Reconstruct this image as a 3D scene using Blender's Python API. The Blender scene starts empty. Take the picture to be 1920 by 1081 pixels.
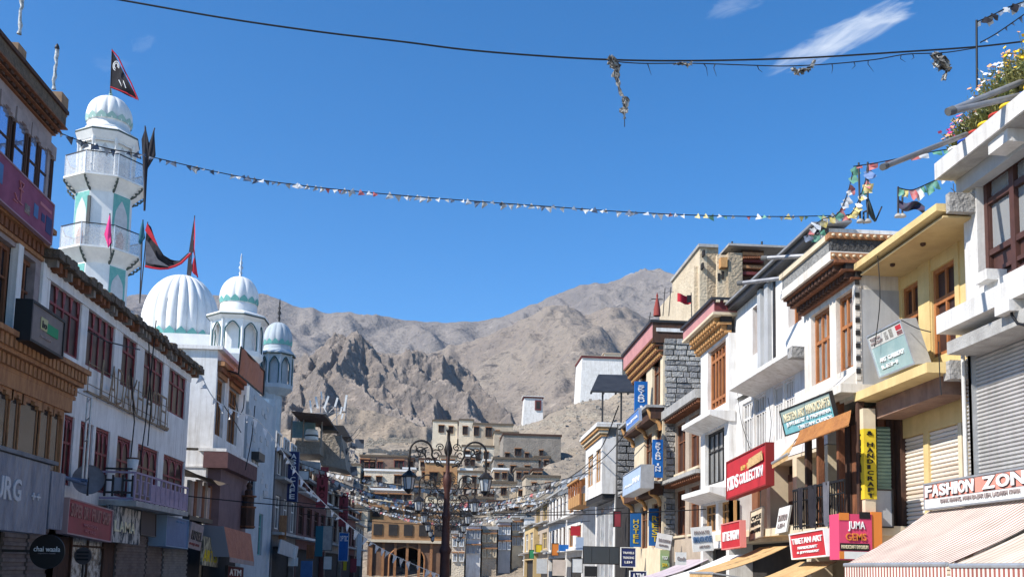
import bpy, math, random
import numpy as np
from mathutils import Vector, Matrix, noise as mn
R = math.radians
random.seed(7)
S = bpy.context.scene
COL = S.collection

# ------------------------------------------------------------------ camera
FPX = 1850.0                       # focal length in pixels of a 1920 wide picture
CX, CY = 960.0, 857.0              # principal point (the photograph is cropped from below)
VPX, VPY = 834.0, 1062.0           # where the street vanishes
ROLL = 0.0225
EYE = Vector((0, 0, 1.6))
_r, _u = (VPX-CX)/FPX, -(VPY-CY)/FPX
_r0 = math.cos(ROLL)*_r - math.sin(ROLL)*_u
_u0 = math.sin(ROLL)*_r + math.cos(ROLL)*_u
PITCH = math.atan(-_u0)
YAW = math.atan(-_r0*math.cos(PITCH))
Fw = Vector((math.sin(YAW)*math.cos(PITCH), math.cos(YAW)*math.cos(PITCH), math.sin(PITCH)))
R0 = Vector((math.cos(YAW), -math.sin(YAW), 0)); U0 = R0.cross(Fw)
Rt = math.cos(ROLL)*R0 + math.sin(ROLL)*U0
Up = -math.sin(ROLL)*R0 + math.cos(ROLL)*U0
cd = bpy.data.cameras.new('camera'); cam = bpy.data.objects.new('camera', cd); COL.objects.link(cam)
cam.matrix_world = Matrix(((Rt.x, Up.x, -Fw.x, EYE.x), (Rt.y, Up.y, -Fw.y, EYE.y), (Rt.z, Up.z, -Fw.z, EYE.z), (0, 0, 0, 1)))
cd.sensor_width = 36; cd.lens = 36*FPX/1920; cd.shift_y = (CY-540.5)/1920
cd.clip_start = .1; cd.clip_end = 30000
S.camera = cam

# ------------------------------------------------------------------ sky, sun, exposure
SUN_EL, SUN_AZ = R(41), R(-114)    # azimuth measured from +Y (down the street) towards +X
W_ = bpy.data.worlds.new('World'); S.world = W_; W_.use_nodes = True
nt = W_.node_tree; bg = nt.nodes['Background']
sky = nt.nodes.new('ShaderNodeTexSky'); sky.sky_type = 'NISHITA'; sky.sun_disc = False
sky.sun_elevation = SUN_EL; sky.sun_rotation = SUN_AZ
sky.altitude = 3500; sky.air_density = 1.15; sky.dust_density = .25; sky.ozone_density = 2.2
hs = nt.nodes.new('ShaderNodeHueSaturation'); hs.inputs['Saturation'].default_value = 1.36; hs.inputs['Value'].default_value = 1.0
nt.links.new(sky.outputs[0], hs.inputs['Color']); nt.links.new(hs.outputs[0], bg.inputs[0]); bg.inputs[1].default_value = .135
sd = bpy.data.lights.new('sun', 'SUN'); sun = bpy.data.objects.new('sun', sd); COL.objects.link(sun)
sd.energy = 4.5; sd.angle = R(.53); sd.color = (1, .95, .87)
SUN_DIR = Vector((math.sin(SUN_AZ)*math.cos(SUN_EL), math.cos(SUN_AZ)*math.cos(SUN_EL), math.sin(SUN_EL)))
sun.rotation_euler = SUN_DIR.to_track_quat('Z', 'Y').to_euler()
vs = S.view_settings; vs.view_transform = 'Standard'; vs.look = 'None'; vs.gamma = 1; vs.exposure = .72
S.cycles.max_bounces = 6; S.render.filter_size = 1.0

# ------------------------------------------------------------------ helpers
def ray(px, py):
    return (Fw + Rt*((px-CX)/FPX) + Up*(-(py-CY)/FPX))
def atY(px, py, Y):                # the point at depth Y seen at a pixel of the photograph
    d = ray(px, py); return EYE + d*(Y/d.y)
def atX(px, py, X):
    d = ray(px, py); return EYE + d*(X/d.x)

WL = {}
def thing(name, label, cat, loc=(0, 0, 0), group=None, kind=None):
    o = bpy.data.objects.new(name, None); COL.objects.link(o); o.location = loc; o.empty_display_size = .2
    WL[o] = Vector(loc); return tag(o, label, cat, group, kind or 'thing')
def tag(o, label=None, cat=None, group=None, kind=None):
    if label: o['label'] = label
    if cat: o['category'] = cat
    if group: o['group'] = group
    if kind: o['kind'] = kind
    return o
def struct(o): o['kind'] = 'structure'; return o
def place(name, me, parent=None, loc=None, scale=None, rot=None, label=None):
    """one object from (shared) mesh data; loc is a world position"""
    o = bpy.data.objects.new(name, me); COL.objects.link(o)
    base = WL[parent] if parent else Vector((0, 0, 0))
    w = Vector(loc) if loc is not None else base.copy()
    o.location = w-base; WL[o] = w
    if parent: o.parent = parent
    if scale: o.scale = scale
    if rot: o.rotation_euler = rot
    if label: o['label'] = label
    return o
def copy_tree(o, loc, parent=None):
    c = o.copy(); COL.objects.link(c)
    if parent: c.parent = parent
    else: c.location = loc; WL[c] = Vector(loc)
    for ch in list(o.children): copy_tree(ch, None, c)
    return c

class MB:
    """collects shapes in world coordinates"""
    def __init__(s): s.v = []; s.f = []; s.m = []; s.mi = 0; s.sm = []
    def add(s, vs, fs, smooth=False):
        b = len(s.v); s.v += [tuple(x) for x in vs]
        for f in fs: s.f.append(tuple(b+i for i in f)); s.m.append(s.mi); s.sm.append(smooth)
        return s
    def box(s, x0, x1, y0, y1, z0, z1):
        if x0 > x1: x0, x1 = x1, x0
        if y0 > y1: y0, y1 = y1, y0
        if z0 > z1: z0, z1 = z1, z0
        return s.add([(x0,y0,z0),(x1,y0,z0),(x1,y1,z0),(x0,y1,z0),(x0,y0,z1),(x1,y0,z1),(x1,y1,z1),(x0,y1,z1)],
              [(0,3,2,1),(4,5,6,7),(0,1,5,4),(1,2,6,5),(2,3,7,6),(3,0,4,7)])
    def obox(s, O, U, V, N):       # box from a corner and three edge vectors
        O, U, V, N = map(Vector, (O, U, V, N))
        return s.add([O,O+U,O+U+V,O+V,O+N,O+U+N,O+U+V+N,O+V+N],
              [(0,3,2,1),(4,5,6,7),(0,1,5,4),(1,2,6,5),(2,3,7,6),(3,0,4,7)])
    def prism(s, pts, ext):        # polygon extruded by a vector
        n = len(pts); ext = Vector(ext); a = [Vector(p) for p in pts]; b = [p+ext for p in a]
        return s.add(a+b, [tuple(range(n))[::-1], tuple(range(n, 2*n))]+[(i,(i+1)%n,n+(i+1)%n,n+i) for i in range(n)])
    def tube(s, path, r, n=6, cap=True, smooth=True):
        path = [Vector(p) for p in path]; k = len(path); rs = r if isinstance(r, (list, tuple)) else [r]*k
        vs, fs = [], []; up = None
        for i, p in enumerate(path):
            t = (path[min(i+1,k-1)]-path[max(i-1,0)]); t = t.normalized() if t.length > 1e-9 else Vector((0,0,1))
            if up is None:
                up = Vector((0,0,1)) if abs(t.z) < .9 else Vector((1,0,0))
            a = t.cross(up); a = a.normalized() if a.length > 1e-6 else t.orthogonal().normalized(); b = a.cross(t).normalized(); up = b
            for j in range(n):
                th = 2*math.pi*j/n; vs.append(p+(a*math.cos(th)+b*math.sin(th))*rs[i])
        for i in range(k-1):
            for j in range(n): fs.append((i*n+j, i*n+(j+1)%n, (i+1)*n+(j+1)%n, (i+1)*n+j))
        s.add(vs, fs, smooth)
        if cap:
            s.add(vs[:n], [tuple(range(n))[::-1]]); s.add(vs[-n:], [tuple(range(n))])
        return s
    def bar(s, a, b, w, h=None):   # rectangular bar between two points
        a, b = Vector(a), Vector(b); h = h or w; t = (b-a).normalized()
        u = Vector((0,0,1)) if abs(t.z) < .95 else Vector((0,1,0))
        p = t.cross(u).normalized(); q = p.cross(t).normalized()
        return s.obox(a-p*w/2-q*h/2, b-a, p*w, q*h)
    def lathe(s, c, prof, n=24, flute=None, smooth=True, ph=0, sx=1, sy=1):
        vs, fs = [], []; k = len(prof)
        for (r, z) in prof:
            for j in range(n):
                th = 2*math.pi*j/n+ph; rr = r*(flute(th, z) if flute else 1)
                vs.append((c[0]+rr*math.cos(th)*sx, c[1]+rr*math.sin(th)*sy, c[2]+z))
        for i in range(k-1):
            for j in range(n): fs.append((i*n+j, i*n+(j+1)%n, (i+1)*n+(j+1)%n, (i+1)*n+j))
        s.add(vs, fs, smooth)
        s.add(vs[:n], [tuple(range(n))[::-1]]); s.add(vs[-n:], [tuple(range(n))]); return s
    def grid(s, fn, nu, nv, smooth=True):
        vs = [fn(i/nu, j/nv) for j in range(nv+1) for i in range(nu+1)]
        fs = [(j*(nu+1)+i, j*(nu+1)+i+1, (j+1)*(nu+1)+i+1, (j+1)*(nu+1)+i) for j in range(nv) for i in range(nu)]
        return s.add(vs, fs, smooth)
    def mesh(s, name, mats, origin=(0,0,0)):
        o = Vector(origin); me = bpy.data.meshes.new(name)
        me.from_pydata([(x-o.x, y-o.y, z-o.z) for x, y, z in s.v], [], s.f)
        for m in (mats if isinstance(mats, (list, tuple)) else [mats]): me.materials.append(m)
        me.polygons.foreach_set('material_index', s.m); me.polygons.foreach_set('use_smooth', s.sm)
        me.update(); return me
    def build(s, name, mats, parent=None, label=None, origin=None):
        org = Vector(origin) if origin is not None else (WL[parent] if parent else Vector((0,0,0)))
        return place(name, s.mesh(name, mats, org), parent, org, label=label)

# ------------------------------------------------------------------ materials
MATS = {}
def mat(name, col, col2=None, rough=.85, scale=3., bump=0., bscale=60., metal=0., spec=.3, streak=0., grain=(1,1,1), dirt=None, lo=.4, hi=.62, coat=0.):
    if name in MATS: return MATS[name]
    m = bpy.data.materials.new(name); m.use_nodes = True; t = m.node_tree; N, L = t.nodes, t.links
    b = N['Principled BSDF']; b.inputs['Roughness'].default_value = rough; b.inputs['Metallic'].default_value = metal
    b.inputs['Specular IOR Level'].default_value = spec
    if coat: b.inputs['Coat Weight'].default_value = coat
    c = (*col, 1); out = None
    tc = N.new('ShaderNodeNewGeometry')
    mp = N.new('ShaderNodeMapping'); mp.inputs['Scale'].default_value = grain; L.new(tc.outputs['Position'], mp.inputs[0])
    if col2:
        n = N.new('ShaderNodeTexNoise'); n.inputs['Scale'].default_value = scale; n.inputs['Detail'].default_value = 8; n.inputs['Roughness'].default_value = .65
        L.new(mp.outputs[0], n.inputs[0])
        r = N.new('ShaderNodeMapRange'); r.inputs[1].default_value = lo; r.inputs[2].default_value = hi; L.new(n.outputs[0], r.inputs[0])
        x = N.new('ShaderNodeMix'); x.data_type = 'RGBA'; x.inputs[6].default_value = c; x.inputs[7].default_value = (*col2, 1)
        L.new(r.outputs[0], x.inputs[0]); out = x.outputs[2]
    if streak:
        mp2 = N.new('ShaderNodeMapping'); mp2.inputs['Scale'].default_value = (5, 5, .35); L.new(tc.outputs['Position'], mp2.inputs[0])
        n2 = N.new('ShaderNodeTexNoise'); n2.inputs['Scale'].default_value = 1.2; n2.inputs['Detail'].default_value = 7; n2.inputs['Roughness'].default_value = .7
        L.new(mp2.outputs[0], n2.inputs[0])
        r2 = N.new('ShaderNodeMapRange'); r2.inputs[1].default_value = .47; r2.inputs[2].default_value = .72; r2.inputs[4].default_value = streak; L.new(n2.outputs[0], r2.inputs[0])
        x2 = N.new('ShaderNodeMix'); x2.data_type = 'RGBA'; L.new(r2.outputs[0], x2.inputs[0])
        if out: L.new(out, x2.inputs[6])
        else: x2.inputs[6].default_value = c
        x2.inputs[7].default_value = (*(dirt or tuple(k*.35 for k in col)), 1); out = x2.outputs[2]
    if out: L.new(out, b.inputs['Base Color'])
    else: b.inputs['Base Color'].default_value = c
    if bump:
        n3 = N.new('ShaderNodeTexNoise'); n3.inputs['Scale'].default_value = bscale; n3.inputs['Detail'].default_value = 6
        L.new(mp.outputs[0], n3.inputs[0])
        bp = N.new('ShaderNodeBump'); bp.inputs['Strength'].default_value = bump; bp.inputs['Distance'].default_value = 1.5/bscale
        L.new(n3.outputs[0], bp.inputs['Height']); L.new(bp.outputs[0], b.inputs['Normal'])
    MATS[name] = m; return m
def unit_cube(m, key=None):
    k = ('cube', m.name)
    if k not in MATS: MATS[k] = MB().box(-.5,.5,-.5,.5,-.5,.5).mesh('block', m)
    return MATS[k]
def cube(name, m, parent, x0, x1, y0, y1, z0, z1, label=None):
    """an axis aligned block that shares one mesh with all others of its material"""
    return place(name, unit_cube(m), parent, ((x0+x1)/2,(y0+y1)/2,(z0+z1)/2), (abs(x1-x0),abs(y1-y0),abs(z1-z0)), label=label)

TS = bpy.data.scenes.new('lettering_workshop')      # lettering is shaped in an empty scene, which is removed again
def text_mesh(body, m, bold=.012, extr=.012):
    kk = ('text', body, bold, extr)
    if kk in MATS:
        me = MATS[kk].copy(); me.materials.clear(); me.materials.append(m); return me
    cu = bpy.data.curves.new('t', 'FONT'); cu.body = body; cu.size = 1; cu.extrude = extr; cu.offset = bold
    cu.align_x = 'LEFT'; cu.resolution_u = 3
    o = bpy.data.objects.new('t', cu); TS.collection.objects.link(o)
    TS.view_layers[0].update(); dg = TS.view_layers[0].depsgraph
    me = bpy.data.meshes.new_from_object(o.evaluated_get(dg)); bpy.data.objects.remove(o); bpy.data.curves.remove(cu)
    me.materials.clear(); me.materials.append(m)
    co = np.zeros(len(me.vertices)*3); me.vertices.foreach_get('co', co); co = co.reshape(-1, 3)
    mn_, mx = co.min(0), co.max(0); co[:, :2] -= mn_[:2]; d = mx-mn_
    co[:, 0] /= max(d[0], 1e-6); co[:, 1] /= max(d[1], 1e-6); me.vertices.foreach_set('co', co.ravel()); me.update()
    MATS[kk] = me; return me.copy()
def lettering(parent, body, m, O, U, V, off=.012, bold=.012, name='lettering', extr=.012):
    """text stretched to fill the parallelogram O, U, V, standing proud of it"""
    me = text_mesh(body, m, bold, extr); U, V, O = Vector(U), Vector(V), Vector(O); N_ = U.cross(V).normalized()
    base = WL[parent]; co = np.zeros(len(me.vertices)*3); me.vertices.foreach_get('co', co); co = co.reshape(-1, 3)
    A = np.array([U, V, N_]); co = co[:, :1]*A[0]+co[:, 1:2]*A[1]+(co[:, 2:3]*.8+off)*A[2]+np.array(O-base)
    me.vertices.foreach_set('co', co.ravel()); me.update()
    return place(name, me, parent, base)
def letters(parent, body, m, O, U, V, off=.012, bold=.02, gap=.12):
    """one object per letter, spread over U"""
    O, U, V = Vector(O), Vector(U), Vector(V); wd = {'I': .4, ' ': .5, 'M': 1.25, 'W': 1.3}; ws = [wd.get(c, 1.) for c in body]; tot = sum(ws)+gap*(len(ws)-1); u = 0
    for c, w in zip(body, ws):
        if c != ' ': lettering(parent, c, m, O+U*(u/tot), U*(w/tot), V, off, bold, name='letter')
        u += w+gap
def sign(name, label, cat, O, U, V, depth, mboard, mframe=None, lines=(), group=None, fr=.03, vertical=False, side=None):
    """board with corner O (bottom left as read), U along the text, V up; lines: (text, u0, u1, v0, v1, material)"""
    O, U, V = Vector(O), Vector(U), Vector(V); N_ = U.cross(V).normalized()
    t = thing(name, label, cat, O+U/2-N_*depth, group)
    MB().obox(O-N_*depth, U, V, N_*depth).build('board', mboard, t)
    if mframe:
        e = .02; uu, vv = U.normalized()*fr, V.normalized()*fr; f = MB(); P = O-N_*depth*.98
        f.obox(P-uu*.5, uu, V, N_*(depth+e)); f.obox(P+U-uu*.5, uu, V, N_*(depth+e))
        f.obox(P-uu*.5-vv, U+uu, vv, N_*(depth+e)); f.obox(P+V-uu*.5, U+uu, vv, N_*(depth+e)); f.build('frame', mframe, t)
    for (body, u0, u1, v0, v1, m) in lines:
        (letters if (V*(v1-v0)).length > .24 and len(body) > 1 else lettering)(t, body, m, O+U*u0+V*v0, U*(u1-u0), V*(v1-v0))
    return t

class Fac:
    """a facade in the plane X = x; n = +1 faces right (left side of the street), -1 faces left"""
    def __init__(s, x, n): s.x = x; s.n = n
    def p(s, px, py, o=0): return atX(px, py, s.x+s.n*o)
    def rect(s, xl, xr, yt, yb, o=0):
        xm, ym = (xl+xr)/2, (yt+yb)/2
        ya, yb_ = s.p(xl, ym, o).y, s.p(xr, ym, o).y
        return (min(ya, yb_), max(ya, yb_), s.p(xm, yb, o).z, s.p(xm, yt, o).z)
    def X(s, o): return s.x+s.n*o
    def box(s, mb, y0, y1, z0, z1, o0, o1): return mb.box(s.X(o0), s.X(o1), y0, y1, z0, z1)
    def cube(s, name, m, parent, y0, y1, z0, z1, o0, o1, label=None):
        return cube(name, m, parent, s.X(o0), s.X(o1), y0, y1, z0, z1, label)
    def wall(s, y0, y1, z0, z1, holes, thick=.3, depth=None, mb=None):
        """front face with openings and reveals; sides, back and top if depth is given"""
        mb = mb or MB(); holes = [h for h in holes]
        ys = sorted({y0, y1, *[k for h in holes for k in h[:2] if y0 < k < y1]}); zs = sorted({z0, z1, *[k for h in holes for k in h[2:4] if z0 < k < z1]})
        X0, X1 = s.X(0), s.X(-thick)
        def q(a, b, c, d, flip=False):
            fs = (0,1,2,3) if (s.n > 0) != flip else (3,2,1,0)
            mb.add([a, b, c, d], [fs])
        for i in range(len(ys)-1):
            for j in range(len(zs)-1):
                ym, zm = (ys[i]+ys[i+1])/2, (zs[j]+zs[j+1])/2
                if any(h[0] < ym < h[1] and h[2] < zm < h[3] for h in holes): continue
                q((X0,ys[i],zs[j]),(X0,ys[i+1],zs[j]),(X0,ys[i+1],zs[j+1]),(X0,ys[i],zs[j+1]))
        for h in holes:
            a, b, c, d = max(h[0],y0), min(h[1],y1), max(h[2],z0), min(h[3],z1)
            q((X0,a,c),(X0,a,d),(X1,a,d),(X1,a,c)); q((X0,b,c),(X1,b,c),(X1,b,d),(X0,b,d))
            q((X0,a,c),(X1,a,c),(X1,b,c),(X0,b,c)); q((X0,a,d),(X0,b,d),(X1,b,d),(X1,a,d))
        if depth:
            Xb = s.X(-depth)
            q((X0,y0,z0),(X0,y0,z1),(Xb,y0,z1),(Xb,y0,z0)); q((X0,y1,z0),(Xb,y1,z0),(Xb,y1,z1),(X0,y1,z1))
            q((Xb,y0,z0),(Xb,y0,z1),(Xb,y1,z1),(Xb,y1,z0)); q((X0,y0,z1),(X0,y1,z1),(Xb,y1,z1),(Xb,y0,z1))
        return mb
    def window(s, parent, r, cols, rows, mfr, mgl, rec=.1, fr=.06, mull=.045, arch=False, label=None, name='window', transom=None, sill=None, dep=.09):
        """frame mesh with bars and one pane object per light; rows is a count or a list of fractions"""
        y0, y1, z0, z1 = r; f = MB(); o0, o1 = -rec-dep, -rec
        s.box(f, y0, y0+fr, z0, z1, o0, o1); s.box(f, y1-fr, y1, z0, z1, o0, o1)
        s.box(f, y0+fr, y1-fr, z0, z0+fr, o0, o1); s.box(f, y0+fr, y1-fr, z1-fr, z1, o0, o1)
        ya, yb, za, zb = y0+fr, y1-fr, z0+fr, z1-fr
        cy = [ya+(yb-ya)*i/cols for i in range(cols+1)]
        fz = [i/rows for i in range(rows+1)] if isinstance(rows, int) else rows
        cz = [za+(zb-za)*k for k in fz]
        for c in cy[1:-1]: s.box(f, c-mull/2, c+mull/2, za, zb, o0+.01, o1-.008)
        for c in cz[1:-1]: s.box(f, ya, yb, c-mull/2, c+mull/2, o0+.012, o1-.004)
        w = f.build(name, mfr, parent, label)
        for i in range(cols):
            for j in range(len(cz)-1):
                a, b, c, d = cy[i]+mull*.3, cy[i+1]-mull*.3, cz[j]+mull*.3, cz[j+1]-mull*.3
                om = -rec-dep*.6
                s.cube('pane', mgl, w, a, b, c, d, om-.01, om)
                if arch and j == len(cz)-2:
                    g = MB(); n = 7; wd = b-a; hh = min(wd*.9, (d-c)*.8); yc = (a+b)/2
                    pts = []
                    for k in range(n+1):
                        th = math.pi*k/n; pts.append((yc-math.cos(th)*wd*.5, d-.02-hh+math.sin(th)**.8*hh))
                    for k in range(n):
                        (p, q_), (p2, q2) = pts[k], pts[k+1]
                        g.prism([(s.X(o1-.02),p,q_),(s.X(o1-.02),p2,q2),(s.X(o1-.02),p2,d),(s.X(o1-.02),p,d)], (-s.n*.05,0,0))
                    g.build('arch', mfr, w)
                    g = MB(); g.tube([(s.X(o1-.012),p,q_) for p, q_ in pts], .014, 4); g.build('arch_trim', arch, w)
        if sill: s.cube('sill', sill, w, y0-.06, y1+.06, z0-.08, z0, -.05, .07)
        return w
    def quad(s, tl, tr, bl, o=0):
        """a sign on (or parallel to) the facade from three pixels: returns O, U, V as read from the street"""
        a, b, c = s.p(*tl, o), s.p(*tr, o), s.p(*bl, o); return c, b-a, a-c

# ------------------------------------------------------------------ a few wisps of cloud in the sky itself
def cloud(px, py, ang, ln, wd, dens, seed, prev):
    N, L = nt.nodes, nt.links
    c = ray(px, py).normalized(); rt = c.cross(Vector((0,0,1))).normalized(); up = rt.cross(c)
    a = rt*math.cos(ang)+up*math.sin(ang); b = -rt*math.sin(ang)+up*math.cos(ang)
    tc = N.new('ShaderNodeTexCoord')
    def dot(v):
        d = N.new('ShaderNodeVectorMath'); d.operation = 'DOT_PRODUCT'; d.inputs[1].default_value = v; L.new(tc.outputs['Generated'], d.inputs[0]); return d.outputs['Value']
    def math_(op, x, y):
        m = N.new('ShaderNodeMath'); m.operation = op
        for k, q in enumerate((x, y)):
            if isinstance(q, (int, float)): m.inputs[k].default_value = q
            else: L.new(q, m.inputs[k])
        return m.outputs[0]
    u, v = math_('DIVIDE', dot(a), ln), math_('DIVIDE', dot(b), wd)
    cmb = N.new('ShaderNodeCombineXYZ'); L.new(u, cmb.inputs[0]); L.new(v, cmb.inputs[1]); cmb.inputs[2].default_value = seed
    n1 = N.new('ShaderNodeTexNoise'); n1.inputs['Scale'].default_value = 1.1; n1.inputs['Detail'].default_value = 9; n1.inputs['Roughness'].default_value = .58; n1.inputs['Distortion'].default_value = .5
    L.new(cmb.outputs[0], n1.inputs[0])
    r2 = math_('ADD', math_('MULTIPLY', u, u), math_('MULTIPLY', v, v))
    fade = math_('SUBTRACT', 1, r2)
    fr = N.new('ShaderNodeMath'); fr.operation = 'MAXIMUM'; L.new(fade, fr.inputs[0]); fr.inputs[1].default_value = 0
    front = N.new('ShaderNodeMath'); front.operation = 'GREATER_THAN'; L.new(dot(c), front.inputs[0]); front.inputs[1].default_value = .5
    w = math_('MULTIPLY', math_('SUBTRACT', math_('ADD', math_('MULTIPLY', fr.outputs[0], .30), n1.outputs[0]), .60), 2.6*dens)
    cl = N.new('ShaderNodeClamp'); L.new(math_('MULTIPLY', w, front.outputs[0]), cl.inputs[0]); cl.inputs[2].default_value = .62
    tp = math_('MULTIPLY', cl.outputs[0], math_('MINIMUM', math_('MULTIPLY', fr.outputs[0], 3), 1))
    x = N.new('ShaderNodeMix'); x.data_type = 'RGBA'; L.new(tp, x.inputs[0]); L.new(prev, x.inputs[6]); x.inputs[7].default_value = (4.6, 4.9, 5.3, 1)
    return x.outputs[2]
o_ = hs.outputs[0]
o_ = cloud(1580, 68, R(19), .074, .016, .75, 3.1, o_)
o_ = cloud(1655, 30, R(4), .034, .011, .6, 4.6, o_)
o_ = cloud(1515, 101, R(4), .05, .010, .3, 7.7, o_)
o_ = cloud(1375, 12, R(10), .03, .01, .2, 5.2, o_)
o_ = cloud(268, 82, R(40), .014, .009, .1, 2.2, o_)
o_ = cloud(212, 122, R(10), .02, .012, .08, 9.2, o_)
nt.links.new(o_, bg.inputs[0])

# ------------------------------------------------------------------ mountains
def rock_mat(name, c1, c2, c3, sc, snow=None, bump=.6, bs=.02, fine=.1):
    m = bpy.data.materials.new(name); m.use_nodes = True; t = m.node_tree; N, L = t.nodes, t.links; b = N['Principled BSDF']
    b.inputs['Roughness'].default_value = .95; b.inputs['Specular IOR Level'].default_value = .1
    g = N.new('ShaderNodeNewGeometry')
    def noise(s, d=6, r=.6):
        n = N.new('ShaderNodeTexNoise'); n.inputs['Scale'].default_value = s; n.inputs['Detail'].default_value = d; n.inputs['Roughness'].default_value = r; L.new(g.outputs['Position'], n.inputs[0]); return n.outputs[0]
    def mix(f, a, c, lo, hi):
        r = N.new('ShaderNodeMapRange'); r.inputs[1].default_value = lo; r.inputs[2].default_value = hi; L.new(f, r.inputs[0])
        x = N.new('ShaderNodeMix'); x.data_type = 'RGBA'; L.new(r.outputs[0], x.inputs[0])
        if isinstance(a, tuple): x.inputs[6].default_value = (*a, 1)
        else: L.new(a, x.inputs[6])
        x.inputs[7].default_value = (*c, 1); return x.outputs[2]
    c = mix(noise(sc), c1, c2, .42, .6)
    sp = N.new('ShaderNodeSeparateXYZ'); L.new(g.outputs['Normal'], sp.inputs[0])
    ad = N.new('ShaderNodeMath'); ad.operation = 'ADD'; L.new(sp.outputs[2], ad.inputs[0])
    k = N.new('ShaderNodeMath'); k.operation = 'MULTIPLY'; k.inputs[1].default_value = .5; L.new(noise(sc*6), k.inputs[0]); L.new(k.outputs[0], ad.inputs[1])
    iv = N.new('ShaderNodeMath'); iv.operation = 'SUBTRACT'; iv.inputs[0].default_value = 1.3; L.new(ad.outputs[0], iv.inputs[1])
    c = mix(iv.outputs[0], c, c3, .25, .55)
    c = mix(noise(sc*14, 4), c, tuple(k*.6 for k in c3), .58, .7)
    c = mix(noise(fine, 3, .7), c, tuple(k*.45 for k in c3), .56, .72)
    c = mix(noise(fine*.37, 3, .7), c, tuple(min(1, k*1.5) for k in c1), .6, .8)
    if snow:
        sz = N.new('ShaderNodeSeparateXYZ'); L.new(g.outputs['Position'], sz.inputs[0])
        a2 = N.new('ShaderNodeMath'); a2.operation = 'MULTIPLY_ADD'; a2.inputs[1].default_value = 1/120; a2.inputs[2].default_value = -snow/120; L.new(sz.outputs[2], a2.inputs[0])
        a3 = N.new('ShaderNodeMath'); a3.operation = 'ADD'; L.new(a2.outputs[0], a3.inputs[0]); L.new(noise(.03, 6, .75), a3.inputs[1])
        c = mix(a3.outputs[0], c, (.5, .52, .56), .93, 1.25)
    L.new(c, b.inputs['Base Color'])
    bp = N.new('ShaderNodeBump'); bp.inputs['Strength'].default_value = bump; bp.inputs['Distance'].default_value = .35/bs; L.new(noise(bs, 5, .7), bp.inputs['Height']); L.new(bp.outputs[0], b.inputs['Normal'])
    return m
def ridge(name, pts, Y0, front, back, slope, m, nx, ny, amp, lam, jag, seed, wig=.0, drop=None, spread=1.0, step=0., spurs=(), flank=1.1):
    """terrain under a crest line; pts are skyline pixels, Y0 the distance of the crest"""
    P = [atY(x, y, Y0) for x, y in pts]; xs = np.array([p.x for p in P]); zs = np.array([p.z for p in P])
    X = np.linspace(xs[0], xs[-1], nx); ZC = np.interp(X, xs, zs)
    t = np.linspace(-back, front, ny); t = np.sign(t)*np.abs(t)**1.15/(max(front, back)**.15)
    ZC = ZC+np.array([jag*(mn.ridged_multi_fractal(Vector((x/(lam*.35), seed, 0)), 1., 2.2, 5, .9, 2.)-1.1) for x in X])
    WY = np.array([wig*mn.fractal(Vector((x/(lam*2.5), seed+9, 0)), 1., 2., 4) for x in X])
    D, XX = np.meshgrid(t, X, indexing='ij'); YY = Y0-D+WY[None, :]; AD = np.abs(D)
    Z = ZC[None, :]-slope*AD*(1-.18*np.minimum(1, AD/front)); dist = AD.copy()
    QX, QY = XX, YY
    if spurs:
        WX = np.array([[mn.fractal(Vector((X[i]/46, t[j]/46, seed+2)), .9, 2.1, 5) for i in range(nx)] for j in range(ny)]); WY2 = np.array([[mn.fractal(Vector((X[i]/46, t[j]/46, seed+7)), .9, 2.1, 5) for i in range(nx)] for j in range(ny)])
        QX, QY = XX+WX*15, YY+WY2*15
    for sp in spurs:
        q = [atY(*k) for k in sp]
        for a, b in zip(q[:-1], q[1:]):
            dx, dy = b.x-a.x, b.y-a.y; l2 = dx*dx+dy*dy
            s_ = np.clip(((QX-a.x)*dx+(QY-a.y)*dy)/l2, 0, 1)
            dd = np.hypot(QX-a.x-s_*dx, QY-a.y-s_*dy)
            zz = a.z+(b.z-a.z)*s_-flank*dd
            dist = np.where(zz > Z, dd, dist); Z = np.maximum(Z, zz)
    co = np.stack([XX, YY, Z], -1)
    for j in range(ny):
        for i in range(nx):
            x, d = X[i], t[j]; w = min(1, dist[j, i]/(lam*.6)+.12)
            q = Vector(((x+.35*d*math.sin(seed))/lam, d/(lam*2.2)*spread, seed))
            q = q+Vector((.25*mn.noise(q*2.1), .25*mn.noise(q*2.1+Vector((5,5,5))), 0))
            h = mn.ridged_multi_fractal(q, .95, 2.15, 7, .95, 2.)-1.0
            co[j, i, 2] += amp*h*w+(step*mn.fractal(Vector((x/9, d/9, seed)), .7, 2.1, 5) if step else 0)
    vs = co.reshape(-1, 3); me = bpy.data.meshes.new(name)
    idx = np.arange(nx*ny).reshape(ny, nx)
    f = np.stack([idx[:-1,:-1], idx[1:,:-1], idx[1:,1:], idx[:-1,1:]], -1).reshape(-1, 4)
    me.from_pydata(vs.tolist(), [], f.tolist()); me.materials.append(m); me.polygons.foreach_set('use_smooth', [True]*len(f)); me.update()
    return struct(place(name, me))
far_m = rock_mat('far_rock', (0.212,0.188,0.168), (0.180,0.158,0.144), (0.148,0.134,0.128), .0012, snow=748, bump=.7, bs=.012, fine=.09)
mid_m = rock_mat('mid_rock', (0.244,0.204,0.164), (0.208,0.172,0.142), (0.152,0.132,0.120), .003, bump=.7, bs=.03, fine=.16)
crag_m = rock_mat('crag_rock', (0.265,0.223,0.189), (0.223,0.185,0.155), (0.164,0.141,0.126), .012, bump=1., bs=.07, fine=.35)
tan_m = rock_mat('tan_rock', (0.304,0.244,0.184), (0.248,0.200,0.152), (0.192,0.160,0.132), .02, bump=.7, bs=.12, fine=.5)
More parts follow.
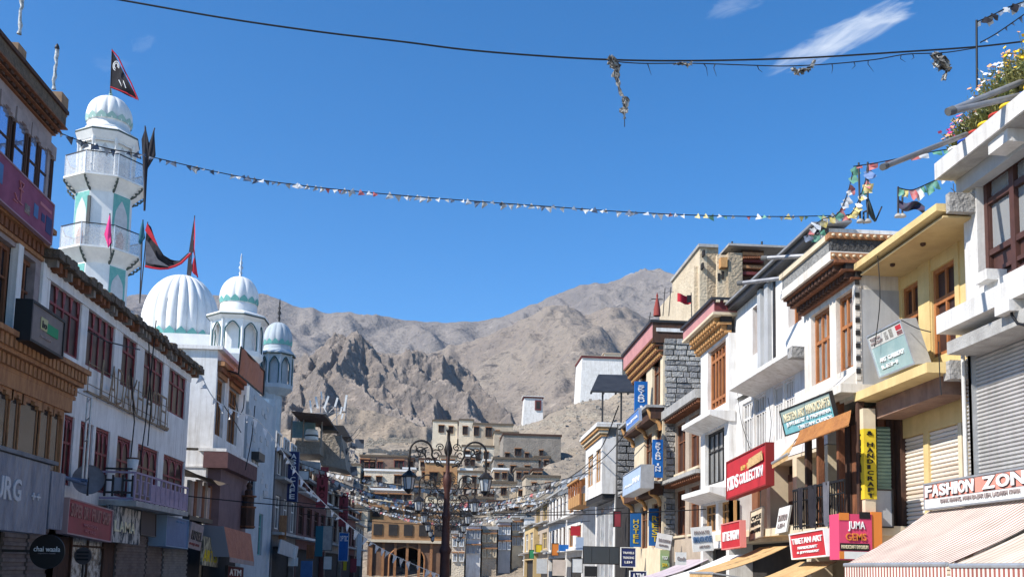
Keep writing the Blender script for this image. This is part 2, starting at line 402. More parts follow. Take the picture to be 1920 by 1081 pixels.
ridge('far_mountain', [(-700,640),(-300,590),(0,560),(250,545),(420,548),(470,553),(490,550),(530,562),(570,580),(620,590),(680,595),(740,597),(800,602),(830,605),(880,597),(920,590),(960,578),(1000,563),(1040,545),(1070,530),(1110,527),(1140,526),(1180,513),(1200,510),(1230,517),(1270,530),(1330,556),(1450,590),(1700,620),(2300,650)],
      2600, 1500, 500, .47, far_m, 560, 170, 62, 270, 8, 3.3, wig=60)
ridge('middle_mountain', [(-300,760),(200,700),(420,672),(560,664),(700,660),(800,655),(850,644),(900,632),(950,613),(1000,590),(1040,568),(1060,569),(1090,588),(1130,582),(1160,579),(1210,602),(1260,618),(1330,645),(1600,700),(2100,780)],
      1650, 1000, 350, .42, mid_m, 560, 190, 27, 150, 6, 8.1, wig=40, step=2.0)
ridge('rocky_ridge', [(250,800),(400,745),(480,715),(520,692),(545,677),(580,667),(605,647),(625,630),(640,624),(650,631),(660,624),(672,621),(690,641),(715,656),(740,669),(760,657),(780,660),(810,669),(830,668),(848,683),(870,706),(890,731),(910,751),(935,771),(955,787),(1000,822),(1100,900)],
      780, 330, 200, .86, crag_m, 460, 260, 11, 42, 4, 5.3, wig=14, spread=.9, step=3.4, flank=1.15, spurs=[[(545,677,785),(525,730,720),(480,810,620)],[(590,660,780),(575,705,730),(535,790,640)],[(640,624,780),(612,690,720),(570,790,600)],[(668,621,780),(655,690,715),(720,752,640),(800,805,570)],[(700,650,780),(745,700,735),(830,800,650)],[(762,657,790),(800,700,740),(860,760,690),(900,795,640)],[(835,668,800),(885,730,760),(955,795,700)]])
ridge('foothill', [(150,860),(300,800),(420,815),(540,802),(600,785),(650,762),(690,764),(740,777),(780,793),(830,806),(900,830),(1000,860),(1200,930)],
      520, 210, 120, .42, tan_m, 320, 130, 8, 40, 1.2, 1.7, wig=12, step=1.2)

# ------------------------------------------------------------------ ground, street, village hill
sand = mat('sand', (.30,.25,.19), (.24,.20,.155), scale=.05, bump=.4, bscale=3)
paving = mat('paving', (.42,.40,.37), (.34,.32,.30), scale=.8, bump=.3, bscale=9)
kerb_m = mat('kerb', (.34,.33,.31), (.27,.26,.25), scale=2)
g = MB(); n = 24; gx = [-4000+8000*i/n for i in range(n+1)]
g.grid(lambda u, v: (-3550+8100*u, -300+3500*v, -.05), 24, 24); struct(g.build('ground', sand))
struct(MB().box(-6.2, 6.2, -30, 113, -.04, 0).build('street', paving))
for k, sx in (('pavement_left', -1), ('pavement_right', 1)):
    p_ = struct(MB().box(sx*6.35, sx*9.6, -30, 113, -.04, .13).build(k, paving))
    MB().box(sx*6.2, sx*6.35, -30, 113, -.04, .14).build('kerb', kerb_m, p_)

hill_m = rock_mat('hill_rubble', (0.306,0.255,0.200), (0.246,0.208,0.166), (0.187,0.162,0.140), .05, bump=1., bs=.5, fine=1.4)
CREST = [atY(x, y, 235) for x, y in [(200,880),(420,842),(560,832),(640,828),(800,828),(870,818),(940,808),(975,797),(1010,782),(1050,765),(1090,748),(1190,728),(1350,705),(1700,720),(2100,800)]]
cxs = [p.x for p in CREST]; czs = [p.z for p in CREST]
def hill(x, y):
    zc = float(np.interp(x*235/max(y, 100) if y < 235 else x, cxs, czs)); zc = float(np.interp(x, cxs, czs))
    t = (y-108)/(235-108)
    base = .0+ (zc)*(max(0, min(1, t))**.92)
    if t > 1: base = zc-(y-235)*.33
    w = max(0, min(1, (y-112)/25))
    r = 1.0 if x > 8 and y > 150 else .55
    h = mn.fractal(Vector((x/11, y/11, 3.3)), .8, 2.1, 6)*1.1+r*1.3*(mn.ridged_multi_fractal(Vector((x/14, y/9, 7.1)), .9, 2.1, 5, .9, 2.)-1.)
    # stone terraces
    st = base+h*w; k = 2.6; fr_ = (st/k)%1.0
    ter = (math.floor(st/k)+min(1, fr_*1.0+max(0, fr_-.75)*3.0)*.0+ (fr_**3.5))*k
    mix_ = .75 if x < 8 else .35
    return (st*(1-mix_)+ter*mix_)-.3
hv = MB(); NX, NY = 250, 170
hv.grid(lambda u, v: (-95+190*u, 109+(300-109)*v, hill(-95+190*u, 109+(300-109)*v)), NX, NY)
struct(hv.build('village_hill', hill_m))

# ------------------------------------------------------------------ shared materials
plaster = mat('white_plaster', (.80,.775,.735), (.68,.655,.615), scale=1.1, streak=.55, dirt=(.33,.30,.27), bump=.15, bscale=25)
white_p = mat('white_paint', (.74,.725,.70), (.63,.61,.58), scale=1.6, streak=.7, dirt=(.40,.36,.31), bump=.1, bscale=30)
mosque_w = mat('mosque_white', (.80,.80,.78), (.70,.70,.69), scale=1.3, streak=.18, dirt=(.5,.5,.48), rough=.6)
mosque_b = mat('mosque_blue_grey', (.44,.49,.53), (.36,.41,.45), scale=1.5, streak=.4, dirt=(.26,.28,.3))
teal = mat('teal_paint', (.13,.37,.345), (.18,.42,.39), scale=4)
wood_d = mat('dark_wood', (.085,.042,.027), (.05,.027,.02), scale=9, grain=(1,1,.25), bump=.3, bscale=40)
wood_b = mat('brown_wood', (.23,.09,.042), (.145,.058,.03), scale=8, grain=(1,1,.3), bump=.25, bscale=40)
wood_t = mat('tan_wood', (.39,.195,.088), (.27,.125,.06), scale=8, grain=(1,1,.3), bump=.25, bscale=40)
wood_o = mat('ochre_wood', (.52,.29,.115), (.40,.205,.08), scale=7, grain=(1,1,.25), bump=.2, bscale=40)
wood_r = mat('orange_wood', (.40,.16,.055), (.29,.105,.04), scale=7, grain=(1,1,.25), bump=.2, bscale=40, rough=.6)
wood_g = mat('grey_wood', (.27,.235,.205), (.18,.155,.135), scale=6, grain=(1,1,.2), bump=.4, bscale=30)
maroon = mat('maroon_paint', (.23,.03,.036), (.15,.024,.028), scale=6, rough=.5)
maroon_t = mat('maroon_trim', (.42,.13,.14), rough=.5)
dusty = mat('dusty_panel', (.33,.27,.255), (.24,.195,.19), scale=3)
mauve = mat('mauve_paint', (.36,.285,.375), (.28,.22,.30), scale=4)
stone_g = mat('grey_stone', (.36,.345,.325), (.26,.25,.24), scale=5, bump=.6, bscale=14)
mud = mat('mud_wall', (.48,.40,.30), (.38,.31,.23), scale=.8, streak=.4, dirt=(.25,.2,.15), bump=.5, bscale=6)
mud2 = mat('mud_wall_pale', (.68,.60,.47), (.56,.49,.38), scale=.8, streak=.35, dirt=(.3,.25,.2), bump=.4, bscale=6)
mud3 = mat('mud_wall_grey', (.30,.26,.215), (.22,.19,.16), scale=.7, streak=.4, dirt=(.16,.14,.12), bump=.6, bscale=5)
thatch = mat('thatch', (.16,.12,.085), (.09,.07,.05), scale=10, bump=.8, bscale=25)
concrete = mat('concrete', (.40,.39,.37), (.30,.29,.275), scale=2, streak=.4, dirt=(.2,.19,.18), bump=.3, bscale=30)
dark_m = mat('dark_metal', (.035,.034,.036), (.05,.045,.042), scale=6, rough=.5, metal=.3)
rust_m = mat('rusty_metal', (.30,.22,.13), (.18,.11,.065), scale=8, rough=.6)
pipe_m = mat('grey_pipe', (.30,.30,.31), (.22,.22,.23), scale=5, rough=.45, metal=.4)
steel = mat('pale_steel', (.55,.56,.57), (.45,.46,.47), scale=4, rough=.4, metal=.6)
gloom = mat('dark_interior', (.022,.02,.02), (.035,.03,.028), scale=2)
def glass_mat(name, c, rough=.06, spec=.8, c2=None):
    return mat(name, c, c2 or tuple(k*1.7+.004 for k in c), rough=rough, spec=spec, scale=1.3)
gl_d = glass_mat('dark_glass', (.018,.02,.024), rough=.12, spec=.45); gl_b = mat('sky_tint_glass', (.42,.52,.74), rough=.05, metal=.75, spec=.8)  # the mirror panes carry the sky's reflected blue in their base colour
gl_g = glass_mat('grey_glass', (.12,.13,.14)); gl_w = glass_mat('pale_glass', (.30,.32,.34)); gl_br = mat('brown_glass', (.035,.018,.016), (.06,.03,.026), scale=1.5, rough=.3, spec=.2)
gl_lace = mat('curtained_glass', (.30,.30,.29), (.10,.10,.10), scale=2.2, grain=(1,1,.25), rough=.1, spec=.7)
black_p = mat('black_paint', (.012,.012,.013), rough=.5); white_l = mat('white_letters', (.78,.78,.77)); cream_l = mat('cream_letters', (.7,.62,.42))
red_s = mat('red_sign', (.50,.03,.04), (.42,.028,.035), scale=3, rough=.45); red_dull = mat('dull_red_sign', (.30,.045,.06), (.23,.035,.045), scale=2, rough=.55)
blue_s = mat('blue_sign', (.012,.13,.42), (.01,.105,.36), scale=3, rough=.4); blue_dull = mat('dull_blue_sign', (.055,.14,.30), (.04,.11,.25), scale=3, rough=.5)
navy = mat('navy_sign', (.012,.022,.10), rough=.5); white_s = mat('white_sign', (.72,.72,.70), (.63,.63,.61), scale=3)
yellow_s = mat('yellow_sign', (.70,.52,.03), (.62,.45,.03), scale=4); green_s = mat('green_sign', (.04,.26,.12)); gold_l = mat('gold_letters', (.6,.42,.12)); orange_s = mat('orange_sign', (.62,.20,.04))
tarp_s = mat('slate_tarp', (.10,.125,.18), (.22,.24,.29), scale=2.5, grain=(1,1,.3), rough=.45, bump=.5, bscale=6)
plum = mat('plum_banner', (.25,.075,.13), (.19,.055,.10), scale=2)
salmon = mat('salmon_tarp', (.42,.18,.115), (.34,.145,.10), scale=2, bump=.3, bscale=5)

def cornice(f, parent, y0, y1, z0, z1, out, tiers, mblk, mtrim, pitch, mtop=None, blk=.6, soffit=None, o_in=0., ends=True):
    """a timber cornice: stepped courses of joist ends between mouldings; every joist end is its own block"""
    h = (z1-z0)/tiers; st = (out-o_in)/tiers
    for k in range(tiers):
        za = z0+k*h; oo = o_in+st*k
        f.cube('moulding', mtrim, parent, y0, y1, za, za+h*.28, -.1, oo+st*.55)
        y = y0+pitch*.3+(pitch*.5 if k % 2 else 0)
        while y+pitch*blk < y1+.01:
            f.cube('bracket', mblk, parent, y, y+pitch*blk, za+h*.28, za+h*.97, -.05, oo+st)
            y += pitch
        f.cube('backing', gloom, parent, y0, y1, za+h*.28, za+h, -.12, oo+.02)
    f.cube('top_board', mtop or mtrim, parent, y0-.03, y1+.03, z1, z1+h*.35, -.15, out+.06)

# ------------------------------------------------------------------ brown timber building at the left edge
fu = Fac(-9.0, 1); fl = Fac(-8.4, 1); YE = fu.p(96, 270).y; YN = 14.0
t = thing('timber_building', 'brown carved timber building with two cornices at the left edge of the street', 'building', (-11, 19, 0))
zt = fu.p(70, 160, .25).z; zs = fu.p(60, 172, .25).z; zc0 = fu.p(60, 212, 0).z; zsign_t = fu.p(60, 350, .3).z
zc2b, zc2t = fu.p(50, 470).z, fu.p(50, 415).z; zlow_t = fl.p(75, 652, .3).z; zlow_b = fl.p(70, 722).z
wtop = zc0-.32
fu.wall(YN, YE, zlow_t-.3, zt-.2, [(YN+.3, YE-.12, zsign_t-.9, wtop), (YN+.3, YE-.3, zlow_t+.1, zc2b-.1)], depth=7).build('wall', dusty, t)
fl.wall(YN, fl.p(119, 800).y, 0, zlow_b-.02, [(YN+.3, fl.p(116, 800).y, fl.p(60, 850).z-.5, zlow_b-.28), (YN+.5, 22.2, .1, 2.6)], depth=6).build('lower_wall', wood_t, t)
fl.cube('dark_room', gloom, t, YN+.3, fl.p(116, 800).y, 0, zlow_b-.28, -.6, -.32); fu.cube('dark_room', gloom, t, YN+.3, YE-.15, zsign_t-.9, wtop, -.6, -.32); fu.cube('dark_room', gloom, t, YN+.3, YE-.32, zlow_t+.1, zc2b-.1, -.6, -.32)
# top cornice and parapet
cornice(fu, t, YN, YE+.06, zc0, zs, .24, 2, wood_d, wood_b, .24)
fu.cube('parapet', thatch, t, YN, YE+.08, zs+.06, zt+.1, -.6, .25)
fu.cube('coping', wood_d, t, YN, YE+.1, zt+.1, zt+.18, -.65, .3)
for px, py in ((30, 100), (112, 190)):
    q = fu.p(px, py, .1); f2 = MB(); f2.box(q.x-.24, q.x+.08, q.y-.1, q.y+.28, zt+.15, q.z+.18); f2.build('chimney_block', mat('brown_brick', (.30,.20,.125), (.22,.145,.09), scale=6), t)
# upper window band (panes tinted with the sky's reflected blue, between dark posts), scalloped valance above
yy = YN+.3; xs_ = [(-130,-104),(-98,-74),(-68,-48),(-42,-20),(-12,12),(20,44),(50,67),(71,94)]
for a, b in xs_:
    r = fu.rect(a, b, 200+ (a+60)*.75, 420); w = (r[0], r[1], zsign_t-.85, wtop-.02)
    fu.window(t, w, 1, [0, .72, 1], wood_d, gl_b, rec=.0, fr=.04, mull=.04, dep=.04)
    v = MB(); n = 6
    for k in range(n):
        ya, yb = w[0]-.06+(w[1]-w[0]+.12)*k/n, w[0]-.06+(w[1]-w[0]+.12)*(k+1)/n; d = .12+.16*abs((k+.5)/n-.5)*2
        fu.box(v, ya, yb, wtop-d+.05, wtop+.1, -.05, .05)
    v.build('valance', dusty, t)
    fu.cube('post', wood_d, t, w[1]+.005, w[1]+.06, zsign_t-.85, wtop, -.2, .01)
# middle cornice and second floor
cornice(fu, t, YN, YE-.05, zc2b, zc2t, .22, 2, wood_b, wood_t, .22)
for a, b in ((-70,-44),(-38,-12),(-6,22),(36,72)):
    r = fu.rect(a, b, 520, 600); fu.window(t, (r[0], r[1], zlow_t+.1, zc2b-.12), 2, [0, .7, 1], wood_b, gl_d, rec=.12, fr=.09)
fu.cube('post', plaster, t, fu.p(24, 540).y, fu.p(34, 540).y, zlow_t, zc2b, -.1, .06, label='pale grey timber post')
fu.cube('post', plaster, t, fu.p(74, 540).y, fu.p(81, 540).y, zlow_t, zc2b, -.1, .06, label='pale grey timber post')
# lower cornice
yl = fl.p(128, 770).y
cornice(fl, t, YN, yl+.15, zlow_b, zlow_t-.05, .32, 2, wood_t, wood_t, .20, mtop=wood_t)
fl.cube('lintel', wood_t, t, YN, yl, zlow_b-.3, zlow_b, -.1, .08)
for k, (a, b) in enumerate(((-90,-58),(-50,-20),(-14,14),(18,34),(38,72),(77,94),(98,113))):
    r = fl.rect(a, b, 740, 830); w = (r[0], r[1], fl.p(60, 852).z-.45, zlow_b-.32)
    fl.window(t, w, 1, 1, wood_t, gl_d, rec=.02, fr=.03, dep=.03)
    c = MB(); n = 5
    for k2 in range(n):
        ya, yb = w[0]-.08+(w[1]-w[0]+.16)*k2/n, w[0]-.08+(w[1]-w[0]+.16)*(k2+1)/n; d = .04+.17*abs((k2+.5)/n-.5)*2
        fl.box(c, ya, yb, w[3]-d, w[3]+.04, -.1, .04)
    c.build('scalloped_head', wood_t, t)
for (x0, x1) in ((20, 62), (66, 110)):
    r = fl.rect(x0, x1, 1010, 1075)
    s_ = MB(); k = 0; z = .15
    while z < 2.5: fl.box(s_, r[0], r[1], z, z+.075, -.22, -.17+(k % 2)*.03); z += .08; k += 1
    tag(s_.build('shutter_slats', mat('brown_shutter', (.19,.155,.14), (.13,.105,.095), scale=3), t), kind='stuff')
# prayer poles on the chimney blocks
for i, ((a, b), lab) in enumerate((([(37, 65), (56, 2)], 'white cloth wrapped pole on the chimney block nearest the frame edge'), ([(101, 168), (110, 97)], 'white cloth wrapped pole on the corner chimney block'))):
    p0, p1 = fu.p(*a, .3), fu.p(*b, .3); p1.y = p0.y
    o = thing('roof_pole', lab, 'pole', p0, 'cloth wrapped roof poles'); m_ = MB(); n = 9
    pts = [p0.lerp(p1, k/n)+Vector((random.uniform(-.02,.02), random.uniform(-.02,.02), 0)) for k in range(n+1)]
    m_.tube(pts, [random.uniform(.025,.05) for _ in pts], 7); m_.build('wrapping', mat('pole_cloth', (.55,.57,.56), (.2,.22,.22), scale=14), o)
    m_ = MB(); m_.lathe((p1.x, p1.y, p1.z-.03), [(.01,0),(.055,.05),(.04,.11),(.01,.16)], 8); m_.build('finial', dark_m, o)
# plum banner under the upper windows
O, U, V = fu.quad((-40, 247), (101, 386), (-40, 352), .3); V = Vector((0, 0, fu.p(100, 386, .3).z-fu.p(100, 462, .3).z)); O = fu.p(-40, 247, .3)-V
t = sign('shop_banner', 'plum purple shop banner below the upper windows of the timber building', 'banner', O, U, V, .08, plum, mat('plum_edge', (.32,.2,.24)), [('LADAKH', .60, .66, .2, .42, dusty)])
t.children[-1]; 
for (u0, u1, v0, v1, m_) in ((.2,.3,.35,.8,blue_dull), (.72,.78,.3,.62,blue_dull), (.83,.88,.35,.55,navy), (.90,.985,.18,.60,navy), (.8,.97,.72,.8,maroon_t)):
    MB().obox(O+U*u0+V*v0+Vector((.004,0,0)), U*(u1-u0), V*(v1-v0), Vector((.006,0,0))).build('printed_block', m_, t)
k = MB(); P = lambda u, v: O+U*u+V*v+Vector((.02,0,0))
for a, b in (((.50,.80),(.56,.80)),((.56,.80),(.53,.62)),((.53,.62),(.50,.80)),((.53,.62),(.53,.3)),((.50,.3),(.56,.3)),((.50,.62),(.56,.62)),((.45,.42),(.49,.3)),((.44,.25),(.49,.25))): k.bar(P(*a), P(*b), .02)
k.build('lettering', maroon_t, t)
# sign box on the lower cornice
O, U, V = fl.quad((61, 566), (121, 606), (55, 633), .55); V = Vector((0, 0, V.z))
t = sign('sign_box', 'dark grey box sign with green and yellow emblem above the lower timber cornice', 'sign', O, U, V, .3, mat('stone_panel', (.17,.145,.135), (.13,.11,.105), scale=3, rough=.5), black_p, [('handicrafts', .3, .62, .2, .28, dusty)], fr=.05)
MB().obox(O+U*.28+V*.42+Vector((.004,0,0)), U*.2, V*.34, Vector((.012,0,0))).build('emblem', mat('khaki', (.42,.40,.22)), t)
MB().obox(O+U*.47+V*.40+Vector((.005,0,0)), U*.34, V*.28, Vector((.012,0,0))).build('emblem', green_s, t)
lettering(t, 'bo', black_p, O+U*.31+V*.47, U*.13, V*.2, .02)
# slate fabric fascia
O, U, V = fl.quad((-60, 828), (95, 872), (-60, 975), .95); V = Vector((0, 0, fl.p(93, 872, .95).z-fl.p(90, 1002, .95).z)); O = fl.p(-60, 828, .95)-V
t = sign('shop_fascia', 'slate blue weathered fabric shop fascia with white letters at lower left', 'sign', O, U, V, .3, tarp_s, None, [('OURG', .2, .62, .40, .70, mat('faded_white', (.45,.46,.49))), ('++', .76, .88, .46, .56, mat('faded_white', (.45,.46,.49)))])
f2 = MB(); f2.obox(O+V+Vector((-.9,-.1,.02)), U+Vector((0,.35,0)), Vector((.95,0,0)), Vector((0,0,.07))); f2.build('canopy_board', mat('grey_board', (.17,.175,.19), (.12,.125,.135), scale=3), t)
a = fl.p(95, 880, .3); f2 = MB(); f2.box(a.x-.05, a.x+.03, a.y, fl.p(120, 900, .3).y, a.z-1.2, a.z-.02); f2.build('side_panel', tarp_s, t)
c = fl.p(88, 1033, .75); t = thing('round_sign', 'round black sign with small white writing hanging by a brown shutter', 'sign', (c.x, c.y, c.z))
m_ = MB(); n = 36; rr = 31*c.y/FPX
m_.prism([(c.x-.02+rr*math.cos(2*math.pi*k/n)*.30, c.y-.02+0*k, c.z+rr*math.sin(2*math.pi*k/n)) for k in range(n)], (0, .04, 0)) if False else None
m_.prism([(c.x+rr*math.cos(2*math.pi*k/n), c.y, c.z+rr*math.sin(2*math.pi*k/n)) for k in range(n)], (0, .05, 0)); m_.build('disc', black_p, t)
lettering(t, 'chai waala', white_l, (c.x-rr*.75, c.y, c.z+.0), (rr*1.5, 0, 0), (0, 0, rr*.3), .006, bold=0)
lettering(t, 'experience ladakh', dusty, (c.x-rr*.5, c.y, c.z-rr*.16), (rr*1.0, 0, 0), (0, 0, rr*.1), .006, bold=0)
MB().bar((c.x-rr, c.y+.03, c.z), (-8.5, c.y+.03, c.z), .05).build('bracket', dark_m, t)

# ------------------------------------------------------------------ white building with maroon windows
f3 = Fac(-9.0, 1); Y0, Y1 = YE+.03, f3.p(352, 800).y; ZT = f3.p(250, 590, 0).z+.05
t = thing('white_building', 'long white plastered building with maroon arched windows and thatched eaves', 'building', (-12, 28, 0))
za, zb = f3.p(185, 697).z, f3.p(185, 576).z; z2t = f3.p(325, 857).z; z2b = z2t-1.65
top = [(84,146),(159,211),(226,254),(268,306),(316,349)]; low = [(117,136),(148,172),(177,204),(218,245),(257,296),(306,345)]
hol = [(f3.p(a, (660+a*.2)).y, f3.p(b, 660+b*.2).y, za, zb) for a, b in top]+[(f3.p(a, 820+a*.18).y, f3.p(b, 820+b*.18).y, z2b, z2t) for a, b in low]
shops = [(Y0+.2, 25.2, .1, 2.7), (25.6, 28.2, .1, 2.7), (28.6, 31.2, .1, 2.7), (31.5, 34, .1, 2.7)]
f3.wall(Y0, Y1, 0, ZT, hol+shops, thick=.35, depth=8).build('wall', plaster, t)
ncol = [4, 4, 2, 3, 3, 2, 2, 3, 2, 3, 3]
for h, n in zip(hol, ncol):
    f3.window(t, h, n, [0, .62, 1], maroon, gl_br, rec=.05, fr=.07, mull=.06, arch=maroon_t, dep=.06)
f3.cube('shopfront_shade_board', wood_d, t, Y0+.02, Y1-.05, .13, f3.p(250, 1016).z, .002, .045)  # dark board puts the shade of the shop level into colour
# eaves: layered thatch on joist ends
ze = f3.p(235, 578, .38).z; f2 = MB(); nn = 60
for k in range(nn):
    ya, yb = Y0-.1+(Y1+.6-Y0)*k/nn, Y0-.1+(Y1+.6-Y0)*(k+1)/nn+.02; j = random.uniform(-.05, .05)
    f2.obox((-9.6, ya, ze+.0+random.uniform(-.02,.02)), (.95+j, 0, -.05), (0, yb-ya, 0), (0, 0, .17+random.uniform(-.03,.04)))
f2.build('thatch_edge', thatch, t)
MB().box(-17, -9.4, Y0, Y1, ze+.0, ze+.18).build('roof', thatch, t)
y = Y0+.1
while y < Y1+.4:
    f3.cube('joist_end', wood_g if random.random() < .45 else wood_b, t, y, y+random.uniform(.1,.16), ze-.19-random.uniform(0,.05), ze-.03, -.2, .18+random.uniform(0,.1)); y += random.uniform(.3,.38)
f3.cube('eave_board', plaster, t, Y0, Y1, ze-.42, ze-.2, -.1, .03)
for (x0, x1, c_) in ((210,265,2),(300,345,0),(268,296,2)):
    r = f3.rect(x0, x1, 1025, 1075); s_ = MB(); z = .15; k = 0
    while z < 2.6: f3.box(s_, r[0], r[1], z, z+.075, .05, .09+(k % 2)*.03); z += .08; k += 1
    tag(s_.build('shutter_slats', mat('brown_shutter', (.2,.17,.15)) if c_ else mat('grey_shutter', (.22,.21,.2), (.16,.155,.15), scale=3), t), kind='stuff')
# balcony
zf = f3.p(248, 937, .9).z; zr = f3.p(248, 881, .9).z; yb0, yb1 = f3.p(187, 905).y, f3.p(351, 940, .9).y
f3.cube('balcony_floor', concrete, t, yb0, yb1, zf-.14, zf, 0, .95)
rail = MB(); f3.box(rail, yb0, yb1, zr-.05, zr, .86, .92); f3.box(rail, yb0, yb1, zf+.03, zf+.08, .86, .92)
f3.box(rail, yb0, yb0+.06, zr-.05, zr, 0, .86); f3.box(rail, yb0, yb0+.06, zf+.03, zf+.08, 0, .86); rl = rail.build('balcony_rail', mauve, t)
n = 11
for k in range(n+1):
    y = yb0+(yb1-yb0)*k/n; f3.cube('baluster', mauve, rl, y-.045, y+.045, zf+.0, zr-.05, .87, .91)
    if k < n:
        g = MB(); ya, yb = y+.1, y+(yb1-yb0)/n-.1; zm = (zf+zr)/2; hh = .2 if k < 3 else .12
        f3.box(g, ya, yb, zm-hh, zm-hh+.03, .87, .9); f3.box(g, ya, yb, zm+hh-.03, zm+hh, .87, .9); f3.box(g, ya, ya+.03, zm-hh, zm+hh, .87, .9); f3.box(g, yb-.03, yb, zm-hh, zm+hh, .87, .9)
        if k >= 3: f3.box(g, y+.05, y+(yb1-yb0)/n-.05, zf+.08, zf+.55, .88, .895)
        g.build('rail_panel', mauve, rl)
sd_ = MB()
for zz, (o0, o1) in ((.18,(.1,.8)),(.5,(.1,.3)),(.5,(.6,.8)),(.8,(.1,.8))): sd_.box(f3.X(o0), f3.X(o1), yb0+.01, yb0+.04, zf+zz, zf+zz+.05)
for o in (.1,.3,.55,.8): sd_.box(f3.X(o), f3.X(o+.05), yb0+.005, yb0+.045, zf+.1, zr-.1)
sd_.build('side_grille', dark_m, rl)
MB().box(f3.X(.32), f3.X(.62), yb0+.05, yb0+.07, zf+.25, zr-.16).build('side_panel', mat('grey_blue', (.27,.28,.32)), rl)
# rusty letters on the facade
a, b = f3.p(188, 742, .13), f3.p(315, 812, .13); zz = (f3.p(190, 741, .13).z+f3.p(313, 806, .13).z)/2
t = thing('letter_sign', 'rusty open metal letters standing on a ledge across the white facade', 'sign', (-8.7, (a.y+b.y)/2, zz))
letters(t, 'LADAKH', rust_m, (-8.87, a.y, zz), (0, (b.y-a.y)*.56, 0), (0, 0, .95), bold=-.024)
letters(t, 'HOTEL', rust_m, (-8.87, a.y+(b.y-a.y)*.61, zz), (0, (b.y-a.y)*.39, 0), (0, 0, .95), bold=-.024)
k = MB(); k.bar((-8.91, a.y-.8, zz-.02), (-8.91, b.y, zz-.02), .05); k.bar((-8.91, a.y-.8, zz+.18), (-8.91, b.y, zz+.18), .016); k.bar((-8.91, a.y-.8, zz+.7), (-8.91, b.y, zz+.7), .016)
for q in range(9):
    y = a.y-.8+(b.y-a.y+.8)*q/8; k.bar((-8.91, y, zz-.05), (-8.91, y, zz+.75), .016); k.bar((-9.02, y, zz-.02), (-8.87, y, zz-.02), .03)
k.build('support_frame', rust_m, t)
# pipe frame, dish, bucket, wires on the facade
t = thing('pipe_frame', 'tall pale pipe frame standing before the white facade beside the dish', 'frame', f3.p(170, 905, .75)); k = MB()
A = f3.p(172, 745, .75); B = f3.p(165, 745, .45)
for q in (A, B): k.tube([(q.x, q.y, q.z), (q.x, q.y, f3.p(168, 905, .75).z)], .028, 6)
for dz in (0, -.45, -.95): k.tube([(A.x, A.y, A.z+dz), (B.x, B.y, A.z+dz)], .02, 5)
k.tube([(A.x, A.y, A.z), (A.x-.05, A.y-1.9, A.z)], .025, 5); k.build('pipes', steel, t)
z0_ = f3.p(168, 905, .75).z
k = MB(); k.tube([(A.x+.1, A.y-2.2, z0_-.0), (A.x-.1, A.y+.25, z0_-.02)], .045, 7); k.tube([(A.x-.5, A.y-.2, z0_+.08), (A.x+.1, A.y-.2, z0_+.02)], .04, 7); k.build('outrigger', mat('blue_pipe', (.08,.12,.2)), t)
def dish(loc, r, label, aim, m_, group=None):
    t = thing('satellite_dish', label, 'satellite dish', loc, group); k = MB(); aim = Vector(aim).normalized()
    k.lathe((0,0,0), [(.001,-r*.22)]+[(r*q/8, -r*.22*(1-(q/8)**2)) for q in range(1, 9)]+[(r*1.01, .012), (r*.99, -.02)]+[(r*q/8, -r*.22*(1-(q/8)**2)-.025) for q in range(8, 0, -1)], 24)
    Q = aim.to_track_quat('Z', 'Y'); L0 = Vector(loc); k.v = [tuple(Q@Vector(v)+L0) for v in k.v]; k.build('reflector', m_, t)
    k = MB(); k.tube([L0+Q@Vector((0,-r,0)), L0+Q@Vector((0,-r*.1,r*.75))], .018, 5); k.tube([L0+Q@Vector((0,0,-r*.22)), L0+Q@Vector((0,0,-r*.6)), L0+Q@Vector((0,0,-r*.6))-Vector((0,0,r*.9))], .025, 6); k.build('feed_arm', dark_m, t)
    return t
c = f3.p(166, 898, .5); dish(c, .36, 'grey satellite dish on the white facade beside the balcony', (.35, -1, .25), mat('dish_grey', (.19,.19,.21), (.14,.14,.155), scale=4))
c = f3.p(248, 880, .6); t = thing('bucket', 'white bucket on the mauve balcony rail', 'bucket', c); k = MB(); k.lathe(c, [(.12,0),(.16,.3),(.15,.3),(.11,.02)], 14); k.build('body', white_s, t)
k = MB(); k.lathe((c.x, c.y, c.z+.28), [(.165,0),(.175,.02),(.165,.04)], 14); k.build('rim', mat('brown_rim', (.12,.06,.04)), t)
t = thing('facade_cable', 'black cables drooping down the white facade past the letters', 'cable', f3.p(250, 690, .2)); k = MB()
for pts in ([(245,690),(252,790),(243,880)], [(279,640),(283,760),(277,835)], [(293,600),(283,700),(272,800),(262,870)], [(165,620),(200,640),(262,655)]):
    k.tube([f3.p(x, y, .25) for x, y in pts], .018, 4)
k.build('wire', black_p, t)

# ------------------------------------------------------------------ shop signs under the white building
def fsign(f, name, label, tl, tr, bl, o, depth, mb_, mf, lines, cat='sign', group=None, fr=.03):
    O, U, V = f.quad(tl, tr, bl, o); return sign(name, label, cat, O, U, V, depth, mb_, mf, lines, group, fr)
G = 'shop signs along the left shopfronts'
fsign(f3, 'shop_sign', 'dull red shop sign with faded tall letters below the dish', (129, 934), (211, 958), (124, 997), .6, .25, red_dull, mat('pale_edge', (.42,.28,.27)), [('SUPER DRY FRUIT SHOP', .05, .95, .5, .9, mat('faded_gold', (.36,.17,.14))), ('WHOLESALE &', .33, .66, .28, .38, maroon_t), ('RETAIL', .38, .62, .1, .2, maroon_t)], group=G)
grim = mat('mottled_poster', (.50,.47,.42), (.05,.055,.06), scale=3.4, grain=(1,1.6,.7), lo=.45, hi=.55)
fsign(f3, 'shop_sign', 'mottled black and cream shop sign next to the red one', (208, 945), (264, 958), (205, 1014), .55, .12, grim, None, [('LAMA', .12, .8, .3, .6, cream_l)], group=G)
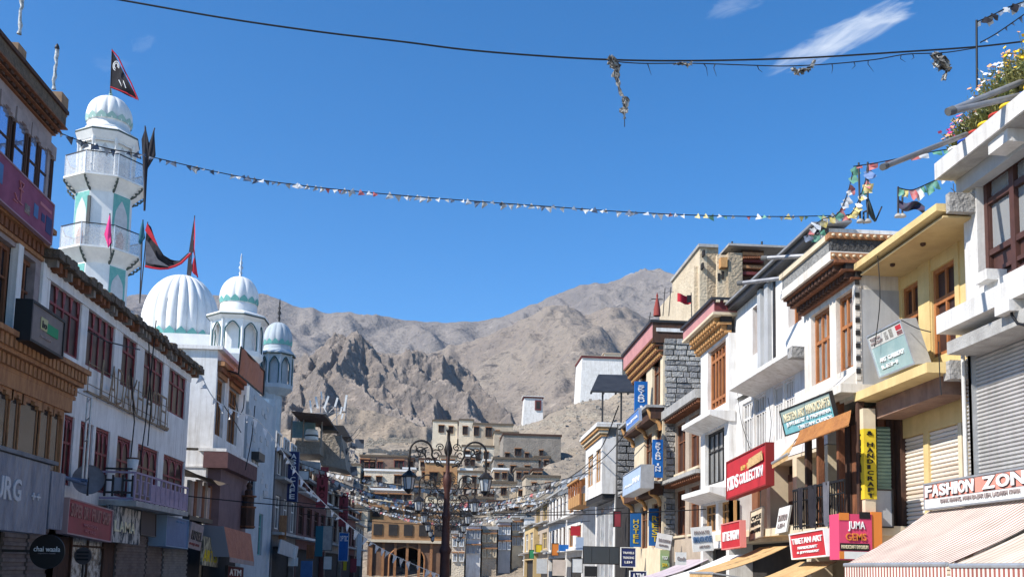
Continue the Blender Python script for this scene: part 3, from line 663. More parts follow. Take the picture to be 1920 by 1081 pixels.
fsign(f3, 'shop_sign', 'blank dark brown shop sign under the balcony', (264, 958), (292, 964), (263, 1000), .5, .2, mat('umber_panel', (.085,.07,.068)), dark_m, [], group=G)
fsign(f3, 'shop_sign', 'plain blue box sign under the end of the balcony', (312, 966), (353, 976), (309, 1021), .6, .5, blue_dull, mat('pale_blue_edge', (.25,.33,.42)), [('dental', .45, .8, .86, .92, mat('faint_blue', (.12,.24,.42)))], group=G)
fsign(f3, 'shop_sign', 'tilted whitish sign with black letters beside the blue box sign', (360, 977), (383, 986), (352, 1025), .55, .06, dusty, None, [('HOTEL', .12, .95, .34, .7, black_p), ('DORJE INN', .06, .8, .1, .22, maroon)], group=G)
fsign(f3, 'shop_sign', 'yellow and cream torn shop sign above a dark shopfront', (383, 1004), (412, 1012), (378, 1058), .5, .06, mat('torn_yellow', (.52,.46,.30), (.10,.09,.07), scale=4, grain=(1,1.6,.6), lo=.45, hi=.56), None, [('ARTS', .05, .9, .15, .55, yellow_s)], group=G)
c = f3.p(155, 1041, .9); t = thing('round_sign', 'small round brown sign on a stem in front of a shop window', 'sign', c); k = MB(); rr = .19
k.prism([(c.x+rr*math.cos(2*math.pi*q/24), c.y, c.z+rr*math.sin(2*math.pi*q/24)) for q in range(24)], (0, .05, 0)); k.build('disc', mat('umber_panel', (.085,.07,.068)), t)
k = MB()
for dz in (-.08, 0, .08): k.box(c.x-.13, c.x+.13, c.y-.012, c.y, c.z+dz-.018, c.z+dz+.018)
k.build('printed_bar', black_p, t); MB().bar((c.x, c.y+.06, 0.13), (c.x, c.y+.06, c.z), .04).build('stem', dark_m, t)
f2 = Fac(-8.9, 1); r = f2.rect(133, 195, 1015, 1081); t = thing('shop_window', 'bright cluttered shop window below the dull red sign', 'window', (-8.9, r[0], 1)); 
f2.window(t, (r[0], r[1], .9, 2.55), 2, [0,.62,1], wood_d, mat('shop_goods', (.45,.45,.43), (.05,.05,.05), scale=5, lo=.42, hi=.58, rough=.2), rec=0, fr=.06)

# ------------------------------------------------------------------ minaret
D = 68.0
def zY(px, py, Y=D): return atY(px, py, Y).z
def octo(k, c, rz, ph=R(36), n=8, smooth=False): k.lathe((c[0], c[1], 0), rz, n, smooth=smooth, ph=ph); return k
mc = atY(198, 430, D); C = (mc.x, mc.y)
pxm = D/FPX
t = thing('minaret', 'white octagonal minaret with two balconies and a fluted dome', 'minaret', (C[0], C[1], 0))
Zl, Zlr = zY(194, 481), zY(194, 441); Zu, Zur = zY(198, 350), zY(198, 311); Ze0, Ze = zY(200, 277), zY(200, 251)
PH = R(-9)   # a corner points nearly right as seen from the street
def OC(k, rz): k.lathe((C[0], C[1], 0), rz, 8, smooth=False, ph=PH); return k
rs = 52*pxm
OC(MB(), [(rs, 0), (rs, Zl-.9)]).build('lower_shaft', mosque_w, t); OC(MB(), [(rs, Zl), (rs, Zu-.9)]).build('shaft', mosque_w, t)
OC(MB(), [(rs*.86, Zu), (rs*.86, Ze0)]).build('lantern_core', mosque_w, t)
rb = 75*pxm
for zz in (Zl, Zu):
    OC(MB(), [(rs*1.0, zz-.95), (rs*1.05, zz-.8), (rb*.97, zz-.13), (rb*.97, zz-.12)]).build('corbel', mosque_w, t)
    OC(MB(), [(rb, zz-.12), (rb, zz)]).build('balcony_floor', mosque_w, t)
def corner(k, r): a = PH+k*math.pi/4; return Vector((C[0]+r*math.cos(a), C[1]+r*math.sin(a), 0))
mesh_p = mat('white_mesh', (.74,.75,.76), (.6,.61,.63), scale=6); mesh_p.node_tree.nodes['Principled BSDF'].inputs['Alpha'].default_value = .33
for (zz, zr) in ((Zl, Zlr), (Zu, Zur)):
    for k in range(8):
        a, b = corner(k, rb*.97), corner(k+1, rb*.97)
        m_ = MB(); m_.bar(a+Vector((0,0,zr)), b+Vector((0,0,zr)), .06); rr_ = m_.build('rail_bar', dark_m, t)
        cube('rail_post', steel, t, a.x-.03, a.x+.03, a.y-.03, a.y+.03, zz, zr)
        m_ = MB(); m_.obox(a+Vector((0,0,zz+.03)), b-a, Vector((0,0,zr-zz-.08)), (Vector((C[0],C[1],0))-a)*.006); m_.build('rail_mesh', mesh_p, t)
        # dark scroll bracket under each corner
        m_ = MB(); c0 = corner(k, 1)-Vector((C[0], C[1], 0)); e = Vector((C[0], C[1], 0))
        pts = [(1.0,-.98),(1.06,-.85),(1.2,-.78),(1.18,-.62),(1.3,-.58),(1.32,-.42),(1.4,-.36),(1.41,-.2)]
        m_.tube([e+c0*(rs*q)+Vector((0,0,zz+w)) for q, w in pts], [.06,.1,.05,.1,.05,.1,.05,.08], 6); m_.build('scroll_bracket', mat('verdigris', (.09,.115,.10), (.06,.07,.065), scale=9), t)
def panel(k, r, z0, z1, w, m, name, arch=False, o=.02):
    """an upright panel (optionally with a pointed head) on octagon face k"""
    a, b = corner(k, r), corner(k+1, r); mid = (a+b)/2; u = (b-a).normalized(); nrm = Vector((mid.x-C[0], mid.y-C[1], 0)).normalized()
    hw = (b-a).length*w/2; h = z1-z0
    if arch: prof = [(-hw, z0), (hw, z0), (hw, z0+h*.62), (hw*.86, z0+h*.76), (hw*.5, z0+h*.88), (0, z1), (-hw*.5, z0+h*.88), (-hw*.86, z0+h*.76), (-hw, z0+h*.62)]
    else: prof = [(-hw, z0), (hw, z0), (hw, z1), (-hw, z1)]
    return MB().prism([mid+u*q+Vector((0,0,w_)) for q, w_ in prof], nrm*o).build(name, m, t)
brick_o = mat('orange_shade', (.34,.13,.06)); pale_g = mat('pale_grey', (.58,.58,.58), (.5,.5,.5), scale=3)
for k in (7, 5, 3, 1):
    panel(k, rs, Zl+.1, Zu-1.0, .94, teal, 'painted_panel', o=.02); panel(k, rs, Zl+.1, Zu-1.35, .72, pale_g, 'niche_panel', True, .035); panel(k, rs, Zl+.1, Zl+1.55, .42, brick_o, 'door', True, .05)
    panel(k, rs, Zl-4, Zl-1.05, .9, teal, 'painted_panel', o=.02); panel(k, rs, Zl-4, Zl-1.5, .68, pale_g, 'niche_panel', True, .035)
for k in (6,):
    a = corner(k, rs*1.01); cube('slot', mat('slot_dark', (.12,.12,.115)), t, a.x-.1, a.x+.1, a.y-.1, a.y+.1, Zl, Zu-1.4)
for k in range(8):   # lantern: corner columns, arches between
    a = corner(k, rs*1.0); m_ = MB(); m_.lathe((a.x, a.y, 0), [(.11, Zu), (.11, Zu+.3), (.085, Zu+.35), (.085, Ze0-.35), (.12, Ze0-.3), (.12, Ze0)], 10); m_.build('column', mosque_w, t)
    panel(k, rs*.86, Zu+.05, Ze0-.25, .62, pale_g, 'arched_opening', True, .02)
    a, b = corner(k, rs*.98), corner(k+1, rs*.98); m_ = MB(); m_.obox(a+Vector((0,0,Ze0-.16)), b-a, Vector((0,0,.16)), (Vector((C[0],C[1],0))-a)*.06); m_.build('spandrel', mosque_w, t)
re_ = 59*pxm
OC(MB(), [(rs*1.0, Ze0-.05), (re_, zY(200,266)), (re_, zY(200,261)), (rs*.86, Ze-.03), (rs*.8, Ze)]).build('eave_slab', mosque_w, t)
for k in range(8):
    a, b = corner(k, re_*1.002), corner(k+1, re_*1.002); MB().bar(a+Vector((0,0,zY(200,263.5))), b+Vector((0,0,zY(200,263.5))), .05, .11).build('eave_edge', mat('verdigris', (.09,.115,.10)), t)
def dome(t, c, r, z0, z1, lobes, m, petals, ndrum, md, fl=.05, name='dome', bulge=1.06, mp=None, npet=16, ph_=.3):
    """bulbous fluted dome from z0 to z1"""
    h = z1-z0; prof = []
    for q in range(25):
        u = q/24; th = -.32+u*(math.pi/2+.32); rr = math.cos(th)**.92 if math.cos(th) > 0 else 0
        prof.append((max(r*rr*bulge/1.06, .02), z0+h*(math.sin(th)+math.sin(.32))/(1+math.sin(.32))))
    MB().lathe((c[0], c[1], 0), prof, lobes*8, flute=lambda th, z: 1-fl*(1-abs(math.sin(th*lobes/2))**.55)).build(name, m, t)
    if petals:
        for k in range(npet):
            a = 2*math.pi*(k+.5)/npet; u = Vector((-math.sin(a), math.cos(a), 0)); nrm = Vector((math.cos(a), math.sin(a), 0)); w = math.pi*r/npet*.95
            def pt(s, v):
                th = -.32+v*ph_; rr = r*math.cos(th)**.92*1.022; z = z0+h*(math.sin(th)+math.sin(.32))/(1+math.sin(.32))
                return Vector((c[0], c[1], z))+(nrm*math.cos(s*w/r)+u*math.sin(s*w/r))*rr
            m_ = MB(); m_.add([pt(-1,.02), pt(1,.02), pt(1,.4), pt(.55,.72), pt(0,1), pt(-.55,.72), pt(-1,.4)], [tuple(range(7))]); m_.build('petal', mp or teal, t)
zd0, zd1 = zY(200, 236), zY(201, 183)
MB().lathe((C[0], C[1], 0), [(rs*.8, Ze-.02), (rs*.8, Ze+.12), (rs*.72, Ze+.14), (rs*.74, zd0+.06)], 32).build('drum', mosque_w, t)
dome(t, C, 42*pxm, zd0, zd1, 14, mosque_w, True, 0, None, fl=.06, mp=mat('pale_teal', (.33,.50,.46)), npet=14)
def finial(t, c, z0, h, r, m):
    MB().lathe((c[0], c[1], z0), [(r*1.6,0),(r*.5,h*.1),(r,h*.2),(r*.4,h*.3),(r*1.25,h*.42),(r*.4,h*.53),(r*.9,h*.62),(r*.3,h*.72),(r*.55,h*.8),(r*.15,h)], 12).build('finial', m, t)
finial(t, C, zd1-.08, .75, .12, mat('pale_teal', (.33,.5,.46)))
t.rotation_euler = (0, R(-.5), 0)

# ------------------------------------------------------------------ flags and poles at the minaret and dome
cloth_k = mat('black_cloth', (.014,.013,.018), (.022,.02,.026), scale=4); cloth_r = mat('red_cloth', (.50,.022,.04), (.4,.02,.035), scale=3); cloth_p = mat('pink_cloth', (.72,.05,.22)); cloth_t = mat('teal_cloth', (.02,.10,.14)); cloth_g = mat('grey_cloth', (.12,.12,.14), (.08,.08,.1), scale=3)
def flag_from_px(parent, pts_px, Y, m, name='cloth', wav=.08, nu=8, nv=8, top=None):
    """cloth stretched between two edges given in pixels: pts = [A, B, C, D] corners, rippled in depth"""
    A, B, C_, D_ = [atY(x, y, Y) for x, y in pts_px]
    def fn(u, v):
        p = (A.lerp(B, u)).lerp(D_.lerp(C_, u), v); p = p.copy(); p.y += wav*math.sin(u*7+v*3)*u; return p
    return MB().grid(fn, nu, nv).build(name, m, parent)
Y = D-.1
p0 = atY(206, 188, Y); p1 = atY(210, 92, Y)
t = thing('mosque_flag', 'black red edged pennant flying above the minaret dome', 'flag', p0)
MB().tube([p0, p1], .03, 6).build('pole', dark_m, t)
flag_from_px(t, [(210, 94), (259, 187), (257, 186), (207, 165)], Y, cloth_k, wav=.18, nu=14, nv=8)
for pts, m_ in (([(210,94),(222,108),(235,136),(246,156),(259,187)], cloth_r), ([(207,163),(220,168),(236,174),(256,186)], cloth_r)):
    MB().tube([atY(x, y, Y-.06) for x, y in pts], .05, 5).build('red_edge', m_, t)
cc = atY(218, 124, Y-.25)
for rr in (.2, .34): MB().tube([cc+Vector((rr*.6*math.cos(q*.5), -.02, rr*math.sin(q*.5))) for q in range(-1, 10)], .035, 5).build('emblem_ring', white_l, t)
MB().tube([atY(x, y, Y-.3) for x, y in ((223,150),(228,162),(231,152),(236,165))], .035, 5).build('emblem', white_l, t)
Y = 49.0
for (a, b, m_, nm, lab, poly) in (
    ((270,395),(272,236), cloth_k, 'flag_pole', 'tall pole with furled black flag right of the upper minaret balcony', [(266,262),(273,238),(279,268),(272,395)]),
    ((272,300),(290,240), cloth_k, 'flag_pole', 'slanted pole with furled black flag crossing the bunting', [(278,275),(289,242),(291,290),(276,318)]),
    ((262,565),(268,412), cloth_t, 'flag_pole', 'pole with small furled teal flag beside the lower balcony', [(260,455),(268,412),(271,445),(263,458)]),
    ((208,480),(206,400), cloth_p, 'flag_pole', 'bright pink furled flag on the lower minaret balcony', [(196,440),(206,401),(209,455),(203,464)])):
    p0, p1 = atY(*a, Y), atY(*b, Y); t = thing(nm, lab, 'flag', p0, 'furled flags on thin poles'); MB().tube([p0, p1], .032, 6).build('pole', dark_m, t)
    q = [atY(x, y, Y) for x, y in poly]; k = MB()
    for dy in (-.06, .06):
        k.add([q[0]+Vector((0,dy,0)), q[1]+Vector((0,0,0)), q[2]+Vector((0,dy*1.5,0)), q[3]+Vector((0,0,0))], [(0,1,2),(0,2,3)], True)
    mid = sum((v for v in q), Vector())/4
    k.tube([q[1], q[1].lerp(mid, .5), mid, mid.lerp(q[3], .5), q[3]], [.02,.09,.13,.08,.02], 7); k.build('furled_cloth', m_, t)
t = thing('draped_banner', 'long black and red cloth draped from a pole to the big dome', 'banner', atY(275, 500, 51))
cl = [(276,418,272,500),(283,425,285,503),(290,445,300,505),(297,462,315,504),(307,478,328,500),(320,486,340,494),(335,490,350,484),(352,474,358,476)]
k = MB(); vs = []; n = len(cl)
for i, (x0, y0, x1, y1) in enumerate(cl):
    for j in range(5):
        v = j/4; p = atY(x0+(x1-x0)*v, y0+(y1-y0)*v, 51+.15*math.sin(i*1.3+j)); vs.append(p)
fs = [(i*5+j, i*5+j+1, i*5+j+6, i*5+j+5) for i in range(n-1) for j in range(4)]
k.add(vs, fs, True); k.build('cloth', cloth_k, t)
k = MB(); k.tube([atY(c[2], c[3]-1, 50.8) for c in cl], .06, 5); k.build('red_hem', cloth_r, t)
k = MB(); k.add([atY(276,418,50.8), atY(272,432,50.8), atY(287,452,50.8), atY(297,462,50.8), atY(290,446,50.8)], [(0,1,2),(0,2,4),(4,2,3)]); k.build('red_fold', cloth_r, t)
k = MB(); k.add([atY(*q, 50.7) for q in ((274,450),(279,455),(296,486),(318,500),(300,497),(280,494),(272,490))], [(0,1,2,3,4,5,6)]); k.build('grey_fold', cloth_g, t)
MB().tube([atY(262, 568, 51), atY(277, 416, 51)], .03, 6).build('pole', dark_m, t)

# ------------------------------------------------------------------ mosque with its domes
DD = 57.0
dc = atY(339, 600, DD); pm = DD/FPX
t = thing('mosque', 'white and pale blue mosque with fluted dome and arcaded kiosks', 'mosque', (dc.x, dc.y, 0))
zb_ = zY(339, 641, DD); zt_ = zY(340, 517, DD)
MB().box(dc.x-4, -11.9, 53.2, 62, 0, zb_-.35).build('prayer_hall', mosque_w, t)
dome(t, (dc.x, dc.y), 71*pm, zb_-.05, zt_, 22, mosque_w, True, 0, None, fl=.085, npet=22, ph_=.17)
MB().lathe((dc.x, dc.y, 0), [(66*pm, zb_-.4), (70*pm, zb_-.3), (70*pm, zb_-.02), (66*pm, zb_)], 48).build('drum', teal, t)
pk = atY(358, 515, DD); k = MB()
for a, b in (((356,520),(365,404)), ((352,520),(362,440)), ((370,520),(362,450))): k.tube([atY(*a, DD-.1), atY(*b, DD-.1)], .03, 5)
k.build('dome_pole', dark_m, t)
for poly, m_ in (([(363,412),(354,472),(362,474)], cloth_k), ([(365,406),(362,470),(364,480),(366,440)], cloth_r), ([(350,515),(354,470),(361,500),(358,518)], cloth_k), ([(358,505),(364,480),(372,520),(362,512)], cloth_r)):
    k = MB(); k.add([atY(*q, DD-.2-.1*i) for i, q in enumerate(poly)], [tuple(range(len(poly)))]); k.build('dome_cloth', m_, t)
def kiosk(name, label, cx, YK, ydome_t, ydome_b, yeave, yarc_t, yarc_b, rd, re, ra, mw, ybase, dark=False, ph=R(22.5)):
    c = atY(cx, yarc_b, YK); p = YK/FPX; Z = lambda y: zY(cx, y, YK)
    root = thing(name, label, 'kiosk', (c.x, c.y, Z(ybase)))
    L_ = lambda rz, nm, m: MB().lathe((c.x, c.y, 0), rz, 8, smooth=False, ph=ph).build(nm, m, root)
    dome(root, (c.x, c.y), rd*p, Z(ydome_b), Z(ydome_t), 12, mw, True, 0, None, fl=.06, npet=14)
    finial(root, (c.x, c.y), Z(ydome_t)-.05, (Z(ydome_t-46)-Z(ydome_t)), .10, steel if not dark else dark_m)
    MB().lathe((c.x, c.y, 0), [(rd*p*.95, Z(yeave)), (rd*p*.95, Z(ydome_b)-.1), (rd*p*.9, Z(ydome_b)+.03)], 32).build('drum', mw, root)
    L_([(ra*p, Z(yarc_t)), (re*p, Z(yeave)-.25), (re*p, Z(yeave)-.12), (rd*p, Z(yeave)+.1)], 'eave_slab', mw)
    L_([(re*p*1.01, Z(yeave)-.27), (re*p*1.01, Z(yeave)-.2)], 'eave_edge', mat('verdigris', (.09,.115,.10)))
    L_([(ra*p*.72, Z(yarc_b)), (ra*p*.72, Z(yarc_t))], 'core', mw)
    for k_ in range(8):
        a0, a1 = ph+k_*math.pi/4, ph+(k_+1)*math.pi/4; r_ = ra*p
        A, B = Vector((c.x+r_*math.cos(a0), c.y+r_*math.sin(a0), 0)), Vector((c.x+r_*math.cos(a1), c.y+r_*math.sin(a1), 0))
        m_ = MB(); m_.lathe((A.x, A.y, 0), [(.09, Z(yarc_b)), (.06, Z(yarc_b)+.2), (.06, Z(yarc_t)-.1), (.1, Z(yarc_t))], 8); m_.build('column', mw, root)
        inw = (Vector((c.x, c.y, 0))-(A+B)/2)*.08; u = B-A; z0, z1 = Z(yarc_b), Z(yarc_t); h = z1-z0; m_ = MB(); n = 8
        for q in range(n):      # arch spandrel pieces
            s0, s1 = q/n, (q+1)/n; f_ = lambda s: z0+h*(.52+.40*(1-abs(2*s-1)**1.6)) if .12 < s < .88 else z0
            a_, b_ = A+u*s0, A+u*s1
            m_.prism([a_+Vector((0,0,f_(s0+.001))), b_+Vector((0,0,f_(s1-.001))), b_+Vector((0,0,z1)), a_+Vector((0,0,z1))], inw)
        m_.build('arch', mw, root)
        pts = [A+u*s-inw*.15+Vector((0,0,z0+h*(.52+.40*(1-abs(2*s-1)**1.6)))) for s in [.13+.74*q/10 for q in range(11)]]
        MB().tube([A+u*.13-inw*.15+Vector((0,0,z0))]+pts+[A+u*.87-inw*.15+Vector((0,0,z0))], .03, 4).build('arch_trim', mat('dark_teal', (.03,.10,.11)), root)
    L_([(ra*p*.6, Z(ybase)), (ra*p*1.06, Z(yarc_b)-.25), (ra*p*1.06, Z(yarc_b))], 'base', mw)
    return root
kiosk('dome_kiosk', 'white arcaded kiosk with fluted dome and beaded finial beside the big dome', 443, 50, 519, 572, 592, 607, 662, 36, 58, 47, mosque_w, 690)
kiosk('dome_kiosk', 'arcaded kiosk further along at the mosque corner, its shade painted grey blue', 517, 60, 604, 649, 660, 668, 722, 27, 35, 30, mosque_b, 742, dark=True)  # blue grey material puts this kiosk's shade into its colour
c = atY(507, 800, 60); MB().lathe((c.x, c.y, 0), [(.62, 0), (.62, zY(507, 735, 60)), (.75, zY(507, 732, 60))], 8, smooth=False, ph=R(22.5)).build('turret', mosque_b, t)
# mosque street front: pale blue grey tower and wall
fm = Fac(-9.0, 1)
t = thing('street_tower', 'pale blue grey mosque gatehouse with narrow windows and corner turret', 'gatehouse', (-9.5, 48, 0))
ya, yb = fm.p(459, 900).y, fm.p(512, 900).y; zt_ = fm.p(485, 738).z
hl = [(fm.p(470, 900).y, fm.p(479, 900).y, fm.p(475, 955).z, fm.p(475, 862).z), (fm.p(484,1000).y, fm.p(492,1000).y, fm.p(488,1040).z, fm.p(488,962).z)]
fm.wall(ya, yb, 0, zt_, hl, thick=.3, depth=6).build('wall', mosque_b, t)
fm.window(t, hl[0], 1, 4, dark_m, gl_d, rec=.1, fr=.05); fm.window(t, hl[1], 1, [0,.7,1], teal, gl_g, rec=.1, fr=.05)
fm.cube('window_hood', dark_m, t, hl[0][0]-.15, hl[0][1]+.2, hl[0][3], hl[0][3]+.35, -.1, .35)
c = fm.p(500, 900, -.2); MB().lathe((c.x-.2, c.y, 0), [(.55,0),(.55,fm.p(500,735).z)], 8, smooth=False, ph=R(22.5)).build('turret_shaft', mosque_b, t)
for k_ in range(26):
    yy_ = random.uniform(ya, yb-1.8); zz = random.uniform(zt_*.45, zt_-.3); fm.cube('stone', mat('pale_stone', (.52,.53,.53), (.4,.41,.42), scale=4), t, yy_, yy_+random.uniform(.35,.6), zz, zz+random.uniform(.18,.3), -.05, random.uniform(.02,.05))
c = fm.p(463, 990, .55); t = thing('carved_lantern', 'dark carved wooden lantern tower on the mosque wall', 'lantern', c); z_ = lambda y: fm.p(463, y, .55).z
MB().lathe((c.x, c.y, 0), [(.30, z_(990)), (.30, z_(952)), (.24, z_(950)), (.24, z_(932)), (.17, z_(928)), (.17, z_(918)), (.08, z_(914)), (.12, z_(908)), (.01, z_(898))], 8, smooth=False).build('body', wood_d, t)
for zz in (z_(988), z_(951), z_(930)): MB().lathe((c.x, c.y, zz), [(.33,0),(.35,.03),(.33,.07)], 8, smooth=False).build('ledge', wood_b, t)

# white cube building in front of the mosque
fw = Fac(-9.0, 1); yc = fw.p(403, 760).y; ye = fw.p(459, 800).y
t = thing('white_house', 'plain white house with two carved brown windows before the mosque', 'house', (-11, yc, 0))
zt_ = fw.p(408, 655).z; zl_ = fw.p(405, 843).z
r1 = (fw.p(404,760).y+.12, fw.p(420,760).y, fw.p(411,818).z, fw.p(411,690).z-.35); r2 = (fw.p(427,780).y, fw.p(446,780).y, r1[2], r1[3])
fw.wall(yc, ye, zl_, zt_, [r1, r2], depth=7, thick=.4).build('wall', white_p, t)
for r in (r1, r2):
    fw.window(t, r, 3, [0,.75,1], wood_t, gl_br, rec=.12, fr=.07)
    for q in range(3): fw.cube('carved_head', wood_b if q % 2 else wood_t, t, r[0]-.05-q*.05, r[1]+.05+q*.05, r[3]+q*.2, r[3]+q*.2+.19, -.05, .08+q*.1)
fw.cube('coping', white_p, t, yc-.15, ye+.1, zt_, zt_+.14, -7, .2); fw.cube('ledge', white_p, t, yc-.1, ye+.4, zl_-.12, zl_, -.5, .55)
MB().box(-16, fw.X(-.2), yc+.002, yc+.3, 0, zl_-.1).build('lower_wall', white_p, t)
cube('string_course', white_p, t, -16, -9.1, yc-.04, yc+.02, zl_-.75, zl_-.68)
fw.cube('shutter_box', mat('maroon_box', (.13,.065,.065), (.1,.05,.05), scale=3), t, yc-.1, ye+.1, zl_-.75, zl_-.14, -.3, .62)
z5 = fw.p(420, 998).z
fw.cube('shutter_front', mat('mauve_shutter', (.17,.115,.125), (.13,.09,.1), scale=2), t, yc+.3, ye-.2, z5, zl_-.75, -.3, .3)
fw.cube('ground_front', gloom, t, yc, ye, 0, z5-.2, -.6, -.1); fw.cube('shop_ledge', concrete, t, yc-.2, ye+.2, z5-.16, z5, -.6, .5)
# awning cloths
t = thing('salmon_banner', 'salmon orange cloth banner hung on a rack by the white kiosk', 'banner', fw.p(450, 690, .7))
a, b, c, d = fw.p(452,650,.9), fw.p(496,695,.9), fw.p(494,741,.9), fw.p(447,701,.6); k = MB()
k.grid(lambda u, v: a.lerp(b, u).lerp(d.lerp(c, u), v)+Vector((.05*math.sin(u*12), 0, 0)), 16, 6); k.build('cloth', salmon, t)
k = MB(); k.tube([a, b], .04, 5); k.tube([d, c], .04, 5); k.tube([a, d, d+Vector((-.9,0,.3))], .04, 5); k.tube([b, c], .04, 5); k.build('rack', dark_m, t)
a, b, c, d = fw.p(420,986,1.0), fw.p(470,1000,1.0), fw.p(471,1052,1.0), fw.p(424,1043,1.0)
t = thing('salmon_awning', 'salmon orange cloth awning above the cash machine sign', 'awning', d); k = MB(); k.grid(lambda u, v: a.lerp(b, u).lerp(d.lerp(c, u), v)+Vector((.12*v,0,0)), 10, 5); k.build('cloth', salmon, t)
k = MB(); k.add([a, a+Vector((-.9,0,.05)), d+Vector((-.75,0,0)), d+Vector((.12,0,0))], [(0,1,2,3)]); k.build('side_cloth', mat('grey_blue', (.27,.28,.32)), t)
k = MB(); k.grid(lambda u, v: d.lerp(c, u)+Vector((.13,0,-.18*v)), 8, 2); k.build('valance', dusty, t)
fsign(fw, 'cash_machine_sign', 'dark red sign reading ATM below the salmon awning', (427, 1060), (456, 1064), (426, 1081), .6, .1, mat('oxblood', (.09,.012,.014)), dark_m, [('ATM', .12, .85, .2, .8, white_l)])
# plank hut
t = thing('plank_hut', 'weathered plank hut under a sagging tarp beside the white house', 'hut', fw.p(370, 960, .1)); ya, yb = Y1+.15, yc-.15; za_, zb_ = fw.p(370, 968, .2).z, fw.p(370, 900, .2).z
n = 9
for q in range(n): y = ya+(yb-ya)*q/n; fw.cube('plank', (wood_g, dusty, wood_b)[q % 3], t, y, y+(yb-ya)/n*.9, za_+random.uniform(-.05,.05), zb_+random.uniform(-.1,.1), .05, .1+random.uniform(0,.05))
k = MB(); k.grid(lambda u, v: (fw.X(-.4+1.1*v), ya-.3+(yb-ya+.6)*u, zb_+.35-.25*v-.12*math.sin(u*3.1)+.05*math.sin(u*11+v*5)), 12, 4); k.build('tarp', thatch, t)
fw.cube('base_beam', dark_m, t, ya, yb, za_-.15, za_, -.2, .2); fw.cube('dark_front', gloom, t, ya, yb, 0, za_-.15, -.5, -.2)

# ------------------------------------------------------------------ right side of the street
yellow_p = mat('yellow_paint', (.66,.50,.235), (.57,.42,.19), scale=1.5, streak=.3, dirt=(.38,.27,.13), bump=.1, bscale=30)
yellow_d = mat('ochre_paint', (.54,.40,.20), (.46,.33,.165), scale=2)
brown_win = mat('chocolate_paint', (.085,.038,.03), (.065,.03,.024), scale=5, rough=.5)
curtain = mat('white_curtain', (.74,.75,.77), (.62,.63,.66), scale=3, grain=(1,3,.2))
shut_g = mat('grey_shutter_paint', (.46,.445,.43), (.39,.375,.36), scale=2, streak=.3, rough=.5)
shut_t = mat('striped_shutter', (.56,.46,.36), (.72,.66,.58), scale=.9, grain=(.05,.05,5.5), lo=.46, hi=.54, rough=.5)
pinkish = mat('dusty_pink', (.50,.235,.225), (.43,.2,.195), scale=2)
oxred = mat('ox_red', (.16,.035,.035), (.11,.028,.028), scale=6)
cream = mat('cream_paint', (.66,.56,.40), (.57,.47,.33), scale=2, streak=.2, dirt=(.38,.3,.2))
grey_par = mat('grey_parapet', (.27,.265,.25), (.19,.185,.175), scale=7, bump=.5, bscale=18)
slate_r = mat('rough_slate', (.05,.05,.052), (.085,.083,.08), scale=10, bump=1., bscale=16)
side_grey = mat('panel_and_shade_grey', (.42,.425,.43), (.35,.355,.36), scale=1.2, streak=.4, dirt=(.25,.25,.26))
taupe = mat('taupe_wall', (.44,.36,.28), (.36,.29,.225), scale=2, streak=.3, dirt=(.24,.19,.15))
bay_white = white_p
warm_w = mat('warm_white', (.70,.655,.59), (.60,.55,.48), scale=1.4, streak=.6, dirt=(.36,.31,.25), bump=.12, bscale=28)
grey_w = mat('greyish_white', (.63,.615,.59), (.54,.525,.50), scale=1.5, streak=.6, dirt=(.34,.31,.28), bump=.15, bscale=25)
def ysign(name, label, tl, br, Y, depth, mb_, mf=None, lines=(), cat='sign', group=None, fr=.03, tilt=0., vertical=None, vm=None, vb=.92, vt=.06):
    A, B = atY(tl[0], br[1], Y), atY(br[0], br[1], Y); Cc = atY(tl[0], tl[1], Y)
    U = Vector((B.x-A.x, 0, 0)); V = Vector((0, 0, Cc.z-A.z))
    if tilt: Mx = Matrix.Rotation(tilt, 3, 'Y'); U, V = Mx@U, Mx@V
    t = sign(name, label, cat, A, U, V, depth, mb_, mf, lines, group, fr)
    if vertical:
        n = len(vertical)
        for i, ch in enumerate(vertical):
            if ch == ' ': continue
            s1 = 1-vt-(vb-vt)*i/n; s0 = 1-vt-(vb-vt)*(i+.82)/n; w = .5 if ch not in "I'." else .18
            lettering(t, ch, vm or white_l, A+U*(.5-w/2)+V*s0, U*w, V*(s1-s0))
    return t

# ---- white building with the flower roof, nearest on the right
f1 = Fac(9.0, -1); YE1 = f1.p(1807, 420).y; YN1 = 9.0
t = thing('flower_roof_building', 'white building with dark brown window and flower pots along its roof edge', 'building', (11, 14, 0))
zr_t = f1.p(1757, 303, .5).z; zr_b = zr_t-.30; zb1 = f1.p(1745, 598, .55).z; zg = f1.p(1735, 955, .2).z
wr = (YN1+1, f1.p(1832, 430).y, f1.p(1836, 540).z, f1.p(1832, 331).z)
f1.wall(YN1, YE1, zb1-.1, zr_b, [wr], thick=.4, depth=7).build('wall', grey_w, t)
f1.wall(YN1, YE1, 0, zb1-.35, [(YN1+.4, f1.p(1816, 760).y, zg-.2, zb1-.62), (YN1+.4, YE1-.4, .1, zg-.35)], thick=.35, depth=7).build('lower_wall', grey_w, t)
w = f1.window(t, (wr[0], wr[1], wr[2], wr[3]), 1, 1, brown_win, gloom, rec=.16, fr=.12)
def y_of(px): return f1.p(px, 420, -.16).y
H = wr[3]-wr[2]; fr_ = MB(); o0, o1 = -.26, -.15
zr1, zr2, zr3 = wr[2]+H*.12, wr[2]+H*.30, wr[2]+H*.76
cols = [y_of(1834), y_of(1853), y_of(1856), y_of(1899), y_of(1906), y_of(1935), y_of(1975), y_of(2020)]
for k, (a, b) in enumerate(((1849,1855),(1897,1906),(1936,1944),(1990,2000))): f1.box(fr_, y_of(b), y_of(a), wr[2], wr[3], o0, o1+.02)
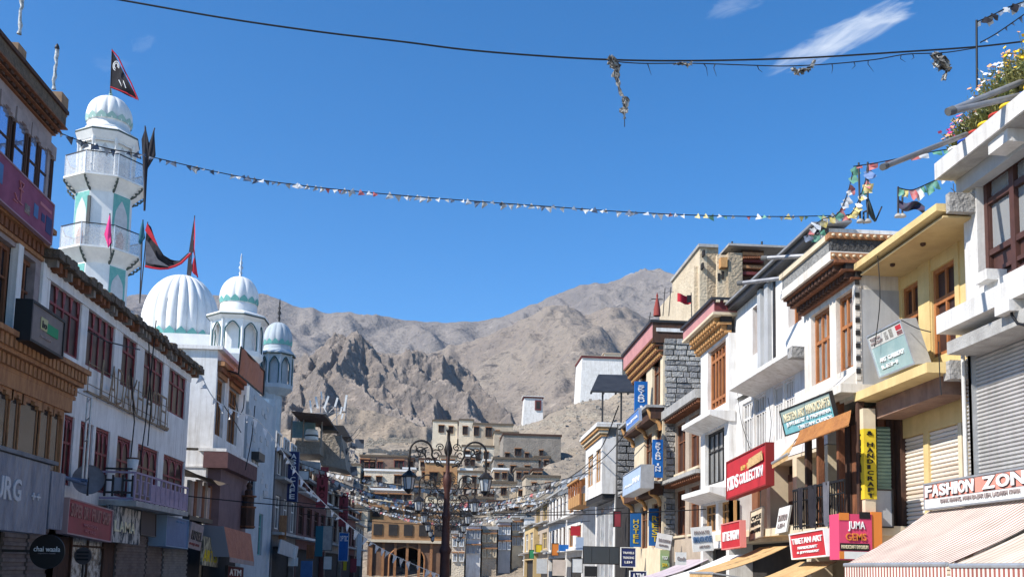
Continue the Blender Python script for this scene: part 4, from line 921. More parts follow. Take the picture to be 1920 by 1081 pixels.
for zz, hh in ((wr[2]+.02,.1),(zr1,.07),(zr2,.1),(zr3,.1)): f1.box(fr_, wr[0], wr[1], zz-hh/2, zz+hh/2, o0, o1+.01)
fr_.build('casement_frame', brown_win, t)
gl_c = bpy.data.materials.new('clear_glass'); gl_c.use_nodes = True; _n = gl_c.node_tree; _b = _n.nodes['Principled BSDF']; _b.inputs['Base Color'].default_value = (.9,.93,.95,1); _b.inputs['Roughness'].default_value = .03; _b.inputs['Alpha'].default_value = .25
cl_ = [(1832,1849),(1855,1897),(1906,1936),(1944,1990)]
for k, (a, b) in enumerate(cl_):
    for j, (z0, z1) in enumerate(((zr2+.06, zr3-.06), (zr3+.06, wr[3]-.1))):
        f1.cube('pane', gl_c, t, y_of(b)+.01, y_of(a)-.01, z0, z1, -.22, -.21)
        y0_, y1_ = y_of(b), y_of(a); cov = .62 if j == 0 else .5
        MB().grid(lambda u, v: (f1.X(-.34+.03*math.sin(u*26)), y1_-(y1_-y0_)*cov*u*(1.2 if j else 1)-.02, z0+(z1-z0)*(.02+v*(.96 if not j else .8))), 24, 4).build('curtain', curtain, t)
    for (z0, z1) in ((wr[2]+.1, zr1-.05), (zr1+.05, zr2-.06)): f1.cube('panel', brown_win, t, y_of(b)+.03, y_of(a)-.03, z0, z1, -.24, -.2)
f1.cube('window_box', grey_w, t, f1.p(1862,548,.1).y, f1.p(1840,548,.1).y, wr[2]-.02, wr[2]+.16, -.15, .2)
sl = MB(); f1.box(sl, YN1, YE1+.02, zr_b, zr_t, -7.2, .5); sl.build('roof_slab', grey_w, t); f1.cube('soffit', concrete, t, YN1, YE1-.04, zr_b-.012, zr_b-.002, .13, .46)
f1.cube('roof_beam', grey_w, t, f1.p(1868,330,.3).y-.55, f1.p(1868,330,.3).y, zr_b-.22, zr_b-.014, -.1, .42)
f1.cube('lintel', side_grey, t, YN1, YE1, zr_b-.28, zr_b-.004, -.1, .12)
f1.cube('balcony_slab', grey_w, t, YN1, YE1+.0, zb1-.32, zb1, -.3, .55); f1.cube('balcony_beam', grey_w, t, f1.p(1875,545,.5).y-.4, f1.p(1875,545,.5).y, zb1-.5, zb1-.323, -.3, .6)
zq = f1.p(1772, 645, .45).z
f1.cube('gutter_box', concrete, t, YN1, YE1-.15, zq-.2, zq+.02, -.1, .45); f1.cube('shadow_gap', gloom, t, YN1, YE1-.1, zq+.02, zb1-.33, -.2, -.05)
sh = MB(); z = zg-.15; k = 0; ys_ = f1.p(1817, 760).y
while z < zb1-.65:
    sh.prism([(f1.X(-.16), YN1+.5, z), (f1.X(-.125), YN1+.5, z+.02), (f1.X(-.125), YN1+.5, z+.05), (f1.X(-.16), YN1+.5, z+.068)], (0, ys_-YN1-.2, 0)); z += .07
tag(sh.build('shutter_slats', shut_g, t), kind='stuff')
f1.cube('shutter_guide', steel, t, ys_-.03, ys_+.05, zg-.2, zb1-.62, -.3, -.05)
dp = f1.p(1806, 600, .08); MB().tube([(dp.x, dp.y+.05, zb1-.4), (dp.x, dp.y+.05, zg-.3)], .035, 7).build('drain_pipe', grey_w, t)
hk = [f1.p(x, y, .5) for x, y in ((1895,568),(1897,590),(1908,606),(1925,610))]; MB().tube(hk, .022, 6).build('pipe_hook', black_p, t)
# flower pots
pot_c = [white_s, mat('pot_blue', (.02,.08,.42)), mat('pot_red', (.42,.04,.03)), mat('pot_yellow', (.75,.48,.03)), mat('pot_red', (.42,.04,.03)), mat('pot_yellow', (.75,.48,.03)), mat('pot_blue', (.02,.08,.42)), mat('pot_yellow', (.75,.48,.03)), white_s]
leafy = mat('leaf_green', (.16,.19,.06), (.24,.25,.09), scale=9); leafy2 = mat('leaf_olive', (.24,.23,.08), (.31,.28,.11), scale=9)
fcols = [mat('flower_pink', (.62,.10,.24)), mat('flower_white', (.75,.72,.7)), mat('flower_yellow', (.75,.48,.02)), mat('flower_peach', (.70,.35,.18)), mat('flower_magenta', (.45,.03,.2))]
pal = [(4,0,3), (3,0,1), (0,3,1), (1,3,3), (3,1,1), (1,3,2), (2,2,2), (2,2,3), (2,3,2)]
names_p = ['white', 'blue', 'red', 'yellow', 'dark red', 'bright yellow', 'deep blue', 'large yellow', 'last white']
pys = [YE1-.12-i*.33 for i in range(9)]
for i, y in enumerate(pys):
    t = thing('flower_pot', f'{names_p[i]} pot of flowers, {["first","second","third","fourth","fifth","sixth","seventh","eighth","ninth"][i]} from the roof corner', 'flower pot', (8.85, y, zr_t), 'flower pots on the roof edge')
    MB().lathe((8.85, y, zr_t+.002), [(.09,0),(.13,.2),(.15,.2),(.15,.24),(.12,.24),(.11,.18)], 14).build('pot', pot_c[i], t)
    h = (.5,.6,.8,1.0,1.15,1.15,1.05,1.1,1.1)[i]; lv = MB(); st = MB(); fl_ = {}
    rnd = random.Random(i)
    for _ in range(64):
        a, rr = rnd.uniform(0, 6.28), rnd.uniform(.03,.30); hh = h*rnd.uniform(.45, 1.); tip = Vector((8.85+rr*math.cos(a), y+rr*math.sin(a), zr_t+.2+hh*.8)); b0 = Vector((8.85+rr*.2*math.cos(a), y+rr*.2*math.sin(a), zr_t+.2))
        st.tube([b0, b0.lerp(tip, .5)+Vector((0,0,.04)), tip], .004, 3, cap=False)
        for q in range(9):
            p = b0.lerp(tip, rnd.uniform(.1, .95)); d = Vector((rnd.uniform(-1,1), rnd.uniform(-1,1), rnd.uniform(-.2,.9))).normalized()*rnd.uniform(.05,.1); s_ = d.cross(Vector((rnd.uniform(-1,1), rnd.uniform(-1,1), 1))).normalized()*.016
            lv.add([p, p+d*.5+s_, p+d, p+d*.5-s_], [(0,1,2,3)])
        if rnd.random() < .6:
            cm = rnd.choice(pal[i]); fb = fl_.setdefault(cm, MB()); nv = Vector((rnd.uniform(-1,.3), rnd.uniform(-1,.3), .6)).normalized(); u = nv.orthogonal().normalized(); v = nv.cross(u); r_ = rnd.uniform(.03,.05)
            fb.add([tip]+[tip+(u*math.cos(k*.7854)+v*math.sin(k*.7854))*r_*(1 if k % 2 else .72)+nv*.012 for k in range(8)], [(0, k+1, (k+1) % 8+1) for k in range(8)])
    tag(lv.build('leaves', leafy if i % 2 else leafy2, t), kind='stuff'); tag(st.build('stems', leafy, t), kind='stuff')
    for cm, fb in fl_.items(): tag(fb.build('blooms', fcols[cm], t), kind='stuff')
# pipes sticking out over the street
for lab, a, b, oa, ob, r_ in (('upper of two grey pipes jutting from the flower roof', (1778,209), (1925,150), 1.5, .1, .05), ('lower of two grey pipes jutting from the flower roof', (1780,210), (1925,176), 1.5, .1, .05), ('long grey pipe jutting from below the first flower pot', (1656,313), (1812,252), 2.6, .4, .045)):
    p0, p1 = f1.p(*a, oa), f1.p(*b, ob); t = thing('roof_pipe', lab, 'pipe', p1, 'pipes jutting over the street'); MB().tube([p0, p1], r_, 10).build('tube', pipe_m, t)
    d = (p1-p0).normalized(); MB().tube([p0-d*.02, p0+d*.1], r_*1.18, 10).build('end_cap', mat('pipe_dark', (.1,.1,.1)), t)
# shop sign and awnings
a, b, c = f1.p(1735, 909, .28), f1.p(1920, 866, .28), f1.p(1735, 953, .28); U = Vector((0, (b.y-a.y)*1.26, 0)); V = Vector((0, 0, a.z-c.z))
t = sign('shop_sign', 'white and salmon sign reading FASHION ZONE above the striped awnings', 'sign', c, U, V, .1, white_s, steel, [])
MB().obox(c+V*.40+Vector((-.004,0,0)), U, V*.57, Vector((-.006,0,0))).build('salmon_band', mat('salmon_print', (.62,.25,.19), (.55,.2,.16), scale=2), t)
for body, u0, u1 in (('FASHION', .02, .44), ('ZONE', .51, .92)):
    letters(t, body, black_p, c+U*(u0-.004)+V*.42, U*(u1-u0+.006), V*.54, .012, bold=.06, gap=.06); letters(t, body, white_l, c+U*u0+V*.46, U*(u1-u0), V*.48, .03, bold=.03)
lettering(t, 'BANK KHANG, MAIN BAZAR LEH, LADAKH 194101', dusty, c+U*.15+V*.12, U*.62, V*.2, .012, bold=0)
def stripe_mat(name, c1, c2, freq, duty=.5):
    m = bpy.data.materials.new(name); m.use_nodes = True; t_ = m.node_tree; N, L = t_.nodes, t_.links; b = N['Principled BSDF']; b.inputs['Roughness'].default_value = .9
    g_ = N.new('ShaderNodeNewGeometry'); s = N.new('ShaderNodeSeparateXYZ'); L.new(g_.outputs['Position'], s.inputs[0])
    q = N.new('ShaderNodeMath'); q.operation = 'MULTIPLY'; q.inputs[1].default_value = freq; L.new(s.outputs[1], q.inputs[0])
    f_ = N.new('ShaderNodeMath'); f_.operation = 'FRACT'; L.new(q.outputs[0], f_.inputs[0])
    l = N.new('ShaderNodeMath'); l.operation = 'LESS_THAN'; l.inputs[1].default_value = duty; L.new(f_.outputs[0], l.inputs[0])
    x = N.new('ShaderNodeMix'); x.data_type = 'RGBA'; x.inputs[6].default_value = (*c1, 1); x.inputs[7].default_value = (*c2, 1); L.new(l.outputs[0], x.inputs[0])
    n = N.new('ShaderNodeTexNoise'); n.inputs['Scale'].default_value = 1.7; n.inputs['Detail'].default_value = 6; L.new(g_.outputs['Position'], n.inputs[0])
    r = N.new('ShaderNodeMapRange'); r.inputs[1].default_value = .35; r.inputs[2].default_value = .7; r.inputs[3].default_value = 1.06; r.inputs[4].default_value = .8; L.new(n.outputs[0], r.inputs[0])
    y = N.new('ShaderNodeMix'); y.data_type = 'RGBA'; y.blend_type = 'MULTIPLY'; y.inputs[0].default_value = 1; L.new(x.outputs[2], y.inputs[6]); L.new(r.outputs[0], y.inputs[7])
    L.new(y.outputs[2], b.inputs['Base Color']); MATS[name] = m; return m
aw_m = stripe_mat('awning_stripes', (.66,.56,.48), (.27,.13,.105), 8.2, .36); va_m = stripe_mat('valance_stripes', (.70,.64,.55), (.30,.09,.07), 9.5, .5)
def awning(name, label, P0, P1, Q0, Q1, m, mv=None, vh=.3, scal=True, sag=.05, group=None, arms=True, edge=None):
    """P along the wall (far, near), Q along the front edge; valance hangs from Q"""
    P0, P1, Q0, Q1 = map(Vector, (P0, P1, Q0, Q1)); t = thing(name, label, 'awning', P0.lerp(P1, .5), group)
    k = MB(); k.grid(lambda u, v: P0.lerp(P1, u).lerp(Q0.lerp(Q1, u), v)+Vector((0,0,-sag*math.sin(math.pi*v)*(1+.5*math.sin(u*9)))), 24, 8)
    k.grid(lambda u, v: P0.lerp(P1, u).lerp(Q0.lerp(Q1, u), v)+Vector((0,0,-.015-sag*math.sin(math.pi*v)*(1+.5*math.sin(u*9)))), 24, 8); k.build('cloth', m, t)
    if mv:
        n = max(6, int((Q1-Q0).length/.16)); k = MB()
        for i in range(n):
            a, b = Q0.lerp(Q1, i/n), Q0.lerp(Q1, (i+1)/n); d = Vector((0,0,-vh)); e = Vector((-.006,0,0)); md = (a+b)/2+d*1.12
            k.add([a+e, b+e, b+d+e, md+e, a+d+e], [(0,1,2,3,4)])
        tag(k.build('valance', mv, t), kind='stuff')
    MB().tube([Q0, Q1], .035 if edge is None else .018, 7).build('front_bar', edge or steel, t)
    if arms:
        for a, b in ((P0, Q0), (P1, Q1)): MB().tube([b, Vector((a.x, a.y, b.z-.25))], .022, 6).build('arm', steel, t)
    return t
A0 = f1.p(1737, 957, .2); zq = f1.p(1584, 1058, 2.05).z; yq0, yq1 = f1.p(1584, 1058, 2.05).y, f1.p(1778, 1040, 2.05).y
awning('shop_awning', 'pale red striped awning sloping below the FASHION ZONE sign', (8.85, A0.y, A0.z), (8.85, yq1-.15, A0.z), (f1.X(2.05), yq0, zq), (f1.X(2.05), yq1+.04, zq), aw_m, va_m, .36, group='striped shop awnings')
awning('shop_awning', 'second striped awning cut by the right edge of the picture', (8.85, yq1-.3, A0.z-.05), (8.85, yq1-3.2, A0.z-.05), (f1.X(2.05), yq1-.06, zq-.02), (f1.X(2.05), yq1-3.2, zq-.02), stripe_mat('awning_pale', (.62,.53,.43), (.40,.29,.23), 7, .25), va_m, .36, group='striped shop awnings')

# ---- yellow building
f2_ = Fac(9.4, -1); Ya, Yb = YE1+.05, f2_.p(1667, 600).y
t = thing('yellow_building', 'yellow house with deep flat eaves and brown windows between yellow pillars', 'building', (11, 18.5, 0))
zrt = f2_.p(1602, 490, 1.02).z; zl2 = f2_.p(1602, 738, 1.02).z
w1, w2 = f2_.rect(1691, 1722, 510, 640), f2_.rect(1746, 1792, 470, 625); zw0, zw1 = zl2+.5, zrt-.55
hw = [(w1[0], w1[1], zw0, zw1), (w2[0], w2[1], zw0, zw1)]
f2_.wall(Ya, Yb, zl2-.2, zrt-.15, hw, thick=.35, depth=6).build('wall', yellow_p, t)
for h in hw: f2_.window(t, h, 2, [0,.32,.62,.66,1], wood_r, gl_br, rec=.05, fr=.08, mull=.06)
for a, b in ((1667,1689),(1723,1746),(1792,1802)): f2_.cube('pillar', yellow_p, t, f2_.p(b,560).y+.02, f2_.p(a,560).y-.02, zl2, zrt-.2, -.05, .03)
rs_ = MB(); y_n, y_f = f2_.p(1756, 398, 1.02).y, f2_.p(1601, 500, 1.02).y
rs_.prism([(f2_.X(1.02), y_n, zrt-.05), (f2_.X(1.02), y_n, zrt-.18), (f2_.X(-.1), y_n-.1, zrt-.26), (f2_.X(-6), y_n-.1, zrt-.2), (f2_.X(-6), y_n-.1, zrt+.05)], (0, y_f-y_n, 0)); rs_.build('roof_slab', yellow_p, t)
f2_.cube('soffit_panel', yellow_d, t, y_n, y_f-.05, zrt-.30, zrt-.262, -.1, .9)
for px, py in ((1673,474),(1730,437)):
    q = f2_.p(px, py, .6); MB().lathe((q.x, q.y, zrt-.36), [(.02,0),(.05,.02),(.05,.06),(.02,.09)], 10).build('soffit_lamp', wood_d, t)
f2_.cube('broken_roof_end', stone_g, t, y_n-.16, y_n-.02, zrt-.24, zrt+.1, -2.0, .86)
rub = MB(); rd = random.Random(3)
for _ in range(110):
    y = rd.uniform(y_n-.2, y_n+.9) if rd.random() < .7 else rd.uniform(y_n, y_f-.3); x = f2_.X(rd.uniform(-1.5,.7)); s_ = rd.uniform(.04,.18); rub.obox((x, y, zrt-.0+rd.uniform(0,.12)), Vector((s_, s_*rd.uniform(-.5,.5), s_*rd.uniform(-.3,.3))), Vector((0,s_,s_*.3)), Vector((0,-s_*.3,s_*.7)))
tag(rub.build('roof_rubble', stone_g, t), kind='stuff')
for _ in range(0): pass
k = MB()
for _ in range(30):
    a = Vector((f2_.X(rd.uniform(-1,.5)), rd.uniform(y_n-.1, y_n+.8), zrt)); k.tube([a, a+Vector((rd.uniform(-.3,.3), rd.uniform(-.3,.3), rd.uniform(.2,.6)))], .008, 3)
tag(k.build('dry_twigs', wood_g, t), kind='stuff')
# second slab and shop level
ls = MB(); y_n2 = f2_.p(1738, 676, 1.02).y
ls.prism([(f2_.X(1.02), y_n2, zl2+.02), (f2_.X(1.02), y_n2, zl2-.16), (f2_.X(-.2), Ya, zl2-.2), (f2_.X(-.2), Ya, zl2+.04)], (0, f2_.p(1601,745,1.02).y-y_n2, 0)); ls.build('ledge_slab', yellow_p, t)
f2_.cube('broken_edge', stone_g, t, Ya-.03, y_n2+.05, zl2-.3, zl2+.03, -.1, .7)
f2_.wall(Ya, Yb+.25, 0, zl2-.21, [(f2_.p(1733,880).y+.02, f2_.p(1672,880).y, .2, zl2-.9), (Ya+.1, f2_.p(1741,880).y, .2, zl2-.9)], thick=.3, depth=6).build('lower_wall', yellow_p, t)
for a, b in ((1672,1733),(1741,1797)):
    sh = MB(); z = .3; y0_, y1_ = f2_.p(b,880).y, f2_.p(a,880).y
    while z < zl2-.95:
        sh.prism([(f2_.X(-.08), y0_, z), (f2_.X(-.045), y0_, z+.02), (f2_.X(-.045), y0_, z+.055), (f2_.X(-.08), y0_, z+.08)], (0, y1_-y0_, 0)); z += .085
    tag(sh.build('shutter_slats', shut_t, t), kind='stuff')
for a, b in ((1667,1673),(1733,1740),(1797,1804)): f2_.cube('shutter_post', cream, t, f2_.p(b,880).y, f2_.p(a,880).y, .1, zl2-.75, -.25, -.005)
O, U, V = f2_.quad((1643, 757), (1766, 706), (1643, 785), .65); V = Vector((0,0,.34))
t = sign('shutter_hood', 'long faded brown shutter hood under the yellow ledge', 'hood', O, U, V, .55, mat('faded_brown', (.27,.17,.125), (.2,.12,.09), scale=3, streak=.4), None, [])
# vertical yellow sign column
Yc = f2_.p(1620, 860, .95).y; zt_ = f2_.p(1618, 803, .95).z; zb_ = f2_.p(1618, 935, .95).z; x0 = atY(1620, 860, Yc).x; x1 = atY(1643, 860, Yc).x; y2 = f2_.p(1606, 860, 9.4-x0).y
t = thing('sign_column', 'tall yellow column sign with black letters running down it', 'sign', (x0, Yc, zb_))
MB().box(x0, x1, Yc, y2, zb_, zt_).build('board', yellow_s, t); MB().box(x0, x1, Yc+.004, y2-.004, zt_, zt_+.42).build('cap', cream, t); MB().box(x0+.02, x1-.02, Yc+.02, y2-.02, 0, zb_).build('pillar', cream, t)
txt = '& HANDICRAFT'; n = len(txt)
for i, ch in enumerate(txt):
    if ch != ' ':
        z1 = zt_-.05-(zt_-zb_-.05)*i/n; hgt = (zt_-zb_)/n*.72; lettering(t, ch, black_p, (x0+(x1-x0)*.25, Yc, z1-hgt), ((x1-x0)*(.5 if ch != 'I' else .25), 0, 0), (0, 0, hgt), .01, bold=.03)
for i, ch in enumerate('TIBETAN ART'):
    if ch != ' ':
        z1 = zt_-.1-(zt_-zb_-.2)*i/11; hgt = .11; lettering(t, ch, black_p, (x0, y2-(y2-Yc)*.35, z1-hgt), (0, -(y2-Yc)*.3, 0), (0, 0, hgt), .01, bold=.02)
# louvred shutter and grey panel beside it
Yl = Yc+.35; a, b = atY(1644, 800, Yl), atY(1671, 918, Yl)
t = thing('louvred_shutter', 'green louvred shutter between yellow column sign and striped shutters', 'shutter', (a.x, Yl, b.z)); n = 17
for i in range(n):
    z = b.z+(a.z-b.z)*i/n; MB().obox((a.x, Yl, z), (b.x-a.x, 0, 0), (0, .05, .05), (0, -.02, (a.z-b.z)/n*.55)).build('slat', mat('sage_paint', (.23,.33,.27), (.18,.27,.22), scale=4), t)
MB().box(a.x-.02, b.x+.02, Yl+.09, Yl+.14, b.z, a.z).build('backing', gloom, t)
ysign('grey_panel', 'plain grey metal panel below the green louvred shutter', (1624, 918), (1674, 985), Yc+.1, .06, side_grey, dark_m, [], cat='panel')
# tilted board sign on the ledge
q = [f2_.p(1627, 633, .85), f2_.p(1690, 601, .85), f2_.p(1650, 706, .75), ]
O, U, V = q[2], q[1]-q[0], q[0]-q[2]; tilt_m = mat('teal_board', (.25,.36,.35), (.33,.43,.41), scale=1.5, rough=.25)
t = sign('tilted_board', 'tilted glassy teal notice board leaning on the yellow ledge', 'sign', O, U, V, .3, tilt_m, steel, [('TIBETAN', .05, .35, .86, .93, dusty), ('HANDICRAFT', .05, .4, .76, .83, dusty), ('ART GALLERY', .15, .85, .3, .4, white_l), ('LEH', .15, .6, .14, .22, white_l)], fr=.04)
for u0, u1, v0, v1, m_ in ((.02,.98,.7,.98,mat('pale_print', (.5,.49,.45))), (.46,.56,.74,.94,dusty), (.60,.70,.74,.95,taupe), (.80,.95,.84,.95,red_s), (.80,.95,.72,.82,red_dull)):
    MB().obox(O+U*u0+V*v0+Vector((-.003 if m_ is not red_s else -.006,0,0)), U*(u1-u0), V*(v1-v0), Vector((-.003,0,0))).build('printed_block', m_, t)

# ---- white house with grey parapet (stands proud of its neighbours)
f4 = Fac(8.45, -1); Yc_, Yd = f4.p(1606, 620).y, f4.p(1508, 640).y
t = thing('parapet_house', 'white house with grey parapet, dotted cornice bands and two orange wood windows', 'house', (10, 21.5, 0))
zw = f4.p(1556, 492, .5).z; zled = f4.p(1560, 742).z; zfl = f4.p(1540, 988, .3).z
r1, r2 = f4.rect(1567, 1604, 545, 690), f4.rect(1521, 1556, 580, 716); z0_, z1_ = r2[2], r2[3]
hs_ = [(r1[0], r1[1]-.02, z0_, z1_), (r2[0], r2[1], z0_, z1_)]
f4.wall(Yc_, Yd, zled-.25, zw, hs_, thick=.4, depth=6).build('wall', warm_w, t)
for h in hs_: f4.window(t, h, 3, [0,.6,1], wood_r, gl_lace, rec=.1, fr=.08, mull=.075)
MB().box(f4.X(-.02), 14, Yc_-.02, Yc_+.0, zled-.2, zw-.6).build('side_shade_skin', side_grey, t)  # grey skin paints the shade on the white house's side wall
f4.cube('corner_strip', warm_w, t, Yc_-.03, Yc_+.12, zled-.2, zw-.5, -.1, .03)
nq = 16
for i in range(nq): cube('quoin', dark_m if i % 2 else warm_w, t, f4.X(.035), f4.X(-.06), Yc_-.045, Yc_-.03, zled+.1+i*.135, zled+.1+i*.135+.1)
f4.cube('sill_slab', warm_w, t, Yc_-.1, Yd+.05, zled-.18, zled, -.3, .4)
f4.prism = None
k = MB(); k.prism([(f4.X(.0), Yc_, zled), (f4.X(.38), Yc_, zled), (f4.X(.0), Yc_, z0_-.12)], (0, Yd-Yc_, 0)); k.build('sloped_apron', warm_w, t)
cornice(f4, t, Yc_-.05, Yd+.05, z1_+.12, zw-.05, .42, 2, wood_d, wood_b, .2)
yn3 = f4.p(1557, 474, .55).y; yf3 = f4.p(1463, 545, .55).y
MB().box(f4.X(.55), 14, yn3, yf3, zw, zw+.2).build('roof_slab', warm_w, t)
zp = f4.p(1556, 436, .55).z
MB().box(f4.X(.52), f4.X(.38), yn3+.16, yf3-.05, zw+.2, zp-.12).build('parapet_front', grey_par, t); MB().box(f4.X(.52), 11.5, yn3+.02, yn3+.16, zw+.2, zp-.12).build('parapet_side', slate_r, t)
for z0, z1 in ((zp-.12, zp),):
    MB().box(f4.X(.58), f4.X(.34), yn3+.21, yf3, z0, z1).build('band', cream, t); MB().box(f4.X(.58), 11.6, yn3-.03, yn3+.2, z0, z1).build('band', wood_t, t)
    MB().box(f4.X(.55), 11.5, yn3-.015, yn3, zw+.02, zw+.17).build('band', wood_t, t)
    x = f4.X(.5)
    while x < 11.2:
        for zz in ((z0+z1)/2, zw+.1): MB().lathe((x, yn3-.045 if zz > zw+.2 else yn3-.03, zz), [(.001,-.03),(.035,-.02),(.035,.02),(.001,.03)], 8).build('dot', cream, t)
        x += .15
# balcony level; its dark wood also carries the painted shade of the recess
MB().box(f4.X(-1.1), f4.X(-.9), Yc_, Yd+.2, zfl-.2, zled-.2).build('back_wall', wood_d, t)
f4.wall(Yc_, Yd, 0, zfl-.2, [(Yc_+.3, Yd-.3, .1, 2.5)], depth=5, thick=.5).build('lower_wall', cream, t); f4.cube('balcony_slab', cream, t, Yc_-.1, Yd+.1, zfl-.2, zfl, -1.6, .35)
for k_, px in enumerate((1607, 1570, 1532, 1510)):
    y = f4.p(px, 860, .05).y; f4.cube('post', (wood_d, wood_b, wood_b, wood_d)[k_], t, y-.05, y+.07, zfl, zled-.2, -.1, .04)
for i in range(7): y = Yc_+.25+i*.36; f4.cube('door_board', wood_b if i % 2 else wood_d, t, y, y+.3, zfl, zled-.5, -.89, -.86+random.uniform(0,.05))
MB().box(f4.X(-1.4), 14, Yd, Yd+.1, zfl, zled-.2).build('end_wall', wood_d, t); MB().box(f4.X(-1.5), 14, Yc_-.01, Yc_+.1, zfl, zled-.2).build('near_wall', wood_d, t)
zrl = f4.p(1540, 908, .3).z; rl = MB(); f4.box(rl, Yc_, Yd, zrl-.03, zrl+.02, .28, .33); f4.box(rl, Yc_, Yd, zrl-.28, zrl-.25, .29, .32); f4.box(rl, Yc_, Yd, zfl+.06, zfl+.1, .29, .32); rl = rl.build('balcony_rail', black_p, t)
n = 22
for i in range(n+1): y = Yc_+(Yd-Yc_)*i/n; f4.cube('baluster', black_p, rl, y-.012, y+.012, zfl, zrl, .295, .315)
for i in range(6):
    y = Yc_+.3+i*.42; k = MB(); k.tube([(f4.X(.3), y+.12*math.sin(q*.9)*(1-q/9), zfl+.15+.1*q) for q in range(8)], .014, 4); k.build('scroll', black_p, rl)
for i, (px, wd, m_) in enumerate(((1500,.3,cloth_k),(1522,.5,cloth_k),(1548,.34,cloth_g))):
    q = f4.p(px, 950, .36); k = MB(); k.grid(lambda u, v: (f4.X(.34+.03*math.sin(u*9+v)), q.y-wd/2+wd*u, zrl+.03-(.95+.08*math.sin(u*5))*v), 8, 6)
    tt = thing('hung_garment', ('dark garment hung over the far end of the iron balcony rail', 'wide black garment hung over the middle of the iron balcony rail', 'grey black garment hung over the near part of the iron rail')[i], 'garment', (q.x, q.y, zrl), 'garments on the balcony rail'); k.build('cloth', m_, tt)
# teal sign and canvas awnings
q = [f4.p(1463, 772, .7), f4.p(1556, 735, .7), f4.p(1473, 815, .55)]
t = sign('shop_sign', 'teal and cream sign for art and handicrafts hung at a slant', 'sign', q[2], q[1]-q[0], q[0]-q[2], .06, mat('teal_sign', (.16,.42,.45), (.2,.47,.5), scale=3), dark_m, [('NESTEN ART', .06, .5, .52, .84, cream_l), ('HANDICRAFTS', .53, .97, .54, .88, cream_l), ('JEWELLERY & PASHMINA', .08, .96, .26, .46, white_l), ('TIBETAN CURIOS', .3, .96, .06, .2, white_l)])
MB().obox(t['label'] and q[2]+(q[0]-q[2])*.5+Vector((-.003,0,0)), (q[1]-q[0]), (q[0]-q[2])*.48, Vector((-.004,0,0))).build('printed_band', mat('sage_grey', (.30,.38,.35)), t)
can_m = mat('ochre_canvas', (.58,.38,.18), (.48,.30,.13), scale=2.5, bump=.4, bscale=8); can_b = mat('rust_canvas', (.40,.17,.05), (.30,.12,.04), scale=2.5, bump=.4, bscale=8)
awning('cloth_awning', 'rust brown cloth awning sagging over the iron railed balcony', f4.p(1500, 806, .75), f4.p(1596, 768, .7), f4.p(1486, 836, 1.0), f4.p(1590, 797, .95), can_b, None, sag=.05, arms=False, edge=can_b)
awning('cloth_awning', 'cream canvas flap beside the slanted teal sign', f4.p(1500, 815, .5), f4.p(1490, 825, .6), f4.p(1448, 868, .5), f4.p(1478, 850, .6), can_m, can_m, .12, sag=.03, arms=False)
fsign(f4, 'shop_sign', 'bright red sign with three white text lines below the iron balcony', (1481, 1003), (1545, 992), (1486, 1046), .6, .12, red_s, white_s, [('TIBETAN ART', .06, .94, .58, .82, white_l), ('HANDICRAFT', .22, .78, .34, .46, white_l), ('& JEWELLERY', .18, .82, .14, .26, white_l)])
t = ysign('shop_sign', 'orange and magenta box sign with white and orange lettering', (1574, 962), (1636, 1048), Yc_-.35, .5, mat('magenta_print', (.60,.06,.14)), None, [('JUMA', .28, .78, .62, .84, white_l), ('GEMS', .2, .82, .42, .58, orange_s)])
O = atY(1574, 1048, Yc_-.35); ux = atY(1636, 1048, Yc_-.35).x-O.x; vz = atY(1574, 962, Yc_-.35).z-O.z
for u0, u1, v0, v1, m_ in ((0,.3,.86,1.02,orange_s),(.62,.95,.9,1.05,black_p),(.02,.9,.2,.36,black_p),(.14,.9,.02,.18,white_s),(.0,.14,.02,.18,orange_s)):
    MB().box(O.x+ux*u0, O.x+ux*u1, O.y-.012, O.y-.003, O.z+vz*v0, O.z+vz*v1).build('printed_block', m_, t)
lettering(t, 'HANDICRAFT EMPORIUM', cream_l, (O.x+ux*.06, O.y-.012, O.z+vz*.24), (ux*.8,0,0), (0,0,vz*.08), .006, bold=0)
MB().box(O.x+ux, O.x+ux*1.32, O.y+.02, O.y+.45, O.z+vz*.0, O.z+vz*1.06).build('side_box', orange_s, t)

# ---- white house with narrow windows and the red sign
f5 = Fac(9.0, -1); Ya, Yb = Yd+.02, f5.p(1369, 700).y
t = thing('narrow_house', 'bright white house with wide ledge, narrow orange window and pale tall windows', 'house', (11, 27, 0))
zl = f5.p(1372, 722, .7).z; ztop = f5.p(1440, 522).z; z2 = f5.p(1372, 868, .8).z+.35
hs_ = [f5.rect(1411, 1425, 572, 662), f5.rect(1478, 1503, 540, 607)]
hs_ = [(hs_[0][0], hs_[0][1], hs_[0][2], hs_[0][3]), (hs_[1][0], hs_[1][1], hs_[1][2], hs_[1][3])]
lo_ = [f5.rect(1392, 1412, 735, 850), f5.rect(1414, 1436, 725, 840), f5.rect(1450, 1468, 700, 820), f5.rect(1470, 1490, 690, 810)]
zz0, zz1 = lo_[1][2], zl-.35
lo_ = [(a, b, zz0, zz1) for a, b, _, _ in lo_]
f5.wall(Ya, Yb, zl-.05, ztop, hs_, thick=.35, depth=6).build('wall', white_p, t)
f5.wall(Ya, Yb, z2-.4, zl-.22, lo_, thick=.35, depth=6).build('middle_wall', white_p, t)
for h in hs_: f5.window(t, h, 2, [0,.6,1], wood_r, gl_br, rec=.18, fr=.07)
for h in lo_: f5.window(t, h, 4, [0,.7,1], white_p, gl_d, rec=.05, fr=.06, mull=.07)
for a, b in ((1440,1447),(1427,1433)): f5.cube('pilaster', side_grey, t, f5.p(b,570).y, f5.p(a,570).y, zl, ztop-.2, -.1, .12)
